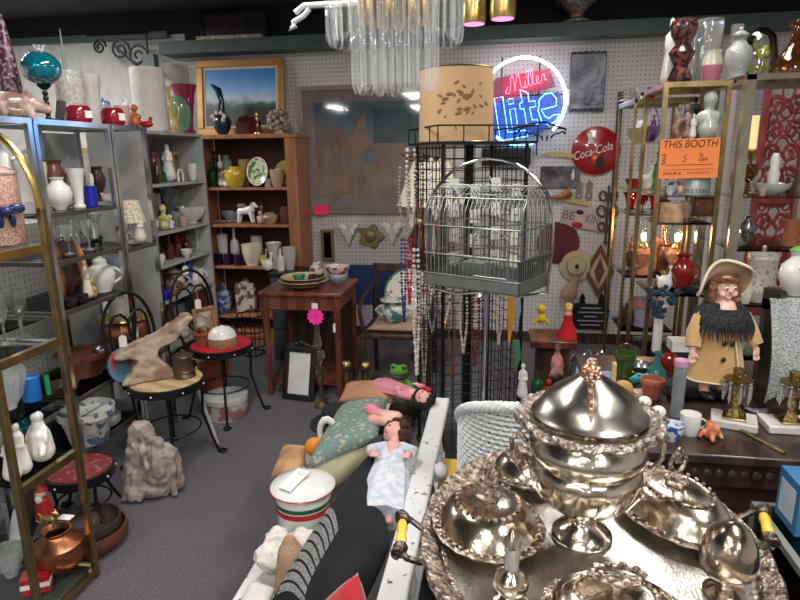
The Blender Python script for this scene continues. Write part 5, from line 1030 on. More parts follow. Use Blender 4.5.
GLP = pane('cage glass', (.86, .90, .88), .25); MB().bx(-L_/2+.004, L_/2-.004, -D_/2+.008, -D_/2+.011, .046, .13).build('glass_panel', GLP, CAGE, smooth=False); MB().bx(L_/2-.013, L_/2-.010, -D_/2+.012, D_/2-.01, .046, .13).build('glass_panel', GLP, CAGE, smooth=False)
MB().tube([(-.235, 0, 1.02)]+[(-.25, 0, 1.20)]+[(-.25*cos(pi*k_/16), 0, 1.28+.255*sin(pi*k_/16)) for k_ in range(17)]+[(.25, 0, 1.20), (.235, 0, 1.02)], .006, 8).build('hoop', CHROME, t)
MB().tube([(-.235, 0, 1.02), (-.12, 0, 1.0), (0, 0, 1.015), (.12, 0, 1.0), (.235, 0, 1.02)], .006, 8).tube([(0, -.16, 1.035), (0, -.08, 1.01), (0, .08, 1.01), (0, .16, 1.035)], .006, 8).build('cradle', CHROME, t)
MB().cyl((0, 0, .03), (0, 0, 1.01), .009).build('pole', CHROME, t); MB().lathe([(.15, 0), (.145, .012), (.03, .025), (.02, .05)], 28).build('foot', CHROME, t)

# ------------------------------------------------------------------ goods behind, between tower and cabinets
t = thing('brown_cabinet', 'dark brown wooden stand between tower and black plaque', 'stand', (.32, 3.45, 0)); t.scale = (1, 1, .87); MB().bx(-.13, .13, -.13, .13, .55, .60).build('top', WOODR, t, bev=.006); MB().bx(-.09, .09, -.09, .09, .04, .55).build('column', WOODD, t); MB().bx(-.15, .15, -.15, .15, 0, .04).build('base', WOODD, t, bev=.006)
t = thing('red_dress_doll', 'small doll in bright red dress on the brown stand', 'doll', (.40, 3.42, .523)); t.scale = (.75, .75, .7); blob('body', [((0, 0, .16), (0, 0, .2), .03, .03), ((0, 0, .24), (.03, .03, .035))], .006, SKIN, t); MB().lathe([(.075, 0), (.06, .06), (.03, .15), (.032, .19), (.015, .205)], 18).build('dress', mat('bright red cloth', (.55, .01, .012), .8), t); MB().sph((0, .01, .255), (.034, .034, .034), 10).build('hair', mat('yellow hair', (.5, .36, .04), .8), t)
t = thing('yellow_plush', 'yellow plush toy hanging above the red dress doll', 'plush toy', aty(541, 318, 3.62)); blob('body', [((0, 0, 0), (.03, .03, .035)), ((0, 0, .055), (.028, .028, .028)), ((.02, -.01, 0), (.045, -.02, -.03), .012, .01), ((-.02, -.01, 0), (-.045, -.02, -.03), .012, .01), ((0, 0, .085), (0, 0, .20), .004, .003)], .005, mat('yellow plush', (.6, .42, .03), .9), t)
t = thing('storage_box', 'black box trunk on the floor right of the tower', 'trunk', (.245, 2.62, 0)); MB().bx(-.09, .09, -.12, .12, 0, .42).build('body', BLACK, t, bev=.008); MB().bx(-.095, .095, -.125, .125, .421, .47).build('lid', BLACK, t, bev=.008)
z = .4705
figure(522, ('y', 2.60), z, 14, 34, WHITE, 'hand_ornament', 'white hand shaped ornament on the black trunk', 'ornament', 'stand')
it('bottle', 537, ('y', 2.66), z, 12, 24, mat('dark green glass', (.02, .06, .03), .1), 'bottle', 'dark bottle beside the white hand ornament', 'bottle')
t = thing('toy_table', 'low dark table crowded with toys behind the tureen', 'table', (.58, 2.62, 0)); MB().bx(-.22, .4, -.2, .2, .47, .50).build('tabletop', WOODD, t)
for x in (-.19, .37):
    for y in (-.17, .17): MB().cyl((x, y, 0), (x, y, .47), .018).build('leg', WOODD, t)
z = .5005
figure(566, ('y', 2.58), z, 17, 20, mat('yellow plush'), 'duck_toy', 'yellow duck toy behind the tureen', 'plush toy', 'bird')
figure(556, ('y', 2.75), z, 16, 36, mat('pink and black cloth', (.5, .22, .2), .8, col2=(.03, .02, .02), sc=14), 'clown_doll', 'pink and black clown doll beside the yellow duck', 'doll', 'seat')
t = it('bowl', 600, ('y', 2.60), z, 40, 26, ceramic('blue swirl', (.40, .42, .48), (.06, .09, .22), 16), 'swirl_bowl', 'blue and white swirl bowl with scroll handle behind the tureen', 'bowl', ex='h')
b = MB(); b.tube([(-.10+.2*q/24, 0, .10+.03*sin(q*.9)+.03*sin(pi*q/24)) for q in range(25)], .010, 7); o = b.tube([(-.1, 0, 0), (-.1, 0, .1)], .008, 6).tube([(.1, 0, 0), (.1, 0, .1)], .008, 6).build('scroll_rack', CHROME); o.location = on(592, 'y', 2.76, z); tag(o, 'silver scrolled napkin rack behind the swirl bowl', 'rack')

# ------------------------------------------------------------------ display cabinets on the right
CT1 = 1.845
rack('brass_cabinet', 'brass framed glass cabinet with the orange sign taped on', .70, .955, 2.90, 3.26, 0, CT1, [.33, .6, .90, 1.235, 1.36, 1.605], BRASSD, r=.009)
rack('brass_cabinet', 'rear brass framed glass cabinet with lit lamps inside', .665, .95, 3.33, 3.74, 0, CT1-.03, [.6, .90, 1.235, 1.36, 1.60], BRASSD, r=.007)
rack('bronze_cabinet', 'bronze framed glass cabinet holding the white lidded canister', .998, 1.44, 2.80, 3.22, 0, CT1+.01, [.6, .88, 1.13, 1.36], BRONZE, r=.019)
f1 = ('y', 2.98); m1 = ('y', 3.14); r3 = ('y', 3.45); r3b = ('y', 3.62); g2 = ('y', 2.92); g2b = ('y', 3.08)
z = CT1+.0005
IMA = ceramic('imari red black', (.24, .06, .035), (.03, .02, .03), 48, (.44, .52))
def lobes3(a, r, z): return 1
p = on(679, 'y', 2.99, z); d = depth(p)/FPX; o = MB().lathe([(.045, 0), (.052, .02), (.03, .075), (.045, .10), (.055, .13), (.03, .165), (.05, .20), (.058, .235), (.05, .262), (.045, .262), (.05, .235), (0, .2)], 24).build('gourd_vase', IMA); o.location = p; tag(o, 'tall triple gourd red and black oriental vase on the cabinet', 'vase')
it('cyl', 704, ('y', 3.16), z, 26, 62, CLEAR, 'glass_cylinder', 'tall clear glass cylinder behind the pink vase', 'vase')
PNK = MC.get('x') or mat('cream to pink glaze', (.55, .50, .38), .25, coat=.4)
p = on(710, 'y', 2.98, z); d = depth(p)/FPX; t = thing('ombre_vase', 'small cream vase with pink lower half', 'vase', p); MB().lathe([(.030, 0), (.036, .03), (.042, .055), (.0425, .07)], 24).build('lower_body', mat('pink glaze', (.50, .16, .24), .25, coat=.4), t); MB().lathe([(.0425, .0701), (.042, .09), (.032, .115), (.036, .133), (.033, .133), (.03, .115), (0, .09)], 24).build('upper_body', PNK, t)
figure(667, ('y', 3.10), z, 18, 60, WHITE, 'feather_vase', 'white feathered ornament left of the oriental vase', 'ornament', 'stand')
it('round', 736, ('y', 2.96), CT1+.0105, 26, 40, CUT, 'crystal_jar', 'round frosted crystal jar on the cabinet corner', 'jar', ex='l')
p = on(757, 'y', 2.98, CT1+.0105); t = thing('glass_cloche', 'clear glass bell cloche covering yellow flowers', 'cloche', p); MB().lathe([(.075, 0), (.075, .012), (0, .012)], 28).build('base', WOODD, t); MB().lathe([(.066, .0125), (.068, .10), (.055, .17), (.02, .205), (0, .208)], 28).build('dome', pane('cloche glass', (.95, .97, .97), .45), t)
b = MB(); random.seed(5)
for q in range(14): b.sph((random.uniform(-.03, .03), random.uniform(-.03, .03), .03+random.random()*.10), .015, 6)
b.build('flowers', mat('yellow petals', (.50, .40, .06), .7, col2=(.15, .22, .04), sc=30), t); 
b = MB()
for q in range(8): a = q*.8; b.tube([(.012*cos(a), .012*sin(a), 0), (.03*cos(a), .03*sin(a), .08), (.05*cos(a), .05*sin(a), .12+.02*sin(q*3))], [.009, .010, .002], 6)
o = b.build('glass_leaf_ornament', mat('green art glass2', (.10, .35, .06), .08, tr=.5)); o.location = on(777, 'y', 3.08, CT1+.0105); tag(o, 'bright green glass leaf ornament beside the cloche', 'ornament')
it('decanter', 791, ('y', 2.94), CT1+.0105, 42, 52, AMBERG, 'decanter', 'amber brown glass decanter with long neck at top right', 'decanter')
z = CT1-.0295
p = on(650, 'y', 3.5, z); o = blob('glass_bird', [((0, 0, .035), (.03, .025, .032)), ((.02, 0, .05), (.06, 0, .09), .014, .008), ((-.02, 0, .04), (-.07, 0, .03), .012, .005)], .004, REDG); o.location = p; tag(o, 'red glass bird on the rear cabinet top', 'ornament')
o = MB().bx(-.045, .045, -.03, .03, 0, .085).build('dark_box', mat('dark teal box', (.03, .05, .06), .3), bev=.004); o.location = on(654, 'y', 3.64, z); tag(o, 'small dark teal box behind the red glass bird', 'box')
b = MB()
for q in range(8): a = radians(100+q*14); b.tube([(0, 0, .02), (.05*cos(a), 0, .02+.05*sin(a)), (.12*cos(a), -.02, .02+.08*sin(a)-.02)], [.004, .003, .001], 5)
o = b.sph((0, 0, .012), .012, 8).build('glass_spray', CLEAR); o.location = on(640, 'y', 3.45, z); tag(o, 'spiky clear glass spray at the rear cabinet edge', 'ornament')
z = 1.6055
figure(681, f1, z, 24, 32, mat('brown couple glaze', (.16, .07, .05), .4, col2=(.40, .28, .20), sc=30), 'figurine', 'brown couple figurine behind the top of the orange sign', 'figurine', 'pair')
figure(708, f1, z, 26, 38, ceramic('pale green white', (.50, .55, .48)), 'figurine', 'white and pale green kneeling figurine right of the couple', 'figurine', 'bust')
it('barrel', 690, ('y', 3.18), z, 18, 34, mat('dark blue vase glaze', (.05, .06, .10), .3), 'vase', 'dark blue vase behind the couple figurine', 'vase')
z = 1.6005
t = it('bowl', 650, r3, z, 20, 16, mat('lilac glass', (.45, .32, .60), .06, tr=.7), 'glass_basket', 'lilac glass basket with tall looped handle', 'basket'); p = t.location
o = MB().tube([(-.045*cos(pi*q/10)*.9, 0, .14*sin(pi*q/10)) for q in range(11)], .005, 8).build('handle', mat('lilac glass'), t, loc=(0, 0, .04))
it('bowl', 633, r3, z, 22, 14, ceramic('sand and white', (.48, .36, .20)), 'shell_dish', 'sandy shell dish left of the lilac basket', 'dish')
# orange sign
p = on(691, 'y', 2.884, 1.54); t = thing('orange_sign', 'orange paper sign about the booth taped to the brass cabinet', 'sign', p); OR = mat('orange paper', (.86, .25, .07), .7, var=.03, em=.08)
c0 = aty(661, 139, 2.884); c1 = aty(717, 178, 2.884); sw, sh_ = c1.x-c0.x, c0.z-c1.z; MB().bx(-sw/2, sw/2, 0, .002, -sh_/2, sh_/2).build('paper', OR, t, smooth=False); t.location = (c0.x+sw/2, 2.884, c0.z-sh_/2); t.rotation_euler[1] = radians(-1)
INK = mat('dark ink', (.10, .02, .015), .7); text('THIS BOOTH', sh_*.27, INK, t, T(0, -.001, sh_*.36) @ FACE, .0006, .15, sx=.84); text('5', sh_*.28, mat('faded ink', (.42, .12, .06), .7), t, T(-.02*1, -.001, .0) @ FACE, .0006, .2); text('%', sh_*.14, INK, t, T(sw*.2, -.001, sh_*.08) @ FACE, .0006); text('OFF', sh_*.12, INK, t, T(sw*.24, -.001, -sh_*.04) @ FACE, .0006)
text('SALE', sh_*.14, INK, t, T(-sw*.42, -.001, 0) @ R(-90, 'Y') @ FACE, .0006)
MB().bx(-sw*.38, sw*.4, -.0012, 0, -sh_*.165, -sh_*.15).bx(-sw*.42, sw*.42, -.0012, 0, -sh_*.28, -sh_*.27).build('rule_lines', INK, t, smooth=False)
text('DEALER #', sh_*.10, INK, t, T(-sw*.27, -.001, -sh_*.37) @ FACE, .0006); b = MB(); b.tube([(sw*(-.02+.4*q/30), -.001, -sh_*.36+.006*sin(q*1.7)) for q in range(31)], .0012, 4); b.build('handwriting', mat('faded ink'), t)
z = 1.3605
t = thing('oyster_tin', 'pale grey green oyster tin below the orange sign', 'tin', on(693, 'y', 2.975, z)); tw, thh = .066, .095; MB().lathe([(tw, 0), (tw, thh), (tw*.95, thh+.004), (0, thh+.004)], 32).build('body', mat('pale grey tin', (.36, .42, .39), .35, .3), t)
for q, ch in enumerate('OYSTERS'): a = radians(-90+(q-3)*14.5-6); text(ch, .026, INK, t, T((tw+.0006)*cos(a), (tw+.0006)*sin(a), .016) @ R(math.degrees(a)+90) @ FACE, .0006)
it('cup', 671, f1, z, 13, 14, ceramic('blue white cup', (.6, .6, .6), (.05, .08, .3), 40, (.55, .6)), 'cup', 'small blue and white cup left of the oyster tin', 'cup')
figure(645, r3, z, 18, 24, WHITE, 'bird_figurine', 'white bird figurine on the rear cabinet shelf', 'figurine', 'bird')
p = on(655, 'y', 3.36, 1.60); 
z = 1.2355
o = it('tin', 671, f1, z, 22, 18, mat('orange printed tin', (.50, .22, .10), .4, col2=(.60, .42, .28), sc=24), 'round_tin', 'round orange and cream tin in the brass cabinet', 'tin')
picture(on(702, 'y', 3.20, z+.001), .105, .10, WOODD, mat('dark still life', (.06, .02, .015), .4, col2=(.40, .14, .04), sc=12), 'small_painting', 'small dark still life painting inside the brass cabinet', 'painting', base=True, fw=.012, tilt=4)
it('flare', 630, r3b, z, 16, 17, REDG, 'vase', 'tall dark red glass in the rear cabinet', 'vase'); it('flare', 654, r3b, z, 14, 15, REDG, 'vase', 'shorter red glass in the rear cabinet', 'vase')
# oil lamps lit
z = .9005
for px, pl, lb, hh in [(641, ('y', 3.43), 'lit glass oil lamp at left with clear chimney', 1.0), (674, ('y', 3.42), 'lit glass oil lamp behind the red pitcher', 1.0)]:
    p = on(px, *pl, z); t = thing('lit_lamp', lb, 'lamp', p, 0, 'lit lamps in the rear cabinet'); t.scale = (1.05, 1.05, 1.35); b = MB().lathe([(.045, 0), (.04, .01), (.018, .03), (.045, .06), (.05, .085), (.025, .11)], 18); b.build('font', mat('pink amber glass', (.7, .35, .22), .08, tr=.7), t)
    MB().lathe([(.025, .11), (.04, .145), (.034, .18), (.025, .22)], 18).build('chimney', PANE, t); MB().sph((0, 0, .150), (.012, .012, .018), 10).build('bulb', mat('warm bulb', (1, .7, .4), .4, em=70, emc=(1, .62, .28)), t); MB().lathe([(.026, .105), (.026, .115), (.01, .135)], 14).build('burner', BRASS, t)
    ld = bpy.data.lights.new('lamp_flame', 'POINT'); ld.energy = 6; ld.color = (1, .55, .28); ld.shadow_soft_size = .02; lo = bpy.data.objects.new('lamp_flame', ld); lo.location = (0, 0, .155); lo.parent = t; COL.objects.link(lo)
z = .9005
RP = mat('dark red glaze', (.28, .02, .012), .1, tr=.3, coat=.6)
it('vase', 681, f1, z, 24, 38, RP, 'vase', 'round dark red glass pitcher with ruffled top', 'vase', ex='h', lobe=lambda a, r, z: 1+.08*cos(6*a)*(1 if z > .14 else 0))
figure(664, f1, z, 18, 28, WHITE, 'swan_figurine', 'white swan vase left of the red glass pitcher', 'figurine', 'bird')
it('goblet', 704, ('y', 3.12), z, 14, 26, CLEAR, 'goblet', 'clear goblet with tiny flowers right of the red pitcher', 'glass')
o = MB().lathe([(.03, 0), (.06, .012), (.066, .03), (.05, .034), (0, .03)], 28, sy=.6).build('black_dish', BLACK); o.location = on(695, 'y', 2.95, z)+Vector((.0, -.0, 0)); tag(o, 'oval black covered dish in front of red pitcher', 'dish')
it('goblet', 625, ('y', 3.40), z, 12, 22, mat('brown glass', (.15, .08, .05), .1, tr=.3), 'goblet', 'small brown goblet at the far left of the rear cabinet', 'glass')
b = MB(); random.seed(9)
for q in range(46): a = random.random()*6.28; zz = random.random(); b.sph((.07*(1-zz*.6)*cos(a), .045*sin(a), -.02-.13*zz), .013, 6)
o = b.build('glass_bead_cluster', mat('dark blue beads', (.02, .05, .09), .08, coat=.8)); o.location = on(664, 'y', 2.855, .96); tag(o, 'cluster of dark blue glass beads hanging at the cabinet front', 'beads')
# cab 2 goods
z = 1.3605
it('goblet', 746, g2, z, 19, 30, AMBERG, 'goblet', 'amber brown footed goblet on upper bronze cabinet shelf', 'glass')
t = thing('candle_figurine', 'white column candlestick rising from a grey bowl', 'candlestick', on(771, 'y', 2.93, z)); MB().lathe([(.03, 0), (.07, .03), (.075, .05), (.07, .05), (.03, .012)], 28).build('bowl', GREYC, t); MB().lathe([(.03, .012), (.022, .06), (.026, .09), (.016, .12), (.02, .15), (.012, .18)], 16).build('column', WHITE, t)
it('goblet', 753, ('y', 3.08), z, 12, 22, ceramic('cream goblet', (.6, .5, .35)), 'goblet', 'cream cup behind the grey bowl', 'cup'); it('jar', 735, ('y', 3.08), z, 12, 26, mat('mustard glaze', (.30, .24, .05), .3), 'jar', 'mustard jar at left on upper bronze cabinet shelf', 'jar')
t = thing('electric_candle', 'brass candle lamp with glowing orange candle in the bronze cabinet', 'lamp', on(752, 'y', 3.14, 1.55)); MB().lathe([(.03, -.189), (.012, -.18), (.008, -.05), (.03, 0), (.012, .01)], 14).build('stem', BRASSD, t); MB().cyl((0, 0, .01), (0, 0, .16), .016, 12).build('candle', mat('glowing candle', (.9, .5, .25), .5, em=.9, emc=(1, .55, .25)), t)
z = .8805
LW = ceramic('white lattice', (.60, .55, .48), (.36, .28, .22), 60, (.56, .6))
t = it('canister', 758, g2, z, 28, 46, LW, 'lidded_canister', 'large white pierced canister with domed lid', 'canister', ex='l')
it('flare', 785, g2, z, 15, 26, WHITE, 'pitcher', 'small white pitcher right of the lidded canister', 'pitcher', ex='h'); it('cyl', 734, g2, z, 14, 26, CLEAR, 'glass_jar', 'clear glass jar left of the lidded canister', 'jar'); it('cup', 773, ('y', 2.86), z, 14, 18, ceramic('flower mug', (.6, .55, .5), (.4, .1, .1), 40, (.56, .6)), 'mug', 'white mug with red flowers between canister and pitcher', 'mug')
it('bowl', 757, ('y', 2.85), z, 40, 10, ceramic('green cabbage', (.40, .50, .32), (.5, .55, .45), 14), 'leaf_dish', 'green and white leaf dish in front of the canister', 'dish') if 0 else None
# other goods on low cabinet shelves
z = .6005
t = thing('book_stack', 'white cardboard box on the low shelf behind the doll', 'box', on(684, 'y', 3.02, z)); MB().bx(-.07, .07, -.05, .05, 0, .05).build('body', PAPER, t)
figure(765, ('y', 2.90), z, 22, 34, ceramic('red heart figure', (.55, .50, .40), (.4, .04, .04), 20, (.55, .6)), 'figurine', 'cream figurine with red heart behind the doll', 'figurine', 'bust'); it('jar', 782, ('y', 2.92), z, 18, 24, GREENG, 'jar', 'green glass jar right of the heart figurine', 'jar')
it('pot', 642, r3, z, 30, 26, ceramic('blue pink jar', (.32, .34, .44), (.40, .15, .15), 14), 'planter', 'blue and pink planter in the lower rear cabinet', 'planter'); it('cyl', 656, f1, z, 9, 36, WHITE, 'vase', 'narrow white vase in the lower brass cabinet', 'vase')
it('bowl', 675, ('y', 3.16), .9005, 30, 12, BRASS, 'brass_bowl', 'wide brass bowl at the back of the cabinet shelf', 'bowl')
# red carved panel
t = thing('carved_panel', 'tall red carved openwork wooden panel at the right', 'panel', (on(778, 'y', 3.95, 1.4).x, 3.95, 0)); t.scale = (.74, 1, 1); RW = mat('red carved wood', (.16, .018, .018), .5, col2=(.24, .04, .035), sc=8)
MB().bx(-.17, -.13, -.02, .02, 0, 2.0).bx(.13, .17, -.02, .02, 0, 2.0).bx(-.13, .13, -.02, .02, 1.93, 2.0).bx(-.13, .13, -.02, .02, .55, .65).bx(-.13, .13, -.02, .02, 1.24, 1.30).build('frame', RW, t, bev=.004, smooth=False); b = MB(); random.seed(2)
for zc in [.72+.135*q for q in range(9)]:
    for s in (-1, 1):
        r_ = .062; b.tube([(s*(.06+r_*(1-q/20)*cos(q*.55)), 0, zc+r_*(1-q/20)*sin(q*.55)) for q in range(16)], .012, 5); b.sph((s*.10, -.004, zc+.05), (.022, .01, .014), 6, R(s*40, 'Y'))
    b.tube([(-.13, 0, zc-.05), (-.05, 0, zc+.02), (.05, 0, zc-.03), (.13, 0, zc+.05)], .008, 5)
b.build('carving', RW, t); b = MB()
for q in range(13): zc = .68+.1*q; b.ring((0, 0, zc), .045, .008, 'y', 14, 5); b.ring((-.088, 0, zc+.05), .03, .007, 'y', 12, 5); b.ring((.088, 0, zc+.05), .03, .007, 'y', 12, 5)
b.build('ring_carving', RW, t) 
struct('trim_2', MB().bx(1.37, 1.43, 4.2, 4.24, 0, 2.3), mat('grey post paint', (.38, .38, .38), .5))
t = thing('dark_screen', 'dark standing board right of the red carved panel', 'screen', (1.86, 3.75, 0)); MB().bx(-.07, .07, -.02, .02, 0, 1.9).bx(-.10, .10, -.12, .12, 0, .02).build('board', mat('dark olive paint', (.05, .05, .035), .5), t)
# ------------------------------------------------------------------ dark console table and the goods on it
KZ = .80; t = thing('console_table', 'long dark console table with carved apron behind the silver tray', 'table', (.98, 1.90, 0)); DW = mat('black brown wood', (.022, .014, .012), .35, col2=(.045, .024, .018), kind='wave', sc=3, coat=.2)
MB().bx(-.68, .62, -.40, .38, KZ-.028, KZ).build('tabletop', DW, t, bev=.005)
MB().bx(-.655, .60, -.375, -.355, KZ-.10, KZ-.029).build('apron', DW, t, smooth=False); b = MB()
for q in range(26): x = .02+.0225*q; b.cyl((x, -.378, KZ-.095), (x+.02, -.378, KZ-.035), .0022, 4); b.cyl((x+.02, -.378, KZ-.095), (x, -.378, KZ-.035), .0022, 4)
for q in range(14): b.sph((-.46+.03*q, -.377, KZ-.065), (.012, .004, .014), 6)
b.build('apron_carving', mat('dark carving', (.06, .045, .035), .4, .3), t); MB().bx(-.64, .59, -.34, -.325, .12, KZ-.11).build('front_panel', mat('dark red brown panel', (.045, .018, .015), .5), t, smooth=False)
for x in (-.63, .57):
    for y in (-.35, .33): MB().lathe([(.02, 0), (.03, .1), (.024, .3), (.034, .6), (.034, KZ-.029)], 10, c=(x, y, 0)).build('leg', DW, t)
KZ += .0005
def kp(px, py): return atz(px, py, KZ)
pot('cup', .048, .054, ceramic('delft', (.60, .62, .66), (.05, .09, .32), 50, (.52, .57)), 'blue_cup', 'small white cup with blue flowers at the table edge', 'cup', kp(672, 440))
pot('cyl', .058, .054, ceramic('white mug', (.66, .65, .62), (.45, .48, .52), 30, (.6, .66)), 'white_mug', 'white mug with faint blue pattern beside the blue cup', 'mug', kp(689, 433), ex='h', rz=0)
t = thing('clown_figurine', 'tiny red orange figurine lying beside the white mug', 'figurine', kp(709, 438)); o = blob('body', [((0, 0, .014), (.010, -.0, .026), .016, .016), ((.0, .01, .036), (.012, .012, .012)), ((.0, -.02, .014), (-.002, -.032, .008), .008, .006), ((.02, 0, .02), (.028, -.008, .008), .007, .006), ((-.015, 0, .02), (-.026, -.008, .008), .007, .006)], .003, mat('red orange glaze', (.42, .08, .03), .35, col2=(.60, .30, .16), sc=30), t)
t = thing('glass_test_tube', 'clear glass tube of sand with a pink cap', 'tube', kp(687-11, 416)); MB().lathe([(.017, 0), (.0175, .01), (.0175, .155)], 20).build('tube', mat('bluish tube glass', (.45, .52, .56), .08, tr=.7), t); MB().lathe([(.014, .002), (.0145, .06), (0, .06)], 18).build('sand', mat('grey pink sand', (.30, .22, .20), .9), t); MB().lathe([(.0195, .156), (.0195, .172), (.016, .175), (0, .175)], 20).build('cap', mat('pink cap', (.45, .22, .34), .5), t)
for px, py, lb in [(644, 402, 'white ceramic egg left of the glass tube, rear one'), (658, 412, 'white ceramic egg left of the glass tube, front one')]:
    o = MB().sph((0, 0, .019), (.021, .019, .019), 16).build('ceramic_egg', WHITE); o.location = kp(px, py+6); tag(o, lb, 'egg', 'white ceramic eggs')
t = pot('pot', .062, .074, mat('terracotta'), 'clay_pot', 'small ribbed terracotta pot behind the white eggs', 'pot', kp(651, 397), n=24); 
t = pot('pot', .085, .07, mat('moss green glass', (.035, .07, .015), .15, coat=.5), 'green_bucket', 'dark green glass bucket with wire handle', 'bucket', kp(624, 376), n=24)
MB().tube([(-.034*cos(pi*q/8), 0, .082+.035*sin(pi*q/8)) for q in range(9)], .0015, 5).build('bail_handle', BRASSD, t)
o = t
p = kp(656, 378); pot('decanter', .095, .075, mat('aqua glass', (.10, .36, .38), .06, tr=.6), 'aqua_bottle', 'aqua glass bottle with wide base behind terracotta pot', 'bottle', p)
b = MB(); b.tube([(.028*cos(q*.9)*(1+.3*sin(q*2.3)), .02*sin(q*.9), .008+.01*(1+sin(q*1.7))) for q in range(26)], .006, 6); o = b.build('teal_coil', mat('teal beads', (.03, .25, .27), .3)); o.location = kp(641, 384); tag(o, 'coil of teal beads near the terracotta pot', 'beads')
o = MB().bx(-.006, .006, -.010, .010, 0, .115).build('wood_ruler', mat('pale yellow wood', (.52, .35, .15), .6), bev=.002); o.location = kp(612, 397); o.rotation_euler[0] = 0; tag(o, 'upright pale wooden stick behind the tureen lid', 'stick')
o = MB().sph((0, 0, .03), (.032, .012, .03), 20).build('yellow_disc', mat('mustard wood', (.46, .28, .08), .5)); o.location = kp(622, 398); tag(o, 'mustard yellow wooden disc right of the upright stick', 'disc')
o = MB().box((0, 0, .004), (.010, .17, .008)).mt(1).box((0, -.06, .004), (.014, .05, .010)).build('letter_opener', [BRASSD, BRASSD], bev=.002); o.location = kp(757, 440); o.rotation_euler[2] = radians(24); tag(o, 'long brass letter opener lying between the two marble bases', 'letter opener')
p = kp(741, 421); pillow(*rectp(kp(700, 398)+Vector((0, .03, .024)), (1, .1, 0), (0, 1, 0), .22, .12), .045, mat('dark crumpled cloth', (.03, .022, .022), .9, bump=.8, bs=25), 'dark_cloth', 'dark folded cloth under the feet of the doll', 'cloth')
# candelabra
MARB = mat('white marble', (.60, .58, .55), .3, col2=(.48, .46, .44), sc=9, coat=.3)
def candelabrum(px, py, rz, lb, sx=1):
    t = thing('girandole', lb, 'candlestick', kp(px, py), rz, 'brass and marble candlesticks'); MB().bx(-.058*sx, .058*sx, -.045, .045, 0, .022).build('marble_base', MARB, t, bev=.003); MB().bx(-.03, .03, -.03, .03, .0225, .028).build('base_plate', BRASSD, t, bev=.002)
    BO = mat('ornate brass', (.26, .18, .07), .42, 1, bump=.8, bs=90, var=.25); MB().lathe([(.020, .0285), (.016, .04), (.008, .055), (.012, .075), (.006, .09), (.010, .11), (.006, .12)], 12, lobe=lambda a, r, z: 1+.2*cos(5*a)).build('stem', BO, t)
    MB().lathe([(.01, .12), (.022, .128), (.034, .133), (.036, .137), (.012, .138), (.014, .145), (.016, .165), (.012, .166)], 24, lobe=lambda a, r, z: 1+(.08*cos(8*a) if r > .02 else 0)).build('drip_pan', BO, t)
    pr = MB().lathe([(.0005, -.058), (.0042, -.045), (.003, -.006), (.0005, -.001)], 5).sph((0, 0, .004), .0042, 6).build('crystal_drop', mat('girandole crystal', (.93, .93, .95), .04, tr=.85), t, smooth=False)
    for q in range(8):
        o = pr if q == 0 else pr.copy()
        if q: COL.objects.link(o); o.parent = t
        a = q*pi/4+.2; o.location = (.034*cos(a), .034*sin(a), .126)
candelabrum(733, 424, radians(-18), 'brass candlestick with crystal drops on marble base, beside the red figurine')
candelabrum(788, 428, radians(0), 'brass candlestick with crystal drops on marble base, at the right edge', 1.15)
o = MB().bx(-.06, .06, -.006, .006, 0, .125).build('cardboard', mat('tan cardboard', (.42, .29, .21), .8)); o.location = kp(777, 400); o.rotation_euler[0] = -.08; tag(o, 'tan cardboard panel standing behind the right candlestick', 'cardboard')
o = MB().lathe([(.02, 0), (.032, .008), (.03, .011), (0, .008)], 24).build('glass_ashtray', CUT); o.location = kp(756, 411); tag(o, 'small cut glass dish behind the left marble base', 'dish')

# ------------------------------------------------------------------ the doll
p = kp(712, 412)+Vector((0, .015, .047)); t = thing('standing_doll', 'doll with bonnet, black shawl and mustard double breasted coat', 'doll', p, radians(14)); t.scale = (.95, .95, .95); TAN = mat('mustard felt', (.43, .26, .10), .95, var=.08, bump=.4, bs=150, sheen=.4)
PINKS = mat('porcelain skin', (.66, .40, .31), .35, var=.03)
# body: one continuous surface
hd = .345
caps = [((.0, 0, .31), (0, 0, .27), .020, .03), ((0, 0, .27), (0, 0, .16), .045, .045), ((0, 0, hd), (.034, .034, .038)), ((0, -.031, hd-.006), (.0042, .007, .005)), ((-.035, 0, hd-.003), (.005, .008, .010)), ((.035, 0, hd-.003), (.005, .008, .010)), ((-.018, -.022, hd-.016), (.011, .009, .010)), ((.018, -.022, hd-.016), (.011, .009, .010)), ((0, -.024, hd-.026), (.009, .009, .008))]
for s in (-1, 1):
    caps += [((s*.025, 0, .16), (s*.03, 0, .03), .024, .016), ((s*.03, 0, .02), (s*.03, -.025, .012), .014, .012)]
    caps += [((s*.05, 0, .27), (s*.085, -.012, .215), .018, .015), ((s*.085, -.012, .215), (s*.098, -.03, .165), .014, .010)]
    hx, hy_, hz = s*.101, -.035, .148; caps += [((hx, hy_, hz+.010), (hx, hy_-.002, hz-.004), .009, .008)]
    for q, (dx, ln) in enumerate(((-.007, .015), (-.0025, .018), (.0025, .017), (.007, .013))): caps += [((hx+dx, hy_, hz-.006), (hx+dx*1.15, hy_-.006, hz-.006-ln), .0034, .0028)]
    caps += [((hx-s*.008, hy_-.002, hz+.006), (hx-s*.014, hy_-.010, hz-.006), .0038, .003)]
blob('body', caps, .0024, PINKS, t, 2)
b = MB()
for s in (-1, 1): b.sph((s*.0125, -.0315, hd+.003), (.0065, .004, .0048), 10)
e_ = b.build('eye', WHITE, t); b = MB()
for s in (-1, 1): b.sph((s*.0125, -.0348, hd+.0028), (.0032, .0018, .0034), 8)
b.build('iris', mat('dark brown iris', (.05, .02, .01), .2), e_); MB().sph((0, -.0335, hd-.0165), (.0055, .0022, .0022), 8).build('lips', mat('rose lips', (.50, .08, .07), .4), t)
b = MB()
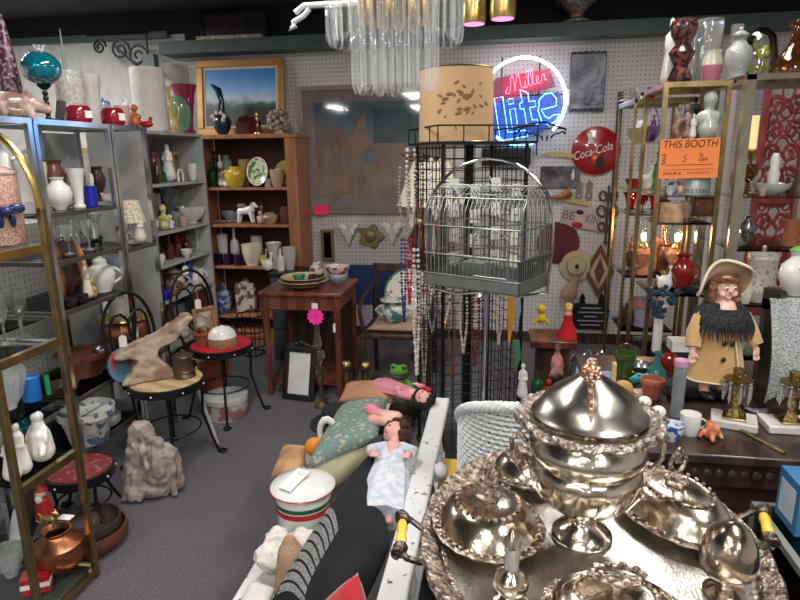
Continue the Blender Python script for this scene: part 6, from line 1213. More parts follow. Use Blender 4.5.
for s in (-1, 1): b.tube([(s*.006, -.0345, hd+.0125), (s*.013, -.0345, hd+.0145), (s*.020, -.031, hd+.012)], .0011, 4)
b.build('eyebrow', mat('auburn hair', (.13, .05, .02), .6, col2=(.25, .11, .05), sc=60, bump=1, bs=120), t)
b = MB(); random.seed(4)
for q in range(60):
    a = radians(random.uniform(-20, 200)); e = random.uniform(-.6, 1.2); r_ = .038
    b.sph((r_*cos(a)*cos(e), r_*sin(a)*cos(e)+.004, hd+.006+r_*sin(e)), .011, 6)
for q in range(14):
    a = radians(200+q*10); b.sph((.036*cos(a), .030*sin(a), hd+.026), .009, 6)
for s in (-1, 1):
    for q in range(5): b.sph((s*(.038+.003*(q % 2)), -.006, hd+.015-.013*q), .011, 6)
b.build('hair', mat('auburn hair'), t)
# bonnet with wavy wide brim
FELT = mat('tan bonnet felt', (.40, .27, .17), .95); br = MB(); n = 48; vs = []; fs = []
for i, (r_, zz) in enumerate([(.036, .0), (.052, .008), (.068, .010), (.082, .004)]):
    for k_ in range(n): a = 2*pi*k_/n; f_ = i/3; vs.append((r_*cos(a)*(1.0), r_*sin(a)*.9, zz+f_*(.013*cos(3*a+.6)-.030*cos(a)**2+.016*sin(a)*-1)))
for i in range(3):
    for k_ in range(n): fs.append((i*n+k_, i*n+(k_+1) % n, (i+1)*n+(k_+1) % n, (i+1)*n+k_))
br.add(vs, fs, T(0, .010, hd+.024) @ R(-42, 'X')); o = br.build('bonnet_brim', FELT, t); m_ = o.modifiers.new('s', 'SOLIDIFY'); m_.thickness = .004; m_.offset = 0
MB().lathe([(.038, 0), (.038, .015), (.028, .026), (0, .030)], 24, c=(0, .012, hd+.020), X=R(-42, 'X')).build('bonnet_crown', FELT, t)
rim = [tuple(T(0, .010, hd+.024) @ R(-42, 'X') @ Vector(vs[3*n+k_])) for k_ in range(n)]; MB().tube(rim, .0045, 6, closed=True).build('bonnet_trim', mat('cream wool trim', (.62, .52, .40), .95), t)
coat = MB().lathe([(.092, .062), (.090, .068), (.078, .13), (.060, .20), (.050, .25), (.047, .28), (.026, .305)], 36, sy=.78, lobe=lambda a, r, z: 1+(.03*cos(7*a) if z < .15 else 0)); coat.build('coat', TAN, t)
for s in (-1, 1): MB().tube([(s*.042, 0, .278), (s*.068, -.006, .25), (s*.088, -.014, .212), (s*.099, -.031, .172)], [.022, .024, .024, .022], 12).build('sleeve', TAN, t)
WT = mat('cream wool trim'); b = MB(); b.tube([(.0925*cos(a)*(1+.03*cos(7*a)), .0925*.78*sin(a)*(1+.03*cos(7*a)), .065) for a in [2*pi*q/40 for q in range(40)]], .003, 5, closed=True); b.tube([(.030, -.078*.95, .066), (.026, -.0645, .13), (.018, -.050, .20), (.014, -.042, .25)], .0026, 5); b.build('coat_trim', WT, t)
b = MB()
for x, z_ in ((-.016, .186), (.008, .184), (-.020, .140)): 
    yy = -.78*(.060+(.205-z_)*.26)-.0055; b.sph((x, yy, z_), (.008, .0035, .008), 10)
b.build('button', BLACK, t)
SHW = mat('black knitted shawl', (.008, .008, .010), .95, col2=(.04, .04, .05), sc=150, bump=1, bs=200)
vs = []; fs = []; n = 40
for i, (r_, z_) in enumerate([(.034, .300), (.054, .290), (.072, .268), (.082, .245)]):
    for k_ in range(n):
        a = 2*pi*k_/n; fr_ = max(0, -sin(a)); vs.append((r_*cos(a)*(1.08), r_*sin(a)*.86-.003, z_-(.020*i/3)*fr_+(.028 if i == 0 and fr_ > .8 else 0)*-1))
for i in range(3):
    for k_ in range(n): fs.append((i*n+k_, i*n+(k_+1) % n, (i+1)*n+(k_+1) % n, (i+1)*n+k_))
o = MB().add(vs, fs).build('shawl', SHW, t); m_ = o.modifiers.new('s', 'SOLIDIFY'); m_.thickness = .004; m_.offset = 1
b = MB(); random.seed(8)
for k_ in range(70):
    a = 2*pi*k_/70; q = Vector((.083*cos(a)*1.08, .083*sin(a)*.86-.003, .250-.020*max(0, -sin(a)))); b.tube([q, q+Vector((.006*cos(a)+random.uniform(-.004, .004), .006*sin(a), -.016)), q+Vector((random.uniform(-.006, .006), .002*sin(a), -.034-random.random()*.008))], [.0028, .002, .0008], 4)
b.build('fringe', SHW, t); MB().sph((-.03, -.02, .012), (.020, .032, .013), 12).sph((.03, -.02, .012), (.020, .032, .013), 12).build('shoes', BLACK, t)
# grey mesh shawl on a dark stand at the right edge
t = thing('hat_stand', 'dark wooden post stand carrying the grey mesh shawl', 'stand', (.79, 1.86, KZ)); MB().bx(-.018, .018, -.015, .015, 0, .36).bx(-.018, .30, -.015, .015, .30, .33).bx(-.06, .2, -.06, .06, 0, .012).build('post', DW, t, smooth=False)
vs = []; fs = []; n = 20; m2_ = 16
for s_ in range(2):
    for i in range(n+1):
        for j in range(m2_+1):
            u_, v_ = i/n, j/m2_; vs.append((-.03+.36*u_, -.03-.05*sin(v_*2)-.012*sin(u_*26+v_*3)-.006*s_, .345-v_*(.10+.20*u_**.0*(1-.55*u_))*1.0*(.35+.65*(1-u_)**.5)-.0*s_))
N_ = (n+1)*(m2_+1)
for s_ in range(2):
    for i in range(n):
        for j in range(m2_): a = s_*N_+i*(m2_+1)+j; fs.append((a, a+1, a+m2_+2, a+m2_+1))
o = MB().add(vs, fs).build('mesh_shawl', mat('grey knit mesh', (.16, .17, .17), .9, kind='voronoi', col2=(.36, .38, .38), sc=110, thr=(.1, .5), bump=.8, bs=160)); o.location = (.79, 1.83, KZ); tag(o, 'grey knitted mesh shawl draped at the right edge', 'shawl')
o = figure(Vector((1.12, 2.12, KZ)), None, 0, 60, 190, WHITE, 'pig_cookie_jar', 'white animal face cookie jar with green cap at the right edge', 'cookie jar', 'bust') if 0 else None
t = it('round', 795, ('y', 2.60), .98, 34, 44, WHITE, 'cookie_jar', 'white face cookie jar with green top at the right edge', 'cookie jar', ex='l', m2=mat('leaf green glaze', (.12, .38, .08), .3)) 
bs = t.location; tb = thing('plant_stand', 'dark plant stand under the white cookie jar', 'stand', (bs.x, bs.y, 0)); MB().cyl((0, 0, 0), (0, 0, .955), .03).lathe([(.10, .955), (.10, .979), (0, .979)], 20).build('column', WOODD, tb)
b = MB()
for s in (-1, 1): b.sph((s*.025, -.075, .12), (.008, .004, .006), 8)
b.sph((0, -.084, .09), (.014, .008, .010), 8).build('face', mat('rose lips'), t)

# ------------------------------------------------------------------ glass case, lower right
t = thing('glass_case', 'low glass display case with metal edges at lower right', 'display case', (.94, 1.10, 0)); ZC = .72; hx_, hy_ = .31, .32; ALU = mat('pale metal edge', (.42, .43, .37), .35, .7)
for x in (-hx_, hx_):
    for y in (-hy_, hy_): MB().bx(x-.008, x+.008, y-.008, y+.008, 0, ZC-.017).build('post', ALU, t, smooth=False)
MB().bx(-hx_-.008, hx_+.008, -hy_-.008, -hy_+.008, ZC-.016, ZC).bx(-hx_-.008, hx_+.008, hy_-.008, hy_+.008, ZC-.016, ZC).bx(-hx_-.008, -hx_+.008, -hy_+.008, hy_-.008, ZC-.016, ZC).bx(hx_-.008, hx_+.008, -hy_+.008, hy_-.008, ZC-.016, ZC).build('top_frame', ALU, t, smooth=False)
GCP = pane('greenish glass pane', (.62, .72, .70), .25); MB().bx(-hx_+.009, hx_-.009, -hy_+.009, hy_-.009, ZC-.007, ZC-.001).build('top_pane', GCP, t, smooth=False); MB().bx(-hx_-.003, -hx_+.003, -hy_+.009, hy_-.009, .1, ZC-.018).build('side_pane', GCP, t, smooth=False); MB().bx(-hx_+.009, hx_-.009, hy_-.003, hy_+.003, .1, ZC-.018).build('back_pane', GCP, t, smooth=False)
MB().bx(-hx_+.009, hx_-.009, -hy_+.009, hy_-.009, .40, .408).build('shelf', GCP, t, smooth=False); MB().bx(-hx_, hx_, -hy_, hy_, .02, .1).build('base', BLACK, t, smooth=False)
o = MB().bx(-.06, .06, -.05, .05, 0, .12).mt(1).bx(-.062, -.0605, -.035, .035, .02, .10).build('blue_box', [mat('blue card box', (.03, .14, .28), .5), mat('pale blue label', (.42, .52, .60), .6)], bev=.002, smooth=False); q = on(791, 'y', 1.30, ZC); o.location = (q.x+.062, 1.34, ZC+.0005); tag(o, 'blue box with pale label on the glass case', 'box')
for q, (x, y, h_, m, lb) in enumerate([(.74, 1.28, .14, BLACK, 'black vase on the shelf inside the glass case'), (.80, 1.08, .10, GREYC, 'grey jar on the shelf inside the glass case'), (.70, 1.02, .05, BLACKM, 'dark brooch tray inside the glass case')]): pot(['vase', 'jar', 'bowl'][q], h_, .09, m, ['vase', 'jar', 'tray'][q], lb, ['vase', 'jar', 'tray'][q], (x, y, .4085))

# ------------------------------------------------------------------ tray table and silver service
TZ = .832; t = thing('tray_table', 'dark red mahogany table under the silver tray', 'table', (.175, 1.0, 0)); MH = mat('mahogany', (.10, .018, .012), .3, kind='wave', sc=3, col2=(.17, .035, .02), coat=.5)
MB().bx(-.24, .24, -.26, .26, TZ-.03, TZ).build('tabletop', MH, t, bev=.006); MB().bx(-.22, .22, -.24, .24, .52, TZ-.031).build('case', MH, t, bev=.003)
for x in (-.20, .20):
    for y in (-.22, .22): MB().lathe([(.02, 0), (.03, .06), (.02, .15), (.03, .45), (.03, .52)], 12, c=(x, y, 0)).build('leg', MH, t)
TCX, TCY = .175, 1.02; A_, B_ = .310, .366; tr = thing('silver_tray', 'huge oval silver tray with embossed border and yellow handles', 'tray', (TCX, TCY, TZ+.0005)); Zt = TZ+.0005+.012
def gad(k_, amp): return lambda a, r, z: 1+amp*cos(k_*a)
flat = MB().lathe([(.60*A_, 0), (.84*A_, .0), (.86*A_, .006), (.845*A_, .0115), (.80*A_, .012), (0, .0115)], 72, sy=B_/A_); flat.build('tray_base', SILVERFLAT, tr)
b = MB(); n = 160; prof = [(.845, .012), (.87, .013), (.885, .019), (.90, .022), (.93, .024), (.96, .031), (.985, .033), (1.0, .027), (.99, .018), (.93, .010), (.87, .006), (.845, .006)]; vs = []; fs = []
for i, (r_, z_) in enumerate(prof):
    for k_ in range(n):
        a = 2*pi*k_/n; am = max(0, min(1, (r_-.9)*12)); rr_ = r_*(1+am*(.006*cos(26*a)+.004*cos(13*a))); vs.append((A_*rr_*cos(a), B_*rr_*sin(a), z_+am*.0016*sin(52*a)+(.0010*cos(40*a) if .87 < r_ < .99 else 0)))
for i in range(len(prof)-1):
    for k_ in range(n): fs.append((i*n+k_, i*n+(k_+1) % n, (i+1)*n+(k_+1) % n, (i+1)*n+k_))
b.add(vs, fs).build('border', SILVERORN, tr)
b = MB()
for q in range(84):
    a = 2*pi*q/84; r_ = .955+.012*(q % 2); ca, sa = cos(a), sin(a); b.sph((A_*r_*ca, B_*r_*sa, .029), (.0085, .0042, .0032), 7, R(math.degrees(a)+50*(1 if q % 2 else -1)))
b.build('relief', SILVERORN, tr)
IV = mat('yellow bakelite', (.70, .46, .05), .3, coat=.5)
for (hx0, hy0, rz_) in ((-.338, -.065, 6), (.325, .055, -14)):
    X = T(hx0, hy0, .045)@R(rz_); s0 = 1 if hx0 > 0 else -1; b = MB(); b.X = X
    b.lathe([(.008, -.034), (.0105, -.02), (.0085, 0), (.0105, .02), (.008, .034)], 14, X=R(90, 'X')); g = b.build('handle', IV, tr, label='yellow handle')
    for s in (-1, 1):
        b = MB(); b.X = X
        b.lathe([(.011, 0), (.014, .006), (.010, .014), (.012, .02), (.004, .024)], 14, c=(0, s*.035, 0), X=R(-90*s, 'X')); b.tube([(0, s*.052, 0), (-s0*.012, s*.058, -.008), (-s0*.035, s*.05, -.022), (-s0*.05, s*.04, -.022)], .006, 8)
        b.tube([(s0*.004+.010*cos(q)*.9, s*.056, .010*sin(q)) for q in [k_*.7 for k_ in range(8)]], .004, 6)
        b.build('scroll', mat('dark silver', (.12, .10, .09), .3, 1, bump=.6, bs=90), g)
# tureen
t = thing('silver_tureen', 'large footed silver soup tureen standing in the middle of the tray', 'tureen', (.168, 1.045, Zt+.0006), radians(5)); t.scale = (.91, .91, 1.13); X1 = 1.0
MB().lathe([(.060, 0), (.062, .004), (.058, .009), (.050, .012), (.044, .018), (.031, .025), (.027, .033), (.032, .039), (.029, .044), (.034, .048)], 72, lobe=lambda a, r, z: 1+(.008*cos(12*a) if r > .05 else 0)).build('foot', SILVER, t)
MB().lathe([(.034, .0485), (.056, .055), (.080, .070), (.098, .088), (.108, .106), (.111, .122), (.108, .134), (.102, .140), (.103, .146), (.112, .154), (.116, .165), (.113, .176), (.105, .184), (.100, .192), (.102, .202), (.110, .212), (.107, .213), (.098, .203), (.096, .19), (0, .19)], 140, lobe=lambda a, r, z: 1+(.009*cos(14*a) if .06 < z < .125 else 0)).build('bowl', SILVER, t)
b = MB(); n = 96; vs = []; fs = []; prof = [(.110, .2125), (.122, .215), (.133, .219), (.142, .218), (.145, .212), (.138, .206), (.122, .206), (.110, .207)]
for i, (r_, z_) in enumerate(prof):
    for k_ in range(n): a = 2*pi*k_/n; am = 1 if r_ > .125 else .3; vs.append((r_*cos(a)*(1+am*.022*cos(10*a)), r_*sin(a)*(1+am*.022*cos(10*a)), z_+am*.002*cos(20*a)))
for i in range(len(prof)):
    for k_ in range(n): j = (i+1) % len(prof); fs.append((i*n+k_, i*n+(k_+1) % n, j*n+(k_+1) % n, j*n+k_))
b.add(vs, fs).build('rim', SILVERORN, t)
b = MB()
for q in range(50): a = 2*pi*q/50; r_ = .137*(1+.02*cos(10*a)); b.sph((r_*cos(a), r_*sin(a), .219), (.0065, .0035, .0026), 6, R(math.degrees(a)+45*(1 if q % 2 else -1)))
b.build('rim_scrolls', mat('dark embossed silver', (.20, .19, .18), .3, 1, col2=(.6, .58, .54), sc=60, bump=.8, bs=110), t)
b = MB()
for q in range(14):
    a = 2*pi*(q+.5)/14; b.tube([(.090*cos(a), .090*sin(a), .078), (.108*cos(a+.05), .108*sin(a+.05), .104), (.109*cos(a+.14), .109*sin(a+.14), .128)], [.002, .0045, .002], 6)
b.build('leaf_relief', SILVER, t)
ld = MB().lathe([(.109, .2205), (.112, .223), (.108, .226), (.102, .230), (.092, .243), (.076, .257), (.056, .268), (.038, .277), (.024, .285), (.014, .290), (0, .291)], 64, lobe=lambda a, r, z: 1+(.012*cos(8*a) if .03 < r < .1 else 0)).build('lid', mat('polished tarnished silver', (.26, .23, .20), .24, 1, col2=(.50, .47, .42), sc=14), t)
MB().lathe([(.014, .2895), (.016, .293), (.008, .297), (.006, .302), (.011, .307), (.009, .312), (0, .314)], 20, lobe=gad(6, .12)).build('finial', SILVERORN, ld)
for s in (-1, 1): MB().tube([(s*.116, 0, .165), (s*.135, 0, .185), (s*.150, 0, .175), (s*.148, 0, .145), (s*.128, 0, .12), (s*.114, 0, .125)], .0055, 8).build('handle', SILVERORN, t)
# ladle
P0 = Vector((.158, .958, Zt+.228)); LSC = .88; t = thing('serving_ladle', 'rose gold toned ladle with flower knob standing in tureen', 'ladle', P0); t.scale = (.9, .9, .97); top = Vector((-.002, .020, .118)) 
b = MB().tube([(0, .0, .012), (0, .004, .04), (-.001, .012, .08), top], [.003, .0035, .005, .007], 8); b.build('handle', COPPERY, t); b = MB()
for q in range(26): a = q*2.4; zz = 1-2*(q+.5)/26; r_ = sqrt(1-zz*zz); b.sph(top+Vector((r_*cos(a), r_*sin(a), zz))*.014+Vector((0, 0, .01)), .0062, 6)
b.sph(top+Vector((0, 0, .01)), .013, 8).build('flower_knob', COPPERY, t); MB().sph((0, .0, .012), (.012, .003, .006), 8).build('collar', COPPERY, t)
# covered dishes
def covered_dish(x, y, rx, ry, rz, lb, h=.075, style=0):
    t = thing('covered_dish', lb, 'covered dish', (x, y, Zt+.0006), radians(rz), 'silver covered dishes'); k_ = ry/rx
    MB().lathe([(rx*.70, 0), (rx*.74, .006), (rx*.86, .014), (rx*1.0, .018), (rx*1.02, .022), (rx*.97, .0235), (rx*.88, .021)], 64, sy=k_, lobe=gad(18, .012)).build('dish', SILVERORN, t)
    l_ = MB().lathe([(rx*.88, .0215), (rx*.90, .025), (rx*.87, .030), (rx*.83, .038), (rx*.77, h*.62), (rx*.69, h*.76), (rx*.60, h*.85), (rx*.52, h*.90), (rx*.48, h*.885), (rx*.3, h*.95), (0, h*.99)], 64, sy=k_).build('lid', SILVER, t)
    n_ = 44; b = MB()
    for q in range(n_): a = 2*pi*q/n_; b.sph((rx*.93*cos(a), rx*.93*k_*sin(a), .0255), (.0062, .0035, .0028), 6, R(math.degrees(a)+40*(1 if q % 2 else -1)))
    b.build('rim_relief', SILVERORN, t); b = MB()
    for q in range(26): a = 2*pi*q/26; b.sph((rx*.56*cos(a), rx*.56*k_*sin(a), h*.925), (.006, .004, .003), 6, R(math.degrees(a)+50))
    b.build('lid_relief', SILVERORN, l_)
    if style == 0:
        MB().lathe([(.020, h*.98), (.022, h+.005), (.012, h+.009), (.014, h+.016), (.008, h+.02)], 16, lobe=gad(6, .1)).build('finial_base', SILVERORN, l_); b = MB()
        for s in (-1, 1): b.tube([(0, 0, h+.018), (s*.012, 0, h+.028), (s*.021, 0, h+.044), (s*.012, 0, h+.062), (0, 0, h+.056), (s*.005, 0, h+.042)], .0042, 7)
        b.sph((0, 0, h+.064), (.007, .006, .012), 8).build('finial', SILVERORN, l_)
    else:
        MB().lathe([(.012, h*.97), (.010, h+.012), (.018, h+.016)], 12).build('finial_base', SILVERORN, l_); b = MB(); b.ring((0, 0, h+.026), .024, .0045, n=24, sx=1.5, sy=.8)
        for q in range(10): a = q*pi/5; b.sph((.037*cos(a), .020*sin(a), h+.029), (.008, .006, .006), 6)
        b.tube([(-.036, 0, h+.026), (0, 0, h+.014), (.036, 0, h+.026)], .004, 6); b.build('finial', SILVERORN, l_)
    return t
covered_dish(-.008, 1.030, .104, .118, 18, 'oval silver covered dish with scroll finial on the left of the tray')
covered_dish(.352, 1.125, .096, .138, 32, 'oval silver covered dish on the right of the tray', .08, 0)
covered_dish(.190, .832, .108, .078, 0, 'oval silver covered dish with open ring finial at tray front', .055, 1)
covered_dish(.075, 1.235, .085, .072, -20, 'silver covered dish half hidden behind the tureen', .07, 0)
p = atz(508, 598, Zt); t = thing('pepper_shaker', 'tall silver pepper shaker with glass column at the tray front', 'shaker', (p.x+.004, p.y-.005, Zt+.0006)); MB().lathe([(.026, 0), (.028, .004), (.018, .012), (.022, .018), (.029, .032), (.026, .046), (.014, .056), (.012, .060)], 28).build('base', SILVER, t); MB().lathe([(.0115, .0605), (.0115, .10)], 16).build('column', mat('smoky glass', (.5, .5, .48), .05, .2, tr=.5), t); MB().lathe([(.013, .1005), (.015, .104), (.013, .112), (.008, .122), (.003, .13)], 20).build('top', SILVER, t)
p = atz(721, 592, Zt); t = thing('egg_cover', 'egg shaped silver cover on a footed stand', 'egg cup', (.378, .918, Zt+.0006)); MB().lathe([(.032, 0), (.033, .004), (.024, .010), (.014, .016), (.013, .024), (.026, .032), (.030, .038)], 32).build('stand', SILVER, t); MB().lathe([(.028, .0385), (.041, .052), (.044, .07), (.040, .095), (.028, .118), (.012, .130), (0, .132)], 48).build('egg', SILVER, t); MB().ring((0, 0, .0445), .037, .002, n=32).build('hinge_band', SILVERORN, t)

# ------------------------------------------------------------------ wicker chair behind the tray
WK = mat('white wicker', (.56, .60, .59), .65, var=.06)
t = thing('wicker_chair', 'small white woven wicker tub chair behind the silver tray', 'chair', (.075, 1.80, 0), pi); Rw = .185; b = MB(); n = 60; a0, a1 = radians(-35), radians(215)
def toph(a): u_ = (a-a0)/(a1-a0); return .56+.29*min(1, max(0, sin(pi*u_))**.6)
for k_ in range(31):
    rows = .46+.0
    pass
for row in range(36):
    z_ = .30+row*.0155; P = []
    for k_ in range(n+1):
        a = a0+(a1-a0)*k_/n
        if z_ <= toph(a)-.004: P.append(((Rw+.003*cos(k_*pi+row*pi))*cos(a), (Rw+.003*cos(k_*pi+row*pi))*sin(a), z_))
    if len(P) > 3: b.tube(P, .0068, 5)
b.build('woven_back', WK, t); b = MB()
for k_ in range(0, n+1, 2): a = a0+(a1-a0)*k_/n; b.cyl((Rw*cos(a), Rw*sin(a), .28), (Rw*cos(a), Rw*sin(a), toph(a)), .004, 5)
b.build('stakes', WK, t); b = MB()
for ph in (0, 2.09, 4.19): b.tube([((Rw+.012*cos(k_*.9+ph))*cos(a0+(a1-a0)*k_/120), (Rw+.012*cos(k_*.9+ph))*sin(a0+(a1-a0)*k_/120), toph(a0+(a1-a0)*k_/120)+.012*sin(k_*.9+ph)) for k_ in range(121)], .008, 6)
b.build('braided_rim', WK, t); MB().lathe([(Rw-.01, .27), (Rw, .285), (Rw-.01, .30), (0, .30)], 40).build('seat', WK, t)
for q in range(4): a = pi/4+q*pi/2; MB().cyl((.14*cos(a), .14*sin(a), 0), (.14*cos(a), .14*sin(a), .27), .014).build('leg', WK, t)
# grey crate with yellow edge
t = thing('grey_crate', 'grey crate with yellow edge on the floor left of wicker chair', 'crate', (-.145, 2.02, 0)); MB().bx(-.05, .09, -.12, .12, 0, .38).build('body', mat('grey plastic', (.12, .12, .11), .5), t, bev=.004); MB().bx(-.052, .092, -.122, .122, .3805, .395).build('rim', mat('mustard edge', (.50, .34, .06), .5), t, bev=.003)

# ------------------------------------------------------------------ white painted bench with soft goods
WP = mat('chipped white paint', (.60, .60, .60), .6, col2=(.08, .07, .07), sc=34, thr=(.62, .67), bump=.4)
t = thing('white_bench', 'old white painted bench with chipped side rail full of soft toys', 'bench', (-.47, 1.78, 0)); bx0, bx1, by0, by1 = -.31, .25, -.78, .72
MB().bx(bx0, bx1, by0, by1, .21, .235).build('seat', WP, t, bev=.004); rl = MB(); vs = []; fs = []
MB().bx(bx1-.055, bx1+.02, by0, by1, .47, .50).build('side_rail', WP, t, bev=.008)
for q in range(9): MB().lathe([(.012, .236), (.02, .28), (.012, .33), (.02, .40), (.014, .469)], 10, c=(bx1-.018, by0+.05+q*.17, 0)).build('spindle', WP, t)
MB().sph((bx1+.035, .12, .475), (.028, .035, .026), 14).build('rail_knob', WP, t)
for x in (bx0+.03, bx1-.03):
    for y in (by0+.04, by1-.04): MB().bx(x-.02, x+.02, y-.02, y+.02, 0, .2095).build('leg', WP, t)
SZ = .2355
# enamel pot
q_ = Vector((-.675, 1.86, SZ)); t = thing('enamel_pot', 'white enamel pot with red and green stripes and a lid', 'pot', q_); EN = mat('white enamel', (.68, .68, .66), .2, coat=.6, var=.02); rp = .106
MB().lathe([(rp*.86, 0), (rp*.93, .01), (rp*.95, .15), (rp*1.02, .155), (rp*1.02, .162), (rp*.9, .162)], 48).build('body', EN, t)
for z0, z1, m in ((.085, .105, mat('red enamel', (.42, .02, .015), .25)), (.110, .125, mat('green enamel', (.01, .09, .04), .25))): MB().lathe([(rp*.953, z0), (rp*.957, (z0+z1)/2), (rp*.956, z1)], 48).build('stripe', m, t)
l_ = MB().lathe([(rp*1.08, .1625), (rp*1.10, .170), (rp*1.0, .182), (rp*.6, .196), (.02, .202), (0, .202)], 48).build('lid', EN, t); MB().lathe([(.008, .2015), (.008, .208), (.018, .212), (.016, .218), (0, .219)], 20).build('knob', EN, l_); MB().ring((0, 0, .166), rp*1.095, .0025, n=48).build('rim_line', mat('red enamel'), l_)
o = MB().box((0, 0, 0), (.055, .11, .0015)).build('price_card', PAPER); o.location = q_+Vector((-.018, -.035, .196+.012)); o.rotation_euler = (radians(12), 0, radians(-22)); tag(o, 'long white price card tied to the enamel pot lid', 'card')
# black pillow and others
BP = (atz(268, 606, .30), atz(374, 448, .50), atz(391, 540, .50), atz(346, 640, .33))
bp_ = pillow(*BP, .12, BLACKCL, 'black_pillow', 'large black square pillow with a grey scale pattern band', 'pillow', n=20)
# scale pattern band: follows the pillow's left edge
A, B, C, D = [Vector(v) for v in BP]; nr = (C-A).cross(D-B).normalized(); ctr = (A+B+C+D)/4; nr = nr if nr.dot(Vector((0, 0, CH))-ctr+Vector((0, 0, 0))) > 0 else -nr
def psurf(u_, v_):
    P = (A*(1-u_)+D*u_)*(1-v_)+(B*(1-u_)+C*u_)*v_; e = max(0, (1-(2*u_-1)**4))*max(0, (1-(2*v_-1)**4)); q = 1-.10*((1-(2*u_-1)**2)*abs(2*v_-1)**6+(1-(2*v_-1)**2)*abs(2*u_-1)**6)
    return (P-ctr)*q+nr*(.06*e**.6+.0015)
b = MB()
for k_ in range(9):
    v0 = .04+.057*k_; w_ = .20; pts = []
    for s0 in (0, 1):
        for q in range(9): u_ = .09+(w_*2)*q/8; vv = v0+.035*sin(pi*q/8)+.042*s0; pts.append(psurf(min(.95, u_), max(.01, vv)))
    b.add(pts, [(q, q+1, 9+q+1, 9+q) for q in range(8)])
o = b.build('scale_pattern', mat('grey beaded embroidery', (.10, .10, .10), .6, col2=(.36, .36, .36), sc=260, thr=(.42, .52), bump=1, bs=300), bp_)
pillow(atz(313, 612, .33), atz(358, 572, .47), atz(368, 610, .42), atz(340, 650, .32), .07, mat('red velvet', (.40, .012, .02), .9, sheen=.4), 'red_pillow', 'small red velvet pillow in front of the black pillow', 'pillow')
TEAL = mat('teal floral fabric', (.13, .20, .18), .9, col2=(.38, .33, .24), sc=55, thr=(.56, .60))
pillow(atz(303, 472, .42), atz(343, 404, .46), atz(390, 398, .52), atz(378, 436, .53), .09, TEAL, 'floral_pillow', 'teal floral tapestry pillow with pale blossoms', 'pillow')
pillow(atz(300, 478, .38), atz(362, 440, .45), atz(380, 448, .46), atz(330, 490, .37), .08, mat('khaki cloth', (.28, .26, .17), .9), 'khaki_cushion', 'khaki cloth cushion beneath the teal floral pillow', 'cushion')
pillow(atz(270, 478, .29), atz(284, 446, .29), atz(312, 448, .33), atz(302, 482, .29), .08, mat('rust plush', (.32, .14, .08), .9, col2=(.48, .30, .14), sc=10), 'rust_cushion', 'rust and tan plush cushion at left of the floral pillow', 'cushion')
pillow(atz(337, 402, .40), atz(345, 384, .42), atz(392, 382, .45), atz(395, 402, .45), .07, mat('straw hat weave', (.36, .18, .10), .8, bump=.6, bs=90), 'straw_bag', 'brown straw bag behind the floral pillow', 'bag')
# goose plush
t = thing('goose_plush', 'plush goose with orange bib and white ring neck', 'plush toy', Vector((-.80, 2.28, 0))+Vector((0, 0, .0))); t.location = (-.715, 2.19, SZ); t.scale = (.85, .85, 1.15); blob('body', [((0, 0, .08), (.07, .075, .08)), ((0, 0, .02), (.075, .08, .03))], .008, WHITE if 0 else mat('white plush', (.60, .58, .55), .95), t); blob('bib', [((-.01, -.035, .14), (.05, .045, .035))], .006, mat('orange plush', (.60, .22, .03), .95), t); MB().tube([(.05+.04*cos(a), -.01, .19+.05*sin(a)) for a in [k_*.5 for k_ in range(10)]], .014, 8).build('neck', mat('white plush'), t)
t = thing('black_hat', 'black felt hat resting at the far end of the bench', 'hat', (-.69, 2.41, SZ)); 
MB().lathe([(.13, .15), (.125, .16), (.08, .165), (.075, .22), (.05, .235), (0, .24)], 36).build('crown_and_brim', mat('black felt', (.008, .008, .009), .95), t); MB().lathe([(.078, .166), (.0785, .182)], 36).build('hat_band', BLACK, t); MB().lathe([(.07, 0), (.07, .14), (.05, .158), (0, .158)], 20).build('hat_block', mat('dark leather'), t)
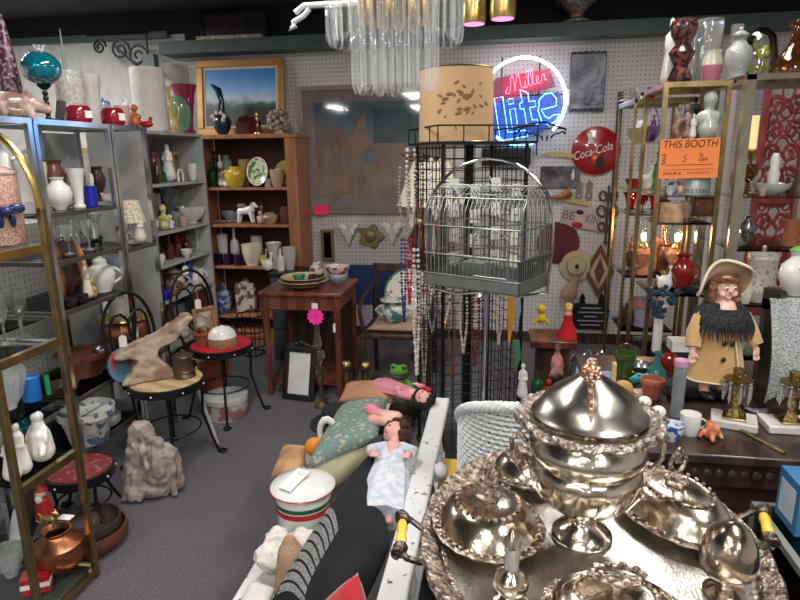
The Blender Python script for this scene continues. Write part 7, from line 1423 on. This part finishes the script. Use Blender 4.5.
# dolls on the bench
def lying_doll(head, feet, lb, hairm, dressm, hr=.045, bow=None, arms=True, name='rag_doll'):
    head = Vector(head); feet = Vector(feet); ax = (head-feet).normalized(); L_ = (head-feet).length; side = ax.cross(Vector((0, 0, 1))).normalized(); up = side.cross(ax).normalized()
    t = thing(name, lb, 'doll', head); f = lambda a, s, u_: ax*a+side*s+up*u_
    c = [((0, 0, 0), (hr, hr*.95, hr)), (f(-hr, 0, 0), f(-hr*1.8, 0, 0), hr*.35, hr*.5)]
    c += [(f(-hr*1.8, 0, 0), f(-L_*.6, 0, 0), hr*.7, hr*.6)]
    for s in (-1, 1):
        c += [(f(-hr*1.7, s*hr*.6, 0), f(-hr*2.6, s*hr*1.6, hr*.4), hr*.3, hr*.25), (f(-hr*2.6, s*hr*1.6, hr*.4), f(-hr*3.6, s*hr*1.2, hr*.9), hr*.25, hr*.2)]
        for q in range(4): c += [(f(-hr*3.6, s*hr*1.2+(q-1.5)*hr*.13, hr*.9), f(-hr*4.0, s*hr*1.1+(q-1.5)*hr*.16, hr*.95), hr*.09, hr*.07)]
        c += [(f(-hr*3.6, s*hr*1.0, hr*.9), f(-hr*3.75, s*hr*.7, hr*1.0), hr*.1, hr*.08)]
        c += [(f(-L_*.55, s*hr*.4, 0), f(-L_, s*hr*.5, 0), hr*.38, hr*.28)]
    fc = (Vector((0, 0, CH))-head).normalized(); fc = (fc*.35+up*.5-side*.8).normalized() if not bow else (fc*.9-ax*.5+up*.2).normalized(); c += [(fc*hr*1.0, (hr*.13, hr*.13, hr*.13))]
    blob('body', c, hr*.07, mat('rosy cloth skin', (.62, .33, .28), .8), t); fx = fc.cross(ax).normalized(); b = MB()
    for s in (-1, 1): b.sph(fc*hr*.93+fx*s*hr*.34+ax*hr*.12, hr*.09, 8)
    b.build('eye', BLACK, t); MB().sph(fc*hr*.95-ax*hr*.38, (hr*.18, hr*.1, hr*.07), 8).build('mouth', mat('rose lips'), t); b = MB(); random.seed(6)
    for q in range(130):
        v = Vector((random.gauss(0, 1), random.gauss(0, 1), random.gauss(0, 1))).normalized()
        if v.dot(fc) < .40 and v.dot(ax) > -.8: b.sph(v*hr*1.02, hr*.34, 6)
    b.build('hair', hairm, t); pts = [(-hr*1.5, hr*.75), (-hr*2.2, hr*.95), (-L_*.55, hr*1.4), (-L_*.98, hr*1.75)]; b = MB(); X = Matrix((tuple(side)+(0,), tuple(up)+(0,), tuple(-ax)+(0,), (0, 0, 0, 1))).transposed()
    b.lathe([(r_, -a) for a, r_ in pts], 28, sy=.6, X=X, lobe=gad(9, .05)).build('dress', dressm, t)
    if arms:
        for s in (-1, 1): MB().tube([f(-hr*1.6, s*hr*.6, 0), f(-hr*2.6, s*hr*1.6, hr*.4), f(-hr*3.1, s*hr*1.4, hr*.65)], [hr*.42, hr*.42, hr*.36], 10).build('sleeve', dressm, t)
    if bow: MB().sph(ax*hr*.75+up*hr*.95-side*hr*.25, (hr*.3, hr*.25, hr*.25), 8).sph(ax*hr*.35+up*hr*1.15+side*hr*.0, (hr*.3, hr*.25, hr*.25), 8).build('hair_bow', bow, t)
    return t
BD = mat('pale blue print dress', (.40, .46, .56), .9, col2=(.58, .58, .60), sc=40)
lying_doll(atz(396, 434, .545), atz(381, 520, .47), 'rag doll with dark brown hair and pale blue dress lying by the rail', mat('dark brown yarn', (.05, .02, .015), .9), BD, .048)
lying_doll(atz(424, 398, .53), atz(380, 386, .44), 'doll with black hair and red bow at the far rail end', mat('black yarn', (.01, .01, .012), .9), mat('pink cloth', (.55, .20, .24), .9), .040, bow=mat('red bow cloth', (.45, .01, .02), .8))
t = thing('pink_plush', 'pink and cream plush toy between the floral pillow and the brown haired doll', 'plush toy', atz(388, 414, .55)); blob('body', [((-.04, 0, 0), (.04, -.02, 0), .020, .022), ((-.04, 0, 0), (-.07, .01, .01), .022, .026), ((.0, -.05, -.01), (-.05, -.06, 0), .018, .022), ((.04, -.02, 0), (.0, -.05, -.01), .02, .018)], .006, mat('pink plush', (.62, .18, .24), .95, col2=(.62, .42, .32), sc=9), t)
# white fluff and tan bag
t = thing('burlap_bag', 'tan burlap bag at the near end of the bench', 'bag', (-.600, 1.50, SZ)); blob('bag', [((0, 0, .02), (0, .01, .15), .055, .04), ((0, .01, .18), (.025, .02, .035))], .008, mat('tan burlap', (.34, .22, .13), .9, bump=.6, bs=120), t)
t = thing('fleece_bundle', 'white fleece bundle between the burlap bag and the enamel pot', 'cloth', (-.64, 1.62, SZ)); o = blob('fleece', [((0, 0, .06), (.09, .07, .06)), ((-.06, -.04, .07), (.05, .05, .04)), ((.05, .0, .11), (.05, .05, .04)), ((-.05, .02, .11), (.04, .04, .03))], .008, mat('white fleece', (.62, .58, .52), .95, bump=1, bs=50), t); dm = o.modifiers.new('d', 'DISPLACE'); tx = bpy.data.textures.new('crumple', 'CLOUDS'); tx.noise_scale = .035; dm.texture = tx; dm.strength = .05; dm.texture_coords = 'LOCAL'; sb = o.modifiers.new('m', 'SMOOTH'); sb.iterations = 2
pillow(atz(236, 612, .25), atz(252, 582, .26), atz(276, 588, .28), atz(262, 622, .27), .05, mat('white plush'), 'white_cloth', 'white cloth hanging out at the near left of the bench', 'cloth')
# ------------------------------------------------------------------ more small goods crowding the shelves
TERRA = mat('terracotta'); DKB = mat('dark brown glaze', (.06, .03, .02), .25, coat=.3); BG = ceramic('blue grey', (.30, .36, .45)); GRN2 = mat('sage glaze', (.22, .30, .20), .35); PKC = ceramic('dusty pink', (.5, .33, .28)); OCH = mat('ochre glaze', (.40, .26, .08), .35); RDG = mat('dark red glaze')
X1, X2, XB = ('x', -1.985), ('x', -2.10), ('x', -2.20)
rows = [
 # chrome racks, shelf 1.33 back row, glass shelf, teapot shelf
 ('cyl', 44, XB, 1.331, 16, 44, CREAM, 'vase', 'cream cylinder vase behind the round white vase', 'vase'),
 ('bottle', 74, XB, 1.331, 12, 46, CLEAR, 'bottle', 'clear glass bottle at the back between jug and flared vase', 'bottle'),
 ('urn', 100, ('x', -2.16), 1.331, 16, 34, DKB, 'urn', 'dark brown urn behind the small white swan', 'urn'),
 ('goblet', 62, X2, 1.121, 12, 26, CLEAR, 'goblet', 'short clear goblet left of the goblets above the teapot', 'glass'),
 ('trumpet', 98, ('x', -2.14), 1.121, 14, 28, CUT, 'crystal_vase', 'cut crystal vase right of the goblets above the teapot', 'vase'),
 ('cup', 87, XB, .8955, 16, 34, DKB, 'planter', 'dark brown planter behind the cream lady figurine', 'planter'),
 ('jar', 116, ('x', -2.14), .8955, 16, 26, BG, 'jar', 'blue grey jar behind the white teapot handle', 'jar'),
 ('bowl', 60, X1, .4815, 30, 14, DKB, 'bowl', 'dark brown bowl on the lower rack shelf near the etagere', 'bowl'),
 ('jar', 112, ('x', -2.04), .4815, 22, 26, mat('grey silver', (.25, .25, .26), .25, .9), 'ice_bucket', 'grey metal bucket behind the first parlour chair', 'bucket'),
 ('cyl', 124, ('x', -2.16), .4815, 16, 50, GREYC, 'vase', 'tall grey vase standing behind the copper pot', 'vase'),
 # brass etagere extras
 ('bottle', 12, ('x', -1.80), .961, 16, 62, mat('smoke glass'), 'decanter', 'smoky glass decanter at the back of the wine glasses', 'decanter'),
 ('jar', 22, ('x', -1.66), .751, 16, 34, CUT, 'crystal_jar', 'cut crystal jar between the crystal bowl and blue candle', 'jar'),
 ('bowl', 38, ('x', -1.76), .541, 26, 16, GRN2, 'bowl', 'sage green bowl at the back of the bisque figurine shelf', 'bowl'),
 ('cup', 34, ('x', -1.70), .30, 20, 24, DKB, 'cup', 'dark cup behind the santa figurine', 'cup'),
 # white unit
 ('goblet', 150, ('x', -2.36), 1.401, 10, 34, AMBERG, 'goblet', 'amber goblet at the back left of the top white shelf', 'glass'),
 ('round', 176, ('x', -2.36), 1.401, 14, 26, GRN2, 'vase', 'sage vase behind the white horse figurine', 'vase'),
 ('cup', 200, ('x', -2.17), 1.401, 10, 16, WHITE, 'cup', 'white cup at the far end of the top white shelf', 'cup'),
 ('bottle', 164, ('x', -2.34), 1.101, 10, 34, PURPG, 'bottle', 'violet glass bottle behind the yellow flower figurine', 'bottle'),
 ('cup', 184, ('x', -2.13), 1.101, 9, 10, PKC, 'cup', 'pink cup in front of the white leaf bowl', 'cup'),
 ('jar', 203, ('x', -2.16), 1.101, 10, 14, DKB, 'jar', 'small brown jar right of the white leaf bowl', 'jar'),
 ('bowl', 179, ('x', -2.34), .891, 20, 18, RDG, 'bowl', 'dark red bowl behind the dark red bottles', 'bowl'),
 ('trumpet', 205, ('x', -2.18), .891, 10, 28, CUT, 'crystal_vase', 'crystal vase at the far end beside the fan dish', 'vase'),
 ('bottle', 157, ('x', -2.30), .891, 10, 28, DKB, 'bottle', 'brown bottle at near end of the fourth white shelf', 'bottle'),
 ('cup', 158, ('x', -2.16), .661, 12, 14, RDG, 'cup', 'dark red cup at the near end of the lower white shelf', 'cup'),
 ('bottle', 198, ('x', -2.34), .661, 10, 30, BLUEG, 'bottle', 'teal bottle behind the blue dog figurine', 'bottle'),
 ('jar', 166, ('x', -2.18), .341, 16, 24, BG, 'jar', 'blue grey jar at near end of the bottom white shelf', 'jar'),
 # bookcase
 ('cup', 246, ('y', 4.88), 1.3205, 12, 26, OCH, 'cup', 'ochre cup between the yellow pitcher and the leaf plate', 'cup'),
 ('jar', 228, ('y', 4.88), 1.3205, 12, 30, GRN2, 'jar', 'sage jar behind the yellow pitcher', 'jar'),
 ('tin', 268, ('y', 4.73), 1.3205, 7, 8, PKC, 'box', 'little pink round box beside the beige planter', 'box'),
 ('bowl', 232, ('y', 4.88), 1.0205, 20, 10, BG, 'bowl', 'blue grey bowl behind the grey driftwood', 'bowl'),
 ('jar', 262, ('y', 4.88), 1.0205, 14, 20, DKB, 'jar', 'dark brown jar behind the squat tan pot', 'jar'),
 ('cyl', 258, ('y', 4.88), .6705, 12, 26, GREYC, 'vase', 'grey cylinder behind the cream flared planter', 'vase'),
 ('cup', 242, ('y', 4.88), .2405, 14, 16, DKB, 'cup', 'dark cup at the back of the bottom bookcase shelf', 'cup'),
 # brass cabinets
 ('flare', 699, ('y', 3.16), 1.6055, 14, 30, AMBERG, 'vase', 'amber vase at the back behind the kneeling figurine', 'vase'),
 ('jar', 640, ('y', 3.62), 1.6005, 16, 24, ceramic('blue white', (.62, .63, .68)), 'jar', 'blue and white jar behind the lilac basket', 'jar'),
 ('bowl', 627, ('y', 3.45), 1.3605, 18, 10, RDG, 'dish', 'dark red dish on the rear cabinet upper shelf', 'dish'),
 ('bottle', 656, ('y', 3.62), 1.3605, 9, 34, GREENG, 'bottle', 'green bottle behind the white bird figurine', 'bottle'),
 ('cup', 684, ('y', 3.16), 1.3605, 12, 20, OCH, 'cup', 'ochre cup behind the oyster tin', 'cup'),
 ('cup', 663, ('y', 3.45), 1.2355, 12, 12, AMBERG, 'cup', 'amber cup right of the short red glass', 'glass'),
 ('goblet', 642, ('y', 3.45), 1.2355, 11, 17, REDG, 'goblet', 'red stemmed goblet between the two red glasses', 'glass'),
 ('jar', 684, ('y', 3.16), 1.2355, 14, 17, PKC, 'jar', 'pink jar between the orange tin and small painting', 'jar'),
 ('flare', 657, ('y', 3.60), .9005, 16, 30, mat('pink amber glass'), 'vase', 'pink amber glass vase between the two lit lamps', 'vase'),
 ('bottle', 690, ('y', 3.50), .9005, 12, 44, AMBERG, 'bottle', 'tall amber bottle behind the red glass pitcher', 'bottle'),
 ('urn', 706, ('y', 3.46), .9005, 14, 30, DKB, 'urn', 'dark urn in the rear cabinet right of the amber bottle', 'urn'),
 ('jar', 628, ('y', 3.45), .6005, 16, 22, DKB, 'jar', 'dark jar at the left of the lower rear cabinet', 'jar'),
 ('bowl', 668, ('y', 3.60), .6005, 26, 14, WHITE, 'bowl', 'white bowl in the lower rear cabinet', 'bowl'),
 ('cyl', 700, ('y', 3.14), .6005, 14, 30, TERRA, 'vase', 'terracotta vase behind the doll in the brass cabinet', 'vase'),
 # bronze cabinet
 ('cup', 762, ('y', 2.86), 1.3605, 8, 8, PKC, 'cup', 'little pink cup in front of the grey bowl', 'cup'),
 ('jar', 790, ('y', 2.95), 1.3605, 12, 20, DKB, 'jar', 'dark jar right of the grey bowl', 'jar'),
 ('round', 746, ('y', 3.06), 1.1305, 14, 26, mat('grey silver'), 'pitcher', 'silver grey pitcher behind the white lidded canister', 'pitcher'),
 ('cyl', 790, ('y', 2.95), 1.1305, 14, 26, TERRA, 'vase', 'terracotta vase on the middle bronze cabinet shelf', 'vase'),
 ('cup', 745, ('y', 2.86), .8805, 12, 14, WHITE, 'cup', 'white cup in front of the lidded canister', 'cup'),
]
rows2 = [
 (40, ('x', -2.14), 1.331, 14, 44, GREYC, 'figurine', 'grey lady figurine beside the tall white canister', 'figurine', 'stand'),
 (94, ('x', -1.95), .8955, 9, 18, OCH, 'figurine', 'tiny ochre figurine in front of the teapot', 'figurine', 'bust'),
 (158, ('x', -2.16), 1.401, 10, 20, DKB, 'figurine', 'brown seated figurine near the green bottle', 'figurine', 'seat'),
 (171, ('x', -2.13), 1.101, 9, 12, WHITE, 'figurine', 'tiny white figurine beside the yellow flower figurine', 'figurine', 'bust'),
 (196, ('x', -2.14), .661, 10, 14, WHITE, 'figurine', 'white cat like figurine right of the blue dog', 'figurine', 'seat'),
 (241, ('y', 4.70), 1.3205, 6, 8, GRN2, 'figurine', 'tiny sage figurine in front of the yellow pitcher', 'figurine', 'bird'),
 (226, ('y', 4.72), 1.3205, 7, 9, WHITE, 'figurine', 'tiny white figurine left of the yellow pitcher', 'figurine', 'bird'),
 (261, ('y', 4.71), 1.0205, 9, 10, PKC, 'figurine', 'tiny pink figurine between the dog and the tan pot', 'figurine', 'bust'),
 (264, ('y', 4.72), .6705, 12, 18, OCH, 'figurine', 'ochre hen figurine right of the cream planter', 'figurine', 'bird'),
 (692, ('y', 2.96), 1.6055, 9, 22, WHITE, 'figurine', 'small white figurine between couple and kneeling figurine', 'figurine', 'stand'),
 (652, ('y', 3.42), 1.6005, 8, 26, PURPG, 'figurine', 'violet glass figurine beside the lilac basket', 'figurine', 'stand'),
 (680, ('y', 2.95), 1.3605, 9, 12, PKC, 'figurine', 'tiny pink figurine beside the oyster tin', 'figurine', 'bust'),
 (688, ('y', 3.60), 1.2355, 12, 16, DKB, 'figurine', 'dark figurine at the back of the rear cabinet', 'figurine', 'stand'),
 (630, ('y', 3.60), .9005, 10, 30, DKB, 'figurine', 'dark standing figurine left of the lit lamps', 'figurine', 'stand'),
 (769, ('y', 3.08), .8805, 14, 34, WHITE, 'figurine', 'white lady figurine behind the flowered mug', 'figurine', 'stand'),
 (747, ('y', 2.95), .6005, 18, 30, GRN2, 'figurine', 'sage green figurine low behind the doll', 'figurine', 'seat'),
]
for q in rows: it(*q)
for q in rows2: figure(*q[:5], q[5], *q[6:])
# goods on the console beyond the tureen and the toy table
for kd, px, py, h_, w_, m, nm, lb, ct in [
  ('cup', 606, 388, .05, .055, BG, 'cup', 'blue grey cup on the console behind the tureen lid', 'cup'),
  ('jar', 668, 372, .07, .06, RDG, 'jar', 'dark red jar behind the glass tube', 'jar'),
  ('bowl', 640, 372, .03, .09, mat('grey silver'), 'dish', 'pewter dish behind the moss green bucket', 'dish'),
  ('cyl', 700, 378, .05, .06, DKB, 'box', 'round brown box beside the doll on the console', 'box'),
  ('bowl', 660, 425, .018, .05, CLEAR, 'dish', 'tiny clear dish left of the blue flowered cup', 'dish')]: pot(kd, h_, w_, m, nm, lb, ct, kp(px, py))
for px, py, w_, h_, m, lb in [(686, 391, .05, .02, RED, 'small red tin box beside the glass tube'), (640, 395, .05, .016, PKC, 'flat pink box near the teal bead coil')]:
    o = MB().bx(-w_/2, w_/2, -w_*.35, w_*.35, 0, h_).build('trinket_box', m, bev=.002); o.location = kp(px, py); o.rotation_euler[2] = .3; tag(o, lb, 'box')
z = .5005
for px, Y, w_, h_, m, st, lb in [(548, 2.55, 12, 16, RED, 'bust', 'small red toy at the left of the toy table'), (580, 2.70, 14, 30, BG, 'seat', 'blue grey rag toy behind the yellow duck'), (620, 2.70, 16, 30, OCH, 'seat', 'ochre bear toy right of the swirl bowl')]: figure(px, ('y', Y), z, w_, h_, m, 'small_toy', lb, 'toy', st)
# cards of earrings on the tower
random.seed(12); b0 = None; ca, sa = cos(TA), sin(TA)
for q in range(16):
    u_ = -.15+.1*(q % 4); zz = 1.42-.11*(q//4)-.03*(q % 2); l = Vector((u_, -.2065, 0)); 
    if b0 is None: b0 = o = MB().bx(-.022, .022, -.002, 0, -.03, .03).mt(1).sph((-.008, -.004, 0), .005, 6).sph((.008, -.004, 0), .005, 6).build('earring_card', [PAPER, BRASS], smooth=False)
    else: o = b0.copy(); COL.objects.link(o)
    o.location = (TX+ca*l.x-sa*l.y, TY+sa*l.x+ca*l.y, zz); o.rotation_euler[2] = TA; tag(o, 'small white earring card clipped to the front grid of the wire tower', 'card', 'earring cards on the wire tower')
for q in range(6):
    u_ = -.15+.06*q; l = Vector((-.2065, u_, 0)); h_ = .10+.04*(q % 3); m = [cl('red', 0), cl('pearl', 0), cl('blue', 0), cl('ivory', 0), cl('garnet', 0), cl('silver', 0)][q]
    o = MB().tube([(0, 0, .0), (0, -.018, -h_*.6), (0, 0, -h_), (0, .018, -h_*.6)], .005, 6, closed=True).build('bracelet', m); o.location = (TX+ca*l.x-sa*l.y, TY+sa*l.x+ca*l.y, 1.30-.07*(q % 2)); o.rotation_euler[2] = TA
    tag(o, '%s bead bracelet on the left grid of the wire tower' % ['red', 'pearl', 'dark blue', 'ivory', 'garnet', 'silver'][q], 'bracelet', 'bracelets on the wire tower')
for px, py, Y, L_, W_, m, lb in [(432, 290, 2.68, .20, .022, cl('silver', 0), 'silver chain loop under the left end of the cage'), (452, 300, 2.70, .38, .016, cl('brown', 0), 'long brown strand in the middle of the tower'), (500, 290, 2.74, .26, .016, cl('pearl', 0), 'pearl strand beside the orange ribbon'), (486, 290, 2.70, .22, .018, cl('blue', 0), 'dark blue strand right of the garnet one')]: necklace(px, py, Y, L_, W_, m, lb, r=.006)
# hanging price tags on strings
for p_, lb in [((-1.84, 2.60, .70), 'white price tag hanging from the first parlour chair back'), ((-1.80, 3.30, .72), 'white price tag hanging from the rear parlour chair back'), ((-1.015, 3.566, .52), 'small white price tag on the washstand front'), ((-2.097, 3.72, .845), 'small white price tag on the edge of the white unit')]:
    o = MB().prism([(-.018, -.06), (.018, -.06), (.018, -.01), (.008, 0), (-.008, 0), (-.018, -.01)], .002).mt(1).cyl((0, 0, 0), (0, -.004, .05), .001, 4).build('price_tag', [PAPER, WHITE], smooth=False); o.location = p_; o.rotation_euler[2] = radians(30); tag(o, lb, 'tag')
